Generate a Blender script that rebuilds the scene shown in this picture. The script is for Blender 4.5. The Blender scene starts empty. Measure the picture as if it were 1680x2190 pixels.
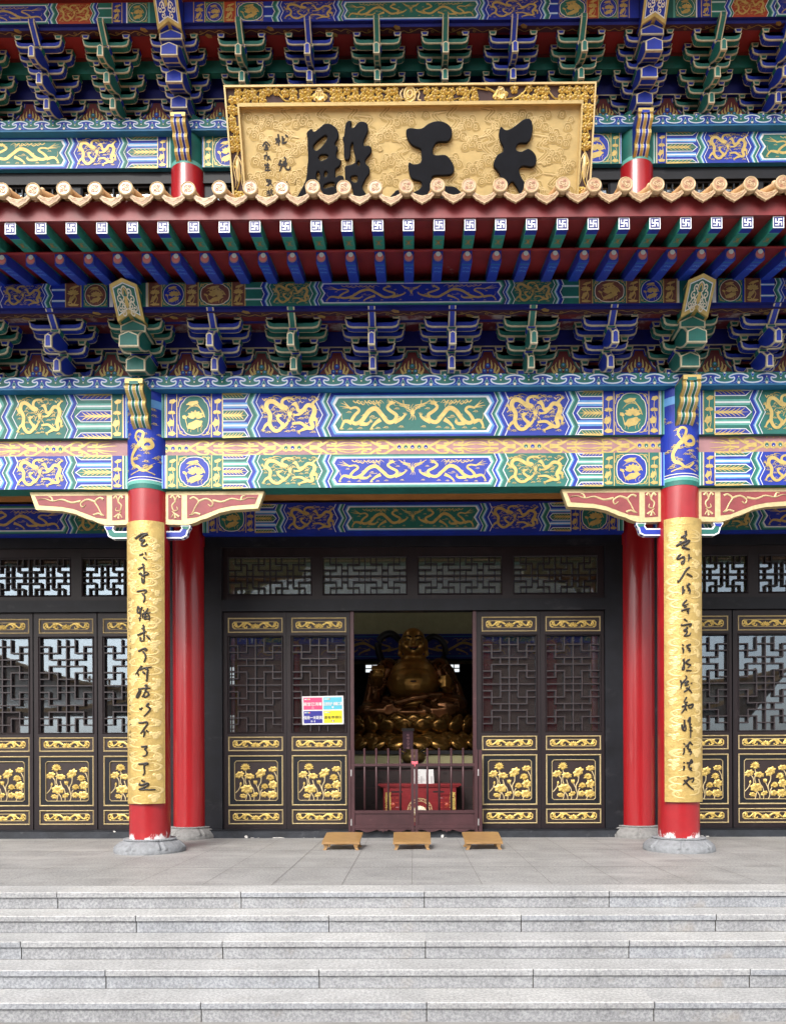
import bpy, bmesh, math, random
from mathutils import Matrix, Vector
R = math.radians
random.seed(7)
sc = bpy.context.scene
COL = sc.collection
# ---------------------------------------------------------------- camera
EYE = 1.17
F_PX, CX, CY = 1618.0, 873.0, 1625.0        # focal length and principal point on a 1680 x 2190 picture
YAW, ROLL = R(0.39), R(0.2)
cam = bpy.data.cameras.new('camera')
camo = bpy.data.objects.new('camera', cam)
COL.objects.link(camo)
rt = Vector((math.cos(YAW), math.sin(YAW), 0))
fw = Vector((-math.sin(YAW), math.cos(YAW), 0))
up = Vector((0, 0, 1))
c_r = rt * math.cos(ROLL) - up * math.sin(ROLL)
c_u = rt * math.sin(ROLL) + up * math.cos(ROLL)
M = Matrix((c_r, c_u, -fw)).transposed().to_4x4()
M.translation = (0, 0, EYE)
camo.matrix_world = M
cam.sensor_fit = 'HORIZONTAL'
cam.sensor_width = 36
cam.lens = 36 * F_PX / 1680
cam.shift_x = -(CX - 840) / 1680
cam.shift_y = (CY - 1095) / 1680
cam.clip_start = 0.1
cam.clip_end = 3000
sc.camera = camo
# ---------------------------------------------------------------- sky, sun, exposure
SUN_EL, SUN_AZ = 41, 200                     # overcast: a wide soft sun high in front of the hall
w = bpy.data.worlds.new('World')
sc.world = w
w.use_nodes = True
nt = w.node_tree
sky = nt.nodes.new('ShaderNodeTexSky')
sky.sky_type = 'NISHITA'
sky.sun_disc = False
sky.sun_elevation = R(SUN_EL)
sky.sun_rotation = R(SUN_AZ)
sky.dust_density = 4
hs = nt.nodes.new('ShaderNodeHueSaturation')
hs.inputs['Saturation'].default_value = 0.28
bg = nt.nodes['Background']
bg.inputs['Strength'].default_value = 0.15
nt.links.new(sky.outputs[0], hs.inputs['Color'])
nt.links.new(hs.outputs[0], bg.inputs['Color'])
sl = bpy.data.lights.new('sun', 'SUN')
sl.energy = 1.3
sl.angle = R(22)
sl.color = (1, 0.96, 0.9)
so = bpy.data.objects.new('sun', sl)
COL.objects.link(so)
dv = Vector((math.sin(R(SUN_AZ)) * math.cos(R(SUN_EL)), math.cos(R(SUN_AZ)) * math.cos(R(SUN_EL)), math.sin(R(SUN_EL))))
so.rotation_euler = dv.to_track_quat('Z', 'Y').to_euler()
vs = sc.view_settings
vs.view_transform = 'Standard'
vs.look = 'None'
vs.gamma = 1
vs.exposure = 0.9
try:
    sc.cycles.max_bounces = 7
    sc.cycles.transparent_max_bounces = 8
    sc.cycles.caustics_reflective = False
    sc.cycles.caustics_refractive = False
    sc.cycles.use_denoising = True
except Exception:
    pass

# ---------------------------------------------------------------- measuring: a picture point at a given distance
def ray(px, py):
    a = (px - CX) / F_PX
    b = (CY - py) / F_PX
    x = a * math.cos(ROLL) + b * math.sin(ROLL)
    z = -a * math.sin(ROLL) + b * math.cos(ROLL)
    return rt * x + fw + up * z
def at(px, py, Y):
    r = ray(px, py)
    return Vector((0, 0, EYE)) + r * (Y / r.y)
def ZZ(py, Y):
    return EYE + (CY - py) * Y / F_PX

# ---------------------------------------------------------------- materials
MATS = {}
def mat(name, col, rough=0.5, metal=0.0, var=0.12, vscale=6.0, bump=0.0, bscale=40.0, coat=0.0, stretch=None, spec=0.5):
    m = bpy.data.materials.new(name)
    m.use_nodes = True
    n = m.node_tree
    b = n.nodes['Principled BSDF']
    b.inputs['Roughness'].default_value = rough
    b.inputs['Metallic'].default_value = metal
    b.inputs['Specular IOR Level'].default_value = spec
    if coat:
        b.inputs['Coat Weight'].default_value = coat
        b.inputs['Coat Roughness'].default_value = 0.12
    tc = n.nodes.new('ShaderNodeTexCoord')
    mp = n.nodes.new('ShaderNodeMapping')
    if stretch:
        mp.inputs['Scale'].default_value = stretch
    n.links.new(tc.outputs['Object'], mp.inputs['Vector'])
    ns = n.nodes.new('ShaderNodeTexNoise')
    ns.inputs['Scale'].default_value = vscale
    ns.inputs['Detail'].default_value = 6
    ns.inputs['Roughness'].default_value = 0.65
    n.links.new(mp.outputs[0], ns.inputs['Vector'])
    rp = n.nodes.new('ShaderNodeValToRGB')
    lo = [max(0, c * (1 - var * 1.6)) for c in col]
    hi = [min(1, c * (1 + var)) for c in col]
    rp.color_ramp.elements[0].position = 0.3
    rp.color_ramp.elements[1].position = 0.7
    rp.color_ramp.elements[0].color = (*lo, 1)
    rp.color_ramp.elements[1].color = (*hi, 1)
    n.links.new(ns.outputs['Fac'], rp.inputs['Fac'])
    n.links.new(rp.outputs[0], b.inputs['Base Color'])
    if bump:
        n2 = n.nodes.new('ShaderNodeTexNoise')
        n2.inputs['Scale'].default_value = bscale
        n2.inputs['Detail'].default_value = 4
        n.links.new(mp.outputs[0], n2.inputs['Vector'])
        bp = n.nodes.new('ShaderNodeBump')
        bp.inputs['Strength'].default_value = bump
        bp.inputs['Distance'].default_value = 0.02
        n.links.new(n2.outputs['Fac'], bp.inputs['Height'])
        n.links.new(bp.outputs[0], b.inputs['Normal'])
    MATS[name] = m
    return m
def overlay(m, col, scale, lo, hi, stretch=(1, 1, 1), zfade=None, rough=None):
    """Lay a patchy second coat (stain, worn spots) with a shape of its own over a material."""
    n = m.node_tree
    b = n.nodes['Principled BSDF']
    src = b.inputs['Base Color'].links[0].from_socket
    tc = n.nodes.new('ShaderNodeTexCoord')
    mp = n.nodes.new('ShaderNodeMapping')
    mp.inputs['Scale'].default_value = stretch
    n.links.new(tc.outputs['Object'], mp.inputs['Vector'])
    ns = n.nodes.new('ShaderNodeTexNoise')
    ns.inputs['Scale'].default_value = scale
    ns.inputs['Detail'].default_value = 8
    ns.inputs['Roughness'].default_value = 0.7
    n.links.new(mp.outputs[0], ns.inputs['Vector'])
    fac = ns.outputs['Fac']
    if zfade:
        sp = n.nodes.new('ShaderNodeSeparateXYZ')
        n.links.new(tc.outputs['Object'], sp.inputs[0])
        mr = n.nodes.new('ShaderNodeMapRange')
        mr.inputs['From Min'].default_value = zfade[0]
        mr.inputs['From Max'].default_value = zfade[1]
        mr.inputs['To Min'].default_value = zfade[2]
        mr.inputs['To Max'].default_value = zfade[3]
        n.links.new(sp.outputs['Z'], mr.inputs['Value'])
        ad = n.nodes.new('ShaderNodeMath')
        ad.operation = 'ADD'
        n.links.new(fac, ad.inputs[0])
        n.links.new(mr.outputs[0], ad.inputs[1])
        fac = ad.outputs[0]
    m2 = n.nodes.new('ShaderNodeMapRange')
    m2.inputs['From Min'].default_value = lo
    m2.inputs['From Max'].default_value = hi
    n.links.new(fac, m2.inputs['Value'])
    mx = n.nodes.new('ShaderNodeMix')
    mx.data_type = 'RGBA'
    n.links.new(m2.outputs[0], mx.inputs['Factor'])
    n.links.new(src, mx.inputs['A'])
    mx.inputs['B'].default_value = (*col, 1)
    n.links.new(mx.outputs['Result'], b.inputs['Base Color'])
    return m

mat('blue', (0.008, 0.032, 0.37), 0.5, var=0.18, vscale=3)
mat('azure', (0.02, 0.17, 0.36), 0.5, var=0.12)
mat('lightblue', (0.13, 0.36, 0.72), 0.5)
mat('green', (0.014, 0.16, 0.13), 0.5, var=0.18, vscale=3)
mat('lightgreen', (0.13, 0.42, 0.36), 0.5)
mat('white', (0.78, 0.8, 0.82), 0.5, var=0.04)
mat('cream', (0.8, 0.74, 0.6), 0.5, var=0.05)
mat('gold', (0.62, 0.455, 0.15), 0.42, 0.25, var=0.15, vscale=14)
mat('golddark', (0.4, 0.25, 0.07), 0.5, 0.3, var=0.2, vscale=14)
mat('navy', (0.008, 0.013, 0.17), 0.5, var=0.2)
mat('trim', (0.64, 0.56, 0.38), 0.5, 0.1, var=0.15, vscale=12)
mat('pink', (0.43, 0.22, 0.23), 0.5, var=0.1, vscale=4)
mat('maroon', (0.13, 0.012, 0.015), 0.5, var=0.25, vscale=2.5)
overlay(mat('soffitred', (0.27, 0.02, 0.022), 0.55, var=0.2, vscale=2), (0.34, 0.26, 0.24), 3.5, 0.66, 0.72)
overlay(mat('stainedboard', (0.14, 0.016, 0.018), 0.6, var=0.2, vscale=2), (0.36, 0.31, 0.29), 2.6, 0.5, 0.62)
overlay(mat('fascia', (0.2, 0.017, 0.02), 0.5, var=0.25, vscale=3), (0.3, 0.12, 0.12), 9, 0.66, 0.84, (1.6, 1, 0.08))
overlay(mat('brownleaf', (0.16, 0.06, 0.045), 0.5), (0.3, 0.12, 0.08), 8, 0.5, 0.7)
mat('orangered', (0.42, 0.06, 0.03), 0.5)
overlay(mat('red', (0.36, 0.009, 0.014), 0.3, var=0.14, vscale=2, coat=0.5, stretch=(1, 1, 0.2)), (0.42, 0.07, 0.07), 5, 0.6, 0.8, (1.5, 1.5, 0.12))
overlay(mat('redworn', (0.38, 0.012, 0.018), 0.32, var=0.14, vscale=2, coat=0.4), (0.85, 0.8, 0.8), 7, 0.93, 1.0, (1, 1, 0.5), (0.17, 0.42, 0.47, 0.12))
mat('relieffill', (0.27, 0.05, 0.055), 0.5, var=0.15)
overlay(mat('wood', (0.015, 0.009, 0.011), 0.45, var=0.3, vscale=3, stretch=(1, 1, 0.15), spec=0.35), (0.028, 0.021, 0.022), 5, 0.56, 0.75)
overlay(mat('blackwood', (0.008, 0.009, 0.013), 0.5, var=0.3, vscale=3, spec=0.3), (0.035, 0.035, 0.04), 4, 0.58, 0.75, (0.5, 1, 1))
overlay(mat('threshold', (0.022, 0.026, 0.034), 0.55, var=0.3, vscale=4, bump=0.5, bscale=9), (0.07, 0.075, 0.085), 7, 0.58, 0.7)
mat('latticewood', (0.035, 0.025, 0.028), 0.45, var=0.2)
mat('panel', (0.022, 0.012, 0.012), 0.5, var=0.2)
mat('carvegold', (0.72, 0.52, 0.15), 0.38, 0.35, var=0.2, vscale=25, bump=0.25, bscale=60)
mat('carveline', (0.64, 0.51, 0.27), 0.45, 0.2, var=0.12, vscale=20)
mat('plaquegold', (0.62, 0.46, 0.2), 0.42, 0.35, var=0.1, vscale=6, bump=0.05, bscale=30)
mat('plaquecloud', (0.43, 0.3, 0.105), 0.5, 0.35, var=0.12, vscale=8)
mat('plaqueline', (0.72, 0.55, 0.27), 0.4, 0.3, var=0.05)
mat('boardgold', (0.6, 0.42, 0.14), 0.4, 0.4, var=0.14, vscale=9, bump=0.3, bscale=26)
mat('boardcloud', (0.74, 0.56, 0.24), 0.4, 0.3, var=0.08, vscale=9)
mat('ink', (0.006, 0.007, 0.011), 0.55, var=0.2, spec=0.14)
mat('inkbrown', (0.013, 0.009, 0.007), 0.5, var=0.2)
overlay(mat('tile', (0.42, 0.235, 0.12), 0.3, var=0.12, vscale=18, coat=0.3), (0.6, 0.22, 0.12), 20, 0.6, 0.75)
mat('tilelight', (0.6, 0.43, 0.24), 0.35, var=0.1, vscale=18)
mat('tiledark', (0.34, 0.13, 0.07), 0.5, var=0.2, vscale=18)
mat('roofglaze', (0.45, 0.25, 0.1), 0.35, var=0.25, vscale=4)
mat('stone', (0.25, 0.262, 0.278), 0.75, var=0.16, vscale=18, bump=0.5, bscale=30)
mat('stonewarm', (0.25, 0.248, 0.242), 0.75, var=0.16, vscale=18, bump=0.5, bscale=30)
mat('orangewood', (0.36, 0.15, 0.035), 0.5, var=0.2, vscale=3)
mat('yellowwall', (0.4, 0.37, 0.2), 0.8, var=0.08)
overlay(mat('gatewood', (0.055, 0.019, 0.023), 0.45, var=0.2, vscale=3), (0.15, 0.08, 0.08), 9, 0.62, 0.74, (0.6, 1, 2))
overlay(mat('stoolwood', (0.33, 0.19, 0.075), 0.4, var=0.14, vscale=9, stretch=(1, 4, 4), coat=0.2), (0.3, 0.15, 0.05), 12, 0.6, 0.8)
mat('pinkribbon', (0.75, 0.12, 0.16), 0.6)
mat('statuegold', (0.52, 0.28, 0.07), 0.28, 0.65, var=0.15, vscale=4)
mat('statuedark', (0.2, 0.085, 0.03), 0.22, 0.7, var=0.3, vscale=5)
mat('throne', (0.26, 0.135, 0.035), 0.2, 0.8, var=0.25, vscale=6)
mat('bronze', (0.2, 0.14, 0.05), 0.3, 0.8, var=0.25)
mat('blackiron', (0.01, 0.01, 0.012), 0.4)
mat('boxred', (0.2, 0.012, 0.016), 0.4, var=0.15)
mat('purple', (0.05, 0.012, 0.03), 0.6)
mat('paper', (0.64, 0.64, 0.64), 0.7, var=0.04)
mat('grayink', (0.35, 0.35, 0.36), 0.7)
mat('metal', (0.6, 0.6, 0.6), 0.4, 0.8)
for nm, c in dict(postpink=(0.62, 0.06, 0.17), postteal=(0.09, 0.44, 0.56), postnavy=(0.02, 0.02, 0.24), postyellow=(0.8, 0.7, 0.02), postink=(0.12, 0.1, 0.01)).items():
    mat(nm, c, 0.45, var=0.03)
def granite(name, c):
    m = mat(name, c, 0.62, var=0.14, vscale=1.6)
    n = m.node_tree
    b = n.nodes['Principled BSDF']
    src = b.inputs['Base Color'].links[0].from_socket
    tc = n.nodes.new('ShaderNodeTexCoord')
    a = n.nodes.new('ShaderNodeTexNoise')
    a.inputs['Scale'].default_value = 42
    a.inputs['Detail'].default_value = 5
    a.inputs['Roughness'].default_value = 0.8
    n.links.new(tc.outputs['Object'], a.inputs['Vector'])
    r = n.nodes.new('ShaderNodeValToRGB')
    e = r.color_ramp.elements
    e[0].position, e[0].color = 0.4, (0.62, 0.62, 0.64, 1)
    e[1].position, e[1].color = 0.6, (1.18, 1.18, 1.18, 1)
    n.links.new(a.outputs['Fac'], r.inputs['Fac'])
    mx = n.nodes.new('ShaderNodeMix')
    mx.data_type = 'RGBA'
    mx.blend_type = 'MULTIPLY'
    mx.inputs['Factor'].default_value = 1
    n.links.new(src, mx.inputs['A'])
    n.links.new(r.outputs[0], mx.inputs['B'])
    n.links.new(mx.outputs['Result'], b.inputs['Base Color'])
    return m
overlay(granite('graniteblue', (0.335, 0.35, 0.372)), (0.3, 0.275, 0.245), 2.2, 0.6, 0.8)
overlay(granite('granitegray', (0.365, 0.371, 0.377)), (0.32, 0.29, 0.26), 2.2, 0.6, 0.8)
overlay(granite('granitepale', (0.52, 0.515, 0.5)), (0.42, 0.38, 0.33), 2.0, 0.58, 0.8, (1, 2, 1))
overlay(granite('graniterisershade', (0.33, 0.338, 0.35)), (0.28, 0.255, 0.225), 2.4, 0.58, 0.8)  # darker than the treads: shade of the upright face put into the colour
overlay(granite('granitetreadlit', (0.47, 0.468, 0.46)), (0.4, 0.37, 0.33), 1.7, 0.58, 0.8, (1, 2, 1))  # paler than the risers: light from above put into the colour
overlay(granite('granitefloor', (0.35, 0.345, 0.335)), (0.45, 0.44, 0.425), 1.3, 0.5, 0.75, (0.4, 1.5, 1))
overlay(mat('ground', (0.3, 0.29, 0.28), 0.8, var=0.2, vscale=0.7), (0.22, 0.21, 0.2), 3, 0.5, 0.7)
mat('joint', (0.045, 0.038, 0.03), 0.9)
mat('teal', (0.02, 0.25, 0.19), 0.5, var=0.12)
mat('rafterblue', (0.012, 0.05, 0.46), 0.5, var=0.15)
mat('blush', (0.72, 0.2, 0.2), 0.5, var=0.05)
mat('darkground', (0.05, 0.018, 0.016), 0.6)
mat('joinlight', (0.2, 0.19, 0.18), 0.9)
mat('peel', (0.7, 0.68, 0.64), 0.8, var=0.1)
mat('plasterred', (0.42, 0.24, 0.19), 0.7)
mat('sideroof', (0.09, 0.055, 0.025), 0.5, var=0.3, vscale=3)
def glassmat(name, k):
    g = bpy.data.materials.new(name)
    g.use_nodes = True
    n = g.node_tree
    n.nodes.clear()
    o = n.nodes.new('ShaderNodeOutputMaterial')
    t = n.nodes.new('ShaderNodeBsdfTransparent')
    t.inputs[0].default_value = (0.75, 0.78, 0.78, 1)
    gl = n.nodes.new('ShaderNodeBsdfGlossy')
    gl.inputs['Roughness'].default_value = 0.015
    gl.inputs['Color'].default_value = (0.72, 0.86, 1, 1)
    ns = n.nodes.new('ShaderNodeTexNoise')
    ns.inputs['Scale'].default_value = 1.1
    bp = n.nodes.new('ShaderNodeBump')
    bp.inputs['Strength'].default_value = 0.006
    n.links.new(ns.outputs['Fac'], bp.inputs['Height'])
    n.links.new(bp.outputs[0], gl.inputs['Normal'])
    mx = n.nodes.new('ShaderNodeMixShader')
    mx.inputs[0].default_value = k
    n.links.new(t.outputs[0], mx.inputs[1])
    n.links.new(gl.outputs[0], mx.inputs[2])
    df = n.nodes.new('ShaderNodeBsdfDiffuse')
    df.inputs['Color'].default_value = (0.3, 0.26, 0.24, 1)
    m2 = n.nodes.new('ShaderNodeMixShader')     # pale diffuse share added to brighten the pane, standing in for hazy reflection
    m2.inputs[0].default_value = 0.035
    n.links.new(mx.outputs[0], m2.inputs[1])
    n.links.new(df.outputs[0], m2.inputs[2])
    n.links.new(m2.outputs[0], o.inputs[0])
    MATS[name] = g
glassmat('glass', 0.16)

# ---------------------------------------------------------------- mesh builder
def spline(p, n=5, closed=False):
    """Catmull-Rom through the points of a flat or paired list."""
    if not isinstance(p[0], (tuple, list)):
        p = [(p[i], p[i + 1]) for i in range(0, len(p), 2)]
    if len(p) < 3:
        return list(p)
    out = []
    L = len(p)
    for i in range(L if closed else L - 1):
        if closed:
            a, b, c, d = p[i - 1], p[i], p[(i + 1) % L], p[(i + 2) % L]
        else:
            a, b, c, d = p[max(i - 1, 0)], p[i], p[i + 1], p[min(i + 2, L - 1)]
        for k in range(n):
            t = k / n
            q = []
            for j in range(2):
                q.append(0.5 * (2 * b[j] + (c[j] - a[j]) * t + (2 * a[j] - 5 * b[j] + 4 * c[j] - d[j]) * t * t + (3 * b[j] - a[j] - 3 * c[j] + d[j]) * t ** 3))
            out.append(tuple(q))
    if not closed:
        out.append(tuple(p[-1]))
    return out
def inset(poly, d):
    """Offset a counter-clockwise polygon inwards by d."""
    out = []
    n = len(poly)
    for i in range(n):
        a, b, c = poly[i - 1], poly[i], poly[(i + 1) % n]
        e1 = (b[0] - a[0], b[1] - a[1])
        e2 = (c[0] - b[0], c[1] - b[1])
        l1 = math.hypot(*e1) or 1e-9
        l2 = math.hypot(*e2) or 1e-9
        n1 = (-e1[1] / l1, e1[0] / l1)
        n2 = (-e2[1] / l2, e2[0] / l2)
        k = 1 + n1[0] * n2[0] + n1[1] * n2[1]
        k = max(k, 0.35)
        out.append((b[0] + d * (n1[0] + n2[0]) / k, b[1] + d * (n1[1] + n2[1]) / k))
    return out
def area(p):
    return sum(p[i - 1][0] * p[i][1] - p[i][0] * p[i - 1][1] for i in range(len(p))) / 2
def ccw(p):
    return list(p) if area(p) > 0 else list(reversed(p))

def front(Y, x0=0.0, z0=0.0, sx=1.0):
    """Flat frame that faces the viewer (-Y): u to the right, v up, h towards the viewer."""
    return lambda u, v, h=0.0: (x0 + u * sx, Y - h, z0 + v)

class MB:
    def __init__(self):
        self.v, self.f, self.m, self.names, self.sm = [], [], [], [], []
        self.mp = lambda u, v, h=0.0: (u, v, h)
        self.n = 0
    def e(self):
        self.n += 1
        return (self.n % 23) * 0.00003
    def mi(self, name):
        if name not in self.names:
            self.names.append(name)
        return self.names.index(name)
    def face(self, pts, m, smooth=False):
        k = len(self.v)
        self.v += [tuple(p) for p in pts]
        self.f.append(tuple(range(k, k + len(pts))))
        self.m.append(self.mi(m))
        self.sm.append(smooth)
    # flat paint on the current frame
    def poly(self, pts, m, h=0.003):
        h += self.e()
        self.face([self.mp(u, v, h) for u, v in pts], m)
    def rect(self, u0, v0, u1, v1, m, h=0.003):
        self.poly([(u0, v0), (u1, v0), (u1, v1), (u0, v1)], m, h)
    def disc(self, u, v, r, m, h=0.003, n=12, ry=None, dome=0.0):
        ry = ry or r
        h += self.e() if dome else 0
        pts = [(u + r * math.cos(i * 2 * math.pi / n), v + ry * math.sin(i * 2 * math.pi / n)) for i in range(n)]
        if dome:
            c = self.mp(u, v, h + dome)
            for i in range(n):
                self.face([self.mp(*pts[i - 1], h), self.mp(*pts[i], h), c], m, True)
        else:
            self.poly(pts, m, h)
    def stroke(self, p, w0, m, h=0.003, w1=None, n=5, rise=0.0, tip=0.0, closed=False, mid=None):
        """Ribbon along a spline, width w0 -> (mid) -> w1; rise gives it a rounded back."""
        h += self.e()
        q = spline(p, n, closed)
        if closed:
            q = q + [q[0]]
        w1 = w0 if w1 is None else w1
        N = len(q)
        L, Cc, Rr = [], [], []
        for i, (x, y) in enumerate(q):
            a = q[max(i - 1, 0)]
            b = q[min(i + 1, N - 1)]
            if closed and i in (0, N - 1):
                a, b = q[-2], q[1]
            dx, dy = b[0] - a[0], b[1] - a[1]
            l = math.hypot(dx, dy) or 1e-9
            t = i / (N - 1)
            ww = (w0 + (w1 - w0) * t) if mid is None else ((w0 + (mid - w0) * t * 2) if t < 0.5 else (mid + (w1 - mid) * (t * 2 - 1)))
            ww *= 0.5
            h += 0.000002
            L.append(self.mp(x - dy / l * ww, y + dx / l * ww, h))
            Rr.append(self.mp(x + dy / l * ww, y - dx / l * ww, h))
            Cc.append(self.mp(x, y, h + rise))
        k = len(self.v)
        mi = self.mi(m)
        if rise:
            for i in range(N):
                self.v += [L[i], Cc[i], Rr[i]]
            for i in range(N - 1):
                a = k + 3 * i
                self.f += [(a, a + 1, a + 4, a + 3), (a + 1, a + 2, a + 5, a + 4)]
                self.m += [mi, mi]
                self.sm += [True, True]
        else:
            for i in range(N):
                self.v += [L[i], Rr[i]]
            for i in range(N - 1):
                a = k + 2 * i
                self.f.append((a, a + 1, a + 3, a + 2))
                self.m.append(mi)
                self.sm.append(False)
    def outline(self, pts, w, m, h=0.004):
        p = ccw(pts)
        q = inset(p, w)
        n = len(p)
        for i in range(n):
            self.face([self.mp(*p[i - 1], h), self.mp(*p[i], h), self.mp(*q[i], h), self.mp(*q[i - 1], h)], m)
    def petal(self, x, y, ang, l, w, m, h=0.004, dome=0.0):
        c, s = math.cos(ang), math.sin(ang)
        P = [(0, 0), (0.35, 0.5), (0.7, 0.42), (1, 0), (0.7, -0.42), (0.35, -0.5)]
        pts = [(x + c * a * l - s * b * w, y + s * a * l + c * b * w) for a, b in P]
        if dome:
            cc = self.mp(x + c * 0.5 * l, y + s * 0.5 * l, h + dome)
            for i in range(6):
                self.face([self.mp(*pts[i - 1], h), self.mp(*pts[i], h), cc], m, True)
        else:
            self.poly(pts, m, h)
    def blob(self, x, y, rx, ry, ang, m, h=0.004, dome=0.0, lobes=5, amp=0.12, n=20):
        c, s = math.cos(ang), math.sin(ang)
        pts = []
        for i in range(n):
            t = i * 2 * math.pi / n
            k = 1 + amp * math.sin(lobes * t + x * 31 + y * 17)
            a, b = rx * k * math.cos(t), ry * k * math.sin(t)
            pts.append((x + c * a - s * b, y + s * a + c * b))
        if dome:
            cc = self.mp(x, y, h + dome * 0.45)
            mids = [(x + (p[0] - x) * 0.6, y + (p[1] - y) * 0.6) for p in pts]
            for i in range(n):
                self.face([self.mp(*pts[i - 1], h), self.mp(*pts[i], h), self.mp(*mids[i], h + dome), self.mp(*mids[i - 1], h + dome)], m, True)
                self.face([self.mp(*mids[i - 1], h + dome), self.mp(*mids[i], h + dome), cc], m, True)
        else:
            self.poly(pts, m, h)
    def spiral(self, x, y, r, m, w, h=0.004, turns=1.6, a0=0.0, sgn=1, rise=0.0):
        n = int(10 * turns)
        p = [(x + r * (1 - 0.85 * i / n) * math.cos(a0 + sgn * i * 2 * math.pi * turns / n), y + r * (1 - 0.85 * i / n) * math.sin(a0 + sgn * i * 2 * math.pi * turns / n)) for i in range(n + 1)]
        self.stroke(p, w, m, h, n=1, rise=rise)
    # solids
    def box(self, x0, x1, y0, y1, z0, z1, m, bev=0.0):
        p = [(x0, y0, z0), (x1, y0, z0), (x1, y1, z0), (x0, y1, z0), (x0, y0, z1), (x1, y0, z1), (x1, y1, z1), (x0, y1, z1)]
        k = len(self.v)
        self.v += p
        self.f += [tuple(k + i for i in q) for q in ((0, 3, 2, 1), (4, 5, 6, 7), (0, 1, 5, 4), (1, 2, 6, 5), (2, 3, 7, 6), (3, 0, 4, 7))]
        self.m += [self.mi(m)] * 6
        self.sm += [False] * 6
    def hexa(self, p, m):
        """Eight corners, bottom ring then top ring."""
        k = len(self.v)
        self.v += [tuple(q) for q in p]
        self.f += [tuple(k + i for i in q) for q in ((0, 3, 2, 1), (4, 5, 6, 7), (0, 1, 5, 4), (1, 2, 6, 5), (2, 3, 7, 6), (3, 0, 4, 7))]
        self.m += [self.mi(m)] * 6
        self.sm += [False] * 6
    def prism(self, poly, fa, fb, fill, trim=None, t=0.014, ends=(True, True)):
        """Extrude a 2D polygon from map fa to map fb; with trim, every large face gets a painted edge line."""
        p = ccw(poly)
        n = len(p)
        A = [Vector(fa(*q)) for q in p]
        B = [Vector(fb(*q)) for q in p]
        cen = sum(A + B, Vector()) / (2 * n)
        faces = [(A, ends[0]), (B, ends[1])]
        for i in range(n):
            faces.append(([A[i - 1], A[i], B[i], B[i - 1]], True))
        for fi, (pts, on) in enumerate(faces):
            if not on:
                continue
            if not trim:
                self.face(pts, fill)
                continue
            if fi < 2:
                q = inset(p, t)
                nrm = (A[0] - B[0]).normalized() if fi == 0 else (B[0] - A[0]).normalized()
                self.face(pts, trim)
                f = fa if fi == 0 else fb
                self.face([Vector(f(*z)) + nrm * 0.0025 for z in q], fill)
            else:
                e1 = (pts[1] - pts[0])
                e2 = (pts[3] - pts[0])
                if e1.length < 2.6 * t and e2.length > 2.6 * t and t < 0.0165:
                    b = e2.normalized() * t      # short facet of a rounded end: lines only along its two rims
                    nrm = e1.cross(e2).normalized()
                    if nrm.dot((pts[0] + pts[2]) / 2 - cen) < 0:
                        nrm = -nrm
                    self.face(pts, trim)
                    self.face([pts[0] + b + nrm * 0.0025, pts[1] + b + nrm * 0.0025, pts[2] - b + nrm * 0.0025, pts[3] - b + nrm * 0.0025], fill)
                    continue
                if e1.length < 2.6 * t or e2.length < 2.6 * t:
                    self.face(pts, fill if e1.length * e2.length < 0.002 else trim)
                    continue
                nrm = e1.cross(e2).normalized()
                if nrm.dot((pts[0] + pts[2]) / 2 - cen) < 0:
                    nrm = -nrm
                a, b = e1.normalized() * t, e2.normalized() * t
                if t < 0.0165:
                    a = a * 0.0
                self.face(pts, trim)
                self.face([pts[0] + a + b + nrm * 0.0025, pts[1] - a + b + nrm * 0.0025, pts[2] - a - b + nrm * 0.0025, pts[3] + a - b + nrm * 0.0025], fill)
    def lathe(self, prof, cx, cy, m, n=32, a0=0, a1=2 * math.pi, wob=None, smooth=True):
        k = len(self.v)
        full = abs(a1 - a0 - 2 * math.pi) < 1e-6
        cols = n if full else n + 1
        mi = self.mi(m)
        for i in range(cols):
            a = a0 + (a1 - a0) * i / n
            for r, z in prof:
                rr = r * (wob(a, z) if wob else 1)
                self.v.append((cx + rr * math.cos(a), cy + rr * math.sin(a), z))
        P = len(prof)
        for i in range(n):
            j = (i + 1) % cols
            for t in range(P - 1):
                self.f.append((k + i * P + t, k + j * P + t, k + j * P + t + 1, k + i * P + t + 1))
                self.m.append(mi)
                self.sm.append(smooth)
    def tube(self, pts, r, m, n=8, r1=None, cap=True):
        pts = [Vector(p) for p in pts]
        r1 = r if r1 is None else r1
        k = len(self.v)
        N = len(pts)
        ref = Vector((0, 0, 1))
        for i, p in enumerate(pts):
            t = (pts[min(i + 1, N - 1)] - pts[max(i - 1, 0)]).normalized()
            rf = ref if abs(t.dot(ref)) < 0.95 else Vector((1, 0, 0))
            a = t.cross(rf).normalized()
            b = t.cross(a)
            rr = r + (r1 - r) * i / max(N - 1, 1)
            for j in range(n):
                an = j * 2 * math.pi / n
                self.v.append(tuple(p + a * rr * math.cos(an) + b * rr * math.sin(an)))
        mi = self.mi(m)
        for i in range(N - 1):
            for j in range(n):
                j2 = (j + 1) % n
                self.f.append((k + i * n + j, k + i * n + j2, k + (i + 1) * n + j2, k + (i + 1) * n + j))
                self.m.append(mi)
                self.sm.append(True)
        if cap:
            self.f.append(tuple(k + j for j in reversed(range(n))))
            self.f.append(tuple(k + (N - 1) * n + j for j in range(n)))
            self.m += [mi, mi]
            self.sm += [False, False]
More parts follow.
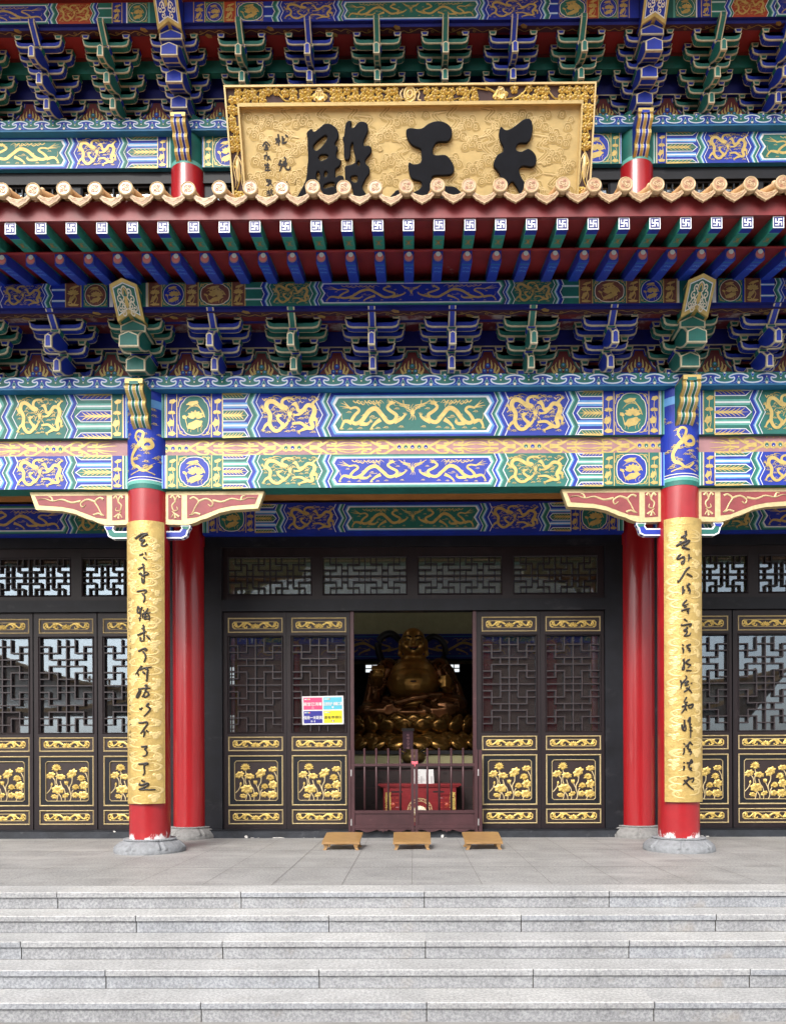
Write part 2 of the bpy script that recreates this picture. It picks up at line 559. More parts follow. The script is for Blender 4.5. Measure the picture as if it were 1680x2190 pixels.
    def ball(self, c, r, m, n=10, sz=(1, 1, 1)):
        prof = []
        k = len(self.v)
        mi = self.mi(m)
        rings = n // 2 + 1
        for i in range(rings + 1):
            th = math.pi * i / rings
            for j in range(n):
                a = 2 * math.pi * j / n
                self.v.append((c[0] + r * sz[0] * math.sin(th) * math.cos(a), c[1] + r * sz[1] * math.sin(th) * math.sin(a), c[2] + r * sz[2] * math.cos(th)))
        for i in range(rings):
            for j in range(n):
                j2 = (j + 1) % n
                self.f.append((k + i * n + j, k + i * n + j2, k + (i + 1) * n + j2, k + (i + 1) * n + j))
                self.m.append(mi)
                self.sm.append(True)
    def mesh(self, name, shift=None):
        me = bpy.data.meshes.new(name)
        vv = self.v if shift is None else [(a - shift[0], b - shift[1], c - shift[2]) for a, b, c in self.v]
        me.from_pydata(vv, [], self.f)
        for nm in self.names:
            me.materials.append(MATS[nm])
        me.polygons.foreach_set('material_index', self.m)
        me.polygons.foreach_set('use_smooth', self.sm)
        me.update()
        return me

WL = {}
def wloc(o):
    return WL.get(o.name, Vector((0, 0, 0)))
def link(o, parent, loc):
    COL.objects.link(o)
    loc = Vector(loc)
    if parent:
        o.parent = parent
        o.location = loc - wloc(parent)
    else:
        o.location = loc
    WL[o.name] = loc
    return o
def thing(name, loc, label, cat, group=None, kind=None):
    return tag(link(bpy.data.objects.new(name, None), None, loc), label, cat, group, kind)
def tag(o, label=None, cat=None, group=None, kind=None):
    for k, v in (('label', label), ('category', cat), ('group', group), ('kind', kind)):
        if v:
            o[k] = v
    return o
def part(name, mb, parent, loc=None, local=False, label=None):
    """Link a builder as one mesh. World coordinates unless local; the origin goes to loc."""
    loc = Vector(loc) if loc is not None else (wloc(parent) if parent else Vector((0, 0, 0)))
    me = mb if isinstance(mb, bpy.types.Mesh) else mb.mesh(name, None if local else loc)
    o = link(bpy.data.objects.new(name, me), parent, loc)
    if label:
        o['label'] = label
    return o
def dup(o, loc, parent='same'):
    """Copy a thing or part with everything under it (world loc)."""
    c = o.copy()
    par = o.parent if parent == 'same' else parent
    old = wloc(o)
    link(c, par, loc)
    for ch in list(o.children):
        dup(ch, Vector(loc) + wloc(ch) - old, c)
    return c
# ---------------------------------------------------------------- painted motifs (flat paint a few millimetres thick)
OPP = {'blue': 'green', 'green': 'blue'}
LITE = {'blue': 'lightblue', 'green': 'lightgreen'}
def zig(x, v, H, s):
    """Corner points of the zigzag that ends a painted panel, at height v (0..1 of H)."""
    k = H * 0.085
    return [(x, 0), (x - s * k, 0.2 * H), (x + s * k * 0.75, 0.5 * H), (x - s * k, 0.8 * H), (x, H)]
def zigband(mb, xa, xb, v0, H, m, h, s):
    a = [(u, v0 + q) for u, q in zig(xa, 0, H, s)]
    b = [(u, v0 + q) for u, q in zig(xb, 0, H, s)]
    for i in range(4):
        mb.poly([a[i], b[i], b[i + 1], a[i + 1]], m, h)
def chevrons(mb, xa, xb, v0, H, c, s):
    """The stripes between two panels: white, colour, pale, white, other colour, white."""
    L = xb - xa
    t = 0.0
    for wd, m in ((0.07, 'white'), (0.2, OPP[c]), (0.1, LITE[OPP[c]]), (0.08, 'white'), (0.13, LITE[c]), (0.34, c), (0.08, 'white')):
        zigband(mb, xa + L * t, xa + L * (t + wd), v0, H, m, 0.004, s)
        t += wd
def cloudlet(mb, x, y, k, m='gold', h=0.008):
    mb.stroke([(x - 2.2 * k, y), (x - k, y + 0.3 * k), (x, y - 0.2 * k), (x + 2.4 * k, y + 0.1 * k)], 0.32 * k, m, h, 0.1 * k, n=3)
    mb.spiral(x - 0.5 * k, y + 0.5 * k, 0.75 * k, m, 0.3 * k, h, 1.1)
    mb.spiral(x + 0.9 * k, y + 0.5 * k, 0.6 * k, m, 0.28 * k, h, 1.1, math.pi, -1)
def claw(mb, x, y, a, k, m='gold', h=0.008):
    for d in (-0.6, -0.1, 0.4, 0.9):
        mb.stroke([(x, y), (x + k * 0.6 * math.cos(a + d), y + k * 0.6 * math.sin(a + d)), (x + k * math.cos(a + d + 0.3), y + k * math.sin(a + d + 0.3))], 0.28 * k, m, h, 0.06 * k, n=2)
def dhead(mb, x, y, a, k, m='gold', h=0.009):
    c, s = math.cos(a), math.sin(a)
    T = lambda u, v: (x + k * (c * u - s * v), y + k * (s * u + c * v))
    mb.poly([T(-0.7, -0.5), T(0, -0.6), T(0.4, -0.35), T(0.9, -0.55), T(0.75, -0.2), T(1.2, -0.05), T(1.15, 0.3), T(0.8, 0.35), T(0.5, 0.6), T(-0.1, 0.7), T(-0.8, 0.4)], m, h)
    for v, l in ((0.5, 1.5), (0.2, 1.7), (-0.2, 1.5), (0.8, 1.2)):
        mb.stroke([T(-0.3, v * 0.6), T(-0.9, v * 1.1), T(-l, v * 1.8)], 0.22 * k, m, h - 0.001, 0.04 * k, n=2)
    mb.stroke([T(0.3, 0.6), T(0.1, 1.1), T(-0.5, 1.5)], 0.16 * k, m, h, 0.04 * k, n=2)
    mb.stroke([T(1.1, 0.1), T(1.7, 0.4), T(2.3, 0.2)], 0.12 * k, m, h, 0.04 * k, n=2)
    mb.stroke([T(0.8, -0.4), T(1.3, -0.9), T(2.0, -0.8)], 0.12 * k, m, h, 0.04 * k, n=2)
def pearl(mb, x, y, r, m='gold', h=0.009):
    mb.disc(x, y, r, m, h, 14)
    for a in (0.6, 1.1, 1.55, 2.05, 2.55):
        mb.stroke([(x + r * math.cos(a), y + r * math.sin(a)), (x + 2.3 * r * math.cos(a + 0.25), y + 2.3 * r * math.sin(a + 0.25)), (x + 3.6 * r * math.cos(a - 0.1), y + 3.6 * r * math.sin(a - 0.1))], 0.4 * r, m, h - 0.001, 0.1 * r, n=3)
    for a in (-1.2, -1.6, -2.0):
        mb.stroke([(x + r * math.cos(a), y + r * math.sin(a)), (x + 2.2 * r * math.cos(a + 0.2), y + 2.2 * r * math.sin(a)), (x + 3.4 * r * math.cos(a), y + 3.4 * r * math.sin(a))], 0.4 * r, m, h - 0.001, 0.1 * r, n=3)
def dragon_long(mb, xa, xb, v0, H, m='gold'):
    """A running dragon: tail at xa, head near xb."""
    L = xb - xa
    P = lambda a, b: (xa + L * a, v0 + H * b)
    k = H * 0.1
    Q = lambda *c: [P(c[i], c[i + 1]) for i in range(0, len(c), 2)]
    body = Q(0.15, 0.68, 0.24, 0.72, 0.285, 0.62, 0.22, 0.47, 0.18, 0.3, 0.24, 0.22, 0.33, 0.32, 0.43, 0.6, 0.53, 0.68, 0.62, 0.48, 0.71, 0.26, 0.8, 0.3, 0.83, 0.47, 0.75, 0.6, 0.7, 0.72, 0.74, 0.83)
    mb.stroke(body, 0.6 * k, m, 0.008, 0.8 * k, mid=1.45 * k, n=5)
    for b in ((0.02, 0.86), (0.0, 0.76), (0.04, 0.7), (0.06, 0.92)):
        mb.stroke(Q(0.16, 0.7, 0.1, (0.72 + b[1]) / 2, b[0], b[1]), 0.4 * k, m, 0.008, 0.08 * k, n=2)
    dhead(mb, *P(0.76, 0.85), 0.0, 1.0 * k, m)
    for leg, ca in (((0.18, 0.24, 0.08, 0.3, 0.03, 0.12), -1.9), ((0.3, 0.22, 0.4, 0.2, 0.44, 0.28), 0.3), ((0.6, 0.34, 0.53, 0.24, 0.47, 0.1), -1.8), ((0.8, 0.26, 0.9, 0.36, 0.95, 0.46), 1.0)):
        mb.stroke(Q(*leg), 1.4 * k, m, 0.008, 0.5 * k, n=3)
        claw(mb, *P(*leg[-2:]), ca, 1.0 * k, m)
    for a, b in ((0.14, 0.56), (0.48, 0.42), (0.86, 0.4), (0.3, 0.06), (0.16, 0.04), (0.68, 0.08), (0.9, 0.1), (0.56, 0.06), (0.58, 0.84), (0.84, 0.66), (0.36, 0.46), (0.66, 0.4)):
        cloudlet(mb, *P(a, b), 0.42 * k, m)
    for i in range(7):
        a = 0.2 + 0.055 * i
        b = 0.93 - 0.03 * (i % 3)
        mb.stroke(Q(a, b, a + 0.04, b - 0.07, a + 0.07, b + 0.01, a + 0.12, b - 0.09), 0.4 * k, m, 0.008, 0.1 * k, n=3)
    for a in (0.5, 0.55, 0.93):
        mb.stroke(Q(a, 0.93, a + 0.01, 0.82, a + 0.04, 0.75, a + 0.02, 0.68), 0.26 * k, m, 0.008, 0.07 * k, n=3)
    mb.stroke(Q(0.55, 0.4, 0.5, 0.38, 0.44, 0.41), 0.22 * k, m, 0.008, 0.05 * k, n=2)
    mb.stroke(Q(0.05, 0.3, 0.03, 0.42, 0.04, 0.56), 0.22 * k, m, 0.008, 0.05 * k, n=2)
def dragon_pair(mb, xa, xb, v0, H, m='gold'):
    """Two coiled dragons round a pearl in a squarish panel."""
    L = xb - xa
    P = lambda a, b: (xa + L * a, v0 + H * b)
    Q = lambda *c: [P(c[i], c[i + 1]) for i in range(0, len(c), 2)]
    k = min(H * 0.105, L * 0.075)
    pearl(mb, *P(0.5, 0.52), 0.55 * k, m)
    mb.stroke(Q(0.55, 0.92, 0.44, 0.92, 0.37, 0.86, 0.37, 0.74, 0.45, 0.68, 0.36, 0.68, 0.29, 0.76, 0.2, 0.84, 0.11, 0.82, 0.08, 0.68, 0.15, 0.5, 0.14, 0.28, 0.22, 0.12, 0.32, 0.13, 0.37, 0.25, 0.3, 0.37, 0.28, 0.44), 0.6 * k, m, 0.008, 0.65 * k, mid=1.15 * k, n=4)
    dhead(mb, *P(0.3, 0.47), 0.4, 0.7 * k, m)
    mb.stroke(Q(0.54, 0.28, 0.68, 0.3, 0.76, 0.24, 0.84, 0.17, 0.91, 0.2, 0.88, 0.36, 0.94, 0.56, 0.92, 0.7, 0.82, 0.74, 0.74, 0.62, 0.66, 0.6, 0.63, 0.7, 0.6, 0.76), 0.6 * k, m, 0.008, 0.65 * k, mid=1.15 * k, n=4)
    dhead(mb, *P(0.59, 0.78), 3.4, 0.7 * k, m)
    for leg, ca in (((0.13, 0.3, 0.07, 0.25, 0.03, 0.16), -2), ((0.32, 0.15, 0.42, 0.24, 0.47, 0.34), 1), ((0.1, 0.66, 0.06, 0.6, 0.02, 0.68), 2.2), ((0.84, 0.2, 0.74, 0.14, 0.68, 0.1), 3.6), ((0.9, 0.7, 0.92, 0.8, 0.97, 0.86), 0.8), ((0.75, 0.62, 0.68, 0.52, 0.6, 0.5), 3.0), ((0.92, 0.4, 0.98, 0.36, 0.97, 0.28), -1.2)):
        mb.stroke(Q(*leg), 1.0 * k, m, 0.008, 0.4 * k, n=3)
        claw(mb, *P(*leg[-2:]), ca, 0.85 * k, m)
    for i, (a, b) in enumerate(((0.12, 0.06), (0.46, 0.08), (0.56, 0.1), (0.92, 0.06), (0.76, 0.9), (0.92, 0.93), (0.8, 0.42), (0.8, 0.5), (0.2, 0.62), (0.22, 0.34), (0.07, 0.44), (0.34, 0.58), (0.7, 0.4), (0.66, 0.92))):
        cloudlet(mb, *P(a, b), 0.36 * k, m)
    for a, b, c, d in ((0.12, 0.93, 0.3, 0.9), (0.04, 0.85, 0.14, 0.9), (0.2, 0.97, 0.36, 0.94), (0.6, 0.94, 0.7, 0.86), (0.4, 0.4, 0.46, 0.5), (0.55, 0.4, 0.6, 0.3), (0.2, 0.52, 0.3, 0.6), (0.84, 0.55, 0.76, 0.5)):
        mb.stroke(Q(a, b, (a + c) / 2, (b + d) / 2 + 0.03, c, d), 0.24 * k, m, 0.008, 0.06 * k, n=3)
    for i, (a, b) in enumerate(((0.2, 0.9), (0.24, 0.7), (0.05, 0.9), (0.04, 0.55), (0.22, 0.2), (0.4, 0.18), (0.42, 0.3), (0.56, 0.2), (0.82, 0.3), (0.82, 0.6), (0.97, 0.62), (0.97, 0.42), (0.88, 0.88), (0.7, 0.82), (0.5, 0.86), (0.58, 0.64), (0.42, 0.62), (0.38, 0.5))):
        s_ = 1 if i % 2 else -1
        mb.stroke(Q(a - 0.04, b - 0.02 * s_, a - 0.01, b + 0.03 * s_, a + 0.02, b - 0.02 * s_, a + 0.06, b + 0.02 * s_), 0.24 * k, m, 0.0075, 0.06 * k, n=3)
    for b in ((0.62, 0.97), (0.64, 0.9), (0.6, 0.86)):
        mb.stroke(Q(0.52, 0.92, 0.57, b[1], *b), 0.3 * k, m, 0.008, 0.05 * k, n=2)
def lotus(mb, x, y, r, m='gold', h=0.009, dome=0.0):
    for i, a in enumerate((0.1, math.pi - 0.1, 0.5, math.pi - 0.5, 0.95, math.pi - 0.95, 1.57)):
        mb.petal(x, y, a, r * (1 if i < 4 else 0.85), r * 0.42, m, h + i * 0.0004, dome)
    mb.petal(x, y + r * 0.1, -0.5, r * 0.6, r * 0.3, m, h, dome)
    mb.petal(x, y + r * 0.1, math.pi + 0.5, r * 0.6, r * 0.3, m, h, dome)
def flower_strip(mb, xa, xb, v0, H, bg, m='gold', flip=False):
    mb.rect(xa, v0, xb, v0 + H, bg, 0.004)
    w = xb - xa
    cx = (xa + xb) / 2
    s = -1 if flip else 1
    t = 0.006
    for x in (xa, xb):
        mb.rect(x - t, v0, x + t, v0 + H, m, 0.006)
    mb.stroke([(cx, v0 + 0.1 * H), (cx + s * 0.2 * w, v0 + 0.35 * H), (cx, v0 + 0.6 * H), (cx + s * 0.05 * w, v0 + 0.8 * H)], 0.06 * w, m, 0.007, n=4)
    mb.stroke([(cx, v0 + 0.1 * H), (cx - s * 0.25 * w, v0 + 0.3 * H), (cx - s * 0.15 * w, v0 + 0.45 * H)], 0.06 * w, m, 0.007, n=4)
    lotus(mb, cx, v0 + 0.55 * H, 0.4 * w, m)
    mb.blob(cx + s * 0.08 * w, v0 + 0.83 * H, 0.33 * w, 0.05 * H, 0.3 * s, m, 0.008)
    mb.blob(cx - s * 0.1 * w, v0 + 0.33 * H, 0.36 * w, 0.07 * H, 0.9 * s, m, 0.008)
    mb.blob(cx, v0 + 0.09 * H, 0.36 * w, 0.05 * H, 0, m, 0.008)
def medallion(mb, xa, xb, v0, H, bg, inn, m='gold', round_=False):
    mb.rect(xa, v0, xb, v0 + H, bg, 0.004)
    cx, cy = (xa + xb) / 2, v0 + H / 2
    rx, ry = (xb - xa) * 0.44, H * 0.46
    N = 40
    ring = []
    for i in range(N):
        t = 2 * math.pi * i / N
        k = 1.0 if round_ else 1 - 0.05 * max(0, math.cos(4 * t - math.pi)) ** 6
        e = 1.0 if round_ else 0.82
        c_, s_ = math.cos(t), math.sin(t)
        ring.append((cx + rx * k * math.copysign(abs(c_) ** e, c_), cy + ry * k * math.copysign(abs(s_) ** e, s_)))
    mb.poly(ring, 'cream', 0.0055)
    mb.poly(inset(ring, rx * 0.055), inn, 0.007)
    for sx in (-1, 1):
        for sy in (-1, 1):
            x, y = cx + sx * rx * 0.9, cy + sy * ry * 0.86
            mb.spiral(x, y, rx * 0.13, m, rx * 0.04, 0.006, 1.2, 0, sx * sy)
            mb.stroke([(x, y + 0), (x + sx * 0.1 * rx, y - sy * 0.2 * ry), (x + sx * 0.16 * rx, y - sy * 0.42 * ry)], rx * 0.05, m, 0.006, n=3)
            mb.stroke([(x, y), (x - sx * 0.2 * rx, y + sy * 0.1 * ry), (x - sx * 0.4 * rx, y + sy * 0.1 * ry)], rx * 0.05, m, 0.006, n=3)
    for i in range(5):
        a = 0.3 + 0.3 * i
        mb.stroke([(cx + rx * 0.7, cy - ry * 0.1), (cx + rx * (0.5 - 0.1 * i), cy + ry * (0.3 + 0.09 * i)), (cx - rx * (0.1 + 0.12 * i), cy + ry * (0.5 - 0.1 * i) + 0.1 * ry)], rx * 0.05, m, 0.009, rx * 0.02, n=4)
    lotus(mb, cx + 0.08 * rx, cy - 0.08 * ry, rx * 0.56, m, 0.01)
    mb.blob(cx - 0.1 * rx, cy + 0.62 * ry, rx * 0.4, ry * 0.1, 0.2, m, 0.0095, lobes=5)
    for q in (-0.5, -0.25, 0.3, 0.55):
        mb.stroke([(cx + q * rx, cy - 0.5 * ry), (cx + q * 0.8 * rx, cy - 0.65 * ry), (cx + q * 0.9 * rx, cy - 0.82 * ry)], rx * 0.04, m, 0.0092, rx * 0.02, n=2)
    mb.blob(cx + 0.05 * rx, cy - ry * 0.46, rx * 0.52, ry * 0.2, 0.35, m, 0.0105, lobes=6)
    mb.blob(cx - 0.62 * rx, cy - ry * 0.08, rx * 0.16, ry * 0.09, -0.5, m, 0.0095)
    mb.stroke([(cx - 0.6 * rx, cy - 0.1 * ry), (cx - 0.5 * rx, cy - 0.4 * ry), (cx - 0.4 * rx, cy - 0.65 * ry)], rx * 0.05, m, 0.009, n=3)
def fishbone(mb, xa, xb, v0, H, c, s):
    """Striped stretch with three pointed fields; s = +1 when the points look towards +u."""
    x0, x1 = (min(xa, xb), max(xa, xb)) if s > 0 else (max(xa, xb), min(xa, xb))
    f = OPP[c]
    L = abs(xb - xa)
    mb.rect(min(xa, xb), v0, max(xa, xb), v0 + H, c, 0.0035)
    U = lambda t: x0 + s * L * t
    for q in (0.27, 0.73):
        for wd, m, h in ((0.13, LITE[c], 0.0045), (0.075, 'lightblue' if c == 'blue' else 'lightgreen', 0.005), (0.04, 'white', 0.0055)):
            mb.rect(min(U(0), U(0.93)), v0 + H * (q - wd / 2), max(U(0), U(0.93)), v0 + H * (q + wd / 2), m, h)
    def field(v, hh, lo, hi):
        p = [(U(0), v0 + H * max(lo, v - hh)), (U(0.82), v0 + H * max(lo, v - hh)), (U(0.98), v0 + H * v), (U(0.82), v0 + H * min(hi, v + hh)), (U(0), v0 + H * min(hi, v + hh))]
        p = ccw(p)
        mb.poly(p, 'white', 0.006)
        mb.poly(inset(p, 0.011), f, 0.0075)
        for i in range(6):
            t = 0.0 + 0.12 * i
            for sg in (-1, 1):
                if (v - hh < lo and sg < 0) or (v + hh > hi and sg > 0):
                    continue
                mb.stroke([(U(t), v0 + H * v), (U(t + 0.1), v0 + H * (v + sg * hh * 0.25)), (U(t + 0.2), v0 + H * (v + sg * hh * 0.75))], 0.03 * H + 0.006, 'gold', 0.009, 0.003, n=2)
        mb.stroke([(U(0), v0 + H * v), (U(0.5), v0 + H * v), (U(0.88), v0 + H * v)], 0.045 * H, 'gold', 0.0092, 0.003, n=2)
    field(0.5, 0.135, 0, 1)
    field(0.0, 0.13, 0, 1)
    field(1.0, 0.13, 0, 1)
def longpanel(mb, xa, xb, v0, H, c, dragons=True):
    """Centre panel: border of the other colour, white lines, two running dragons."""
    f, o = c, OPP[c]
    def hexa(d):
        a = [(u, v0 + d + q * (H - 2 * d) / H) for u, q in zig(xa + d * 1.4, 0, H, 1)]
        b = [(u, v0 + d + q * (H - 2 * d) / H) for u, q in zig(xb - d * 1.4, 0, H, -1)]
        return a, b
    for d, m, h in ((0, o, 0.0035), (0.05 * H, LITE[o], 0.0045), (0.085 * H, 'white', 0.0055), (0.125 * H, f, 0.007)):
        a, b = hexa(d)
        for i in range(4):
            mb.poly([a[i], b[i], b[i + 1], a[i + 1]], m, h)
    if dragons:
        cx = (xa + xb) / 2
        e = 0.16 * H
        dragon_long(mb, xa + e * 1.2, cx - 0.1 * H, v0 + 0.13 * H, H * 0.74)
        dragon_long(mb, xb - e * 1.2, cx + 0.1 * H, v0 + 0.13 * H, H * 0.74)
        pearl(mb, cx, v0 + 0.54 * H, 0.055 * H)
        for sg in (-1, 1):
            for i in range(3):
                mb.stroke([(cx + sg * 0.06 * H, v0 + (0.6 + 0.05 * i) * H), (cx + sg * (0.16 + 0.05 * i) * H, v0 + (0.66 + 0.04 * i) * H), (cx + sg * (0.3 + 0.06 * i) * H, v0 + (0.7 + 0.06 * i) * H)], 0.025 * H, 'gold', 0.009, 0.006, n=3)
def stripes_v(mb, xa, xb, v0, H, ms):
    L = (xb - xa) / sum(w for w, _ in ms)
    x = xa
    for wd, m in ms:
        mb.rect(min(x, x + wd * L), v0, max(x, x + wd * L), v0 + H, m, 0.0045)
        x += wd * L
def paint_half(mb, v0, H, spec, s, c, zs=None):
    zs = -s if zs is None else zs
    paint_half_(mb, v0, H, spec, s, c, zs)
def paint_half_(mb, v0, H, spec, s, c, zs):
    """Lay out one half of a beam from the middle outwards. spec: (kind, u0, u1[, colour])"""
    for it in spec:
        kind, a, b = it[:3]
        col = it[3] if len(it) > 3 else c
        xa, xb = s * a, s * b
        lo, hi = min(xa, xb), max(xa, xb)
        if kind == 'chev':
            chevrons(mb, xa, xb, v0, H, col, zs)
        elif kind == 'pair':
            ex = 0.06 * H
            mb.rect(lo - ex, v0, hi + ex, v0 + H, col, 0.0022)
            dragon_pair(mb, lo + 0.02, hi - 0.02, v0 + 0.04 * H, H * 0.92)
        elif kind == 'fish':
            fishbone(mb, xb, xa, v0, H, col, -s)
        elif kind == 'strip':
            flower_strip(mb, lo, hi, v0, H, col)
        elif kind == 'medal':
            medallion(mb, lo, hi, v0, H, col, it[4], round_=len(it) > 5)
        elif kind == 'bands':
            stripes_v(mb, xa, xb, v0, H, it[4])
        elif kind == 'lines':
            mb.rect(lo, v0, hi, v0 + H, col, 0.0035)
            for q in (0.27, 0.73):
                mb.rect(lo, v0 + H * (q - 0.05), hi, v0 + H * (q + 0.05), LITE[col], 0.0045)
                mb.rect(lo, v0 + H * (q - 0.02), hi, v0 + H * (q + 0.02), 'white', 0.006)
def beam_center(mb, v0, H, c, k=1.0, end=3.2):
    """Painted face of the middle-bay beam; c = colour of the centre field."""
    o = OPP[c]
    longpanel(mb, -1.03 * k, 1.03 * k, v0, H, c)
    bands = [(0.25, LITE[o]), (0.1, 'white'), (0.35, c), (0.3, LITE[c]), (0.1, 'white')]
    for s in (-1, 1):
        paint_half(mb, v0, H, [('chev', 1.03 * k, 1.18 * k), ('pair', 1.18 * k, 1.93 * k, o), ('chev', 1.93 * k, 2.07 * k, c), ('fish', 2.07 * k, 2.41 * k, o), ('strip', 2.41 * k, 2.55 * k, o), ('medal', 2.55 * k, 2.99 * k, o, c), ('strip', 2.99 * k, 3.12 * k, o), ('bands', 3.12 * k, end, o, bands)], s, o)
def beam_side(mb, v0, H, c, s, col_edge=3.62):
    """Painted face of a side-bay beam (only its near half is close enough to be seen)."""
    o = OPP[c]
    bands = [(0.3, LITE[o]), (0.12, 'white'), (0.4, o), (0.2, 'white')]
    paint_half(mb, v0, H, [('bands', col_edge, 3.68, o, bands), ('strip', 3.68, 3.82, c), ('chev', 4.43, 4.3, o), ('pair', 4.43, 5.05, c), ('chev', 5.2, 5.05, c)], s, c, s)
    fishbone(mb, s * 3.82, s * 4.3, v0, H, c, s)
    cxp = 6.5
    longpanel(mb, *sorted((s * 5.2, s * (2 * cxp - 5.2))), v0, H, o)
def cloudband(mb, xa, xb, v0, H, per=0.349, x0=0.0):
    """Border of blue cloud heads on green with white outlines."""
    mb.rect(xa, v0, xb, v0 + H, 'green', 0.003)
    k = per / 300.0
    ky = H / 150.0
    n0 = math.ceil((xa - x0) / per - 0.001)
    n1 = math.floor((xb - x0) / per + 0.001)
    line = [(0, 205), (40, 210), (72, 222), (100, 240), (96, 258), (74, 262), (52, 254), (46, 272), (58, 300), (100, 320), (150, 326)]
    for i in range(n0, n1 + 1):
        cx = x0 + i * per
        T = lambda x, y: (cx + x * k, v0 + H - (y - 188) * ky)
        half = spline([q for q in line], 3)
        right = [T(*q) for q in half]
        left = [T(-q[0], q[1]) for q in reversed(half)]
        pts = left[:-1] + right
        pts = [(min(max(u, xa), xb), v) for u, v in pts]
        mb.poly(ccw(pts + [(min(cx + per / 2, xb), v0), (max(cx - per / 2, xa), v0)]), 'blue', 0.0045)
        for hw, m, h in ((20, 'lightblue', 0.006), (10, 'white', 0.0085)):
            mb.stroke(right, hw * k, m, h, n=1)
            mb.stroke(left, hw * k, m, h, n=1)
        mb.disc(*T(0, 246), 7 * k, 'cream', 0.0075, 8)
        mb.stroke([T(-22, 320), T(-14, 285), T(0, 262), T(14, 285), T(22, 320)], 7 * k, 'lightgreen', 0.0075, n=3)
        mb.poly([T(-12, 318), T(0, 270), T(12, 318)], 'green', 0.006)
        mb.stroke([T(-58, 335), T(-40, 322), T(-14, 318)], 5 * k, 'lightblue', 0.0075, n=2)
        mb.stroke([T(58, 335), T(40, 322), T(14, 318)], 5 * k, 'lightblue', 0.0075, n=2)
        mb.disc(*T(0, 325), 15 * k, 'cream', 0.009, 8)
        if cx + per / 2 < xb:
            mb.poly([T(135, 196), T(150, 245), T(165, 196)], 'blue', 0.006)
            mb.stroke([T(132, 190), T(138, 220), T(150, 244), T(162, 220), T(168, 190)], 6 * k, 'lightblue', 0.0075, n=3)
            mb.stroke([T(95, 188), T(112, 202), T(135, 206)], 5 * k, 'lightgreen', 0.0075, n=2)
            mb.stroke([T(205, 188), T(188, 202), T(165, 206)], 5 * k, 'lightgreen', 0.0075, n=2)
            mb.disc(*T(150, 195), 11 * k, 'cream', 0.009, 8)
            mb.disc(*T(150, 270), 8 * k, 'cream', 0.0075, 8)
def pinkscroll(mb, xa, xb, v0, H):
    """Gold flame scrolls and jewels along the pink board."""
    mb.rect(xa, v0, xb, v0 + H, 'pink', 0.003)
    c = 0
    for i in range(-6, 7):
        cx = i * 1.53
        nj = 5 if i % 2 == 0 else 3
        if cx < xa - 0.1 or cx > xb + 0.1:
            continue
        cl = lambda u: min(max(u, xa + 0.01), xb - 0.01)
        vc = v0 + H / 2
        for j in range(nj):
            u = cx + (j - (nj - 1) / 2) * 0.085
            if not xa + 0.03 < u < xb - 0.03:
                continue
            for q in range(8):
                a = q * math.pi / 4
                mb.disc(u + 0.038 * math.cos(a), vc + 0.038 * math.sin(a), 0.016, 'gold', 0.005, 7)
            mb.disc(u, vc + 0.42 * H, 0.01, 'gold', 0.005, 6)
            mb.disc(u, vc - 0.42 * H, 0.01, 'gold', 0.005, 6)
            mb.disc(u, vc, 0.024, 'blue' if (j + nj // 2) % 2 == 0 else 'green', 0.0065, 10)
            mb.disc(u, vc - 0.012, 0.008, 'white', 0.008, 6)
        e = (nj - 1) / 2 * 0.085 + 0.05
        for s in (-1, 1):
            for sv in (-1, 1):
                T = lambda du, dv: (cl(cx + s * (e + du)), vc + sv * dv * H)
                if not xa < cx + s * (e + 0.2) < xb:
                    continue
                mb.stroke([T(0, 0.05), T(0.07, 0.2), T(0.14, 0.38), T(0.22, 0.34), T(0.23, 0.2), T(0.18, 0.2)], 0.03, 'gold', 0.005, 0.018, n=4)
                mb.stroke([T(0.08, 0.08), T(0.18, 0.05), T(0.26, 0.2), T(0.34, 0.4), T(0.42, 0.34), T(0.41, 0.2), T(0.36, 0.22)], 0.032, 'gold', 0.0055, 0.018, n=4)
                mb.stroke([T(0.3, 0.12), T(0.42, 0.1), T(0.5, 0.24), T(0.6, 0.3)], 0.028, 'gold', 0.005, 0.003, n=4)
                mb.stroke([T(0.4, 0.06), T(0.52, 0.12), T(0.68, 0.16)], 0.026, 'gold', 0.005, 0.003, n=4)
                mb.stroke([T(0.38, 0.36), T(0.48, 0.4), T(0.58, 0.4)], 0.022, 'gold', 0.005, 0.003, n=4)
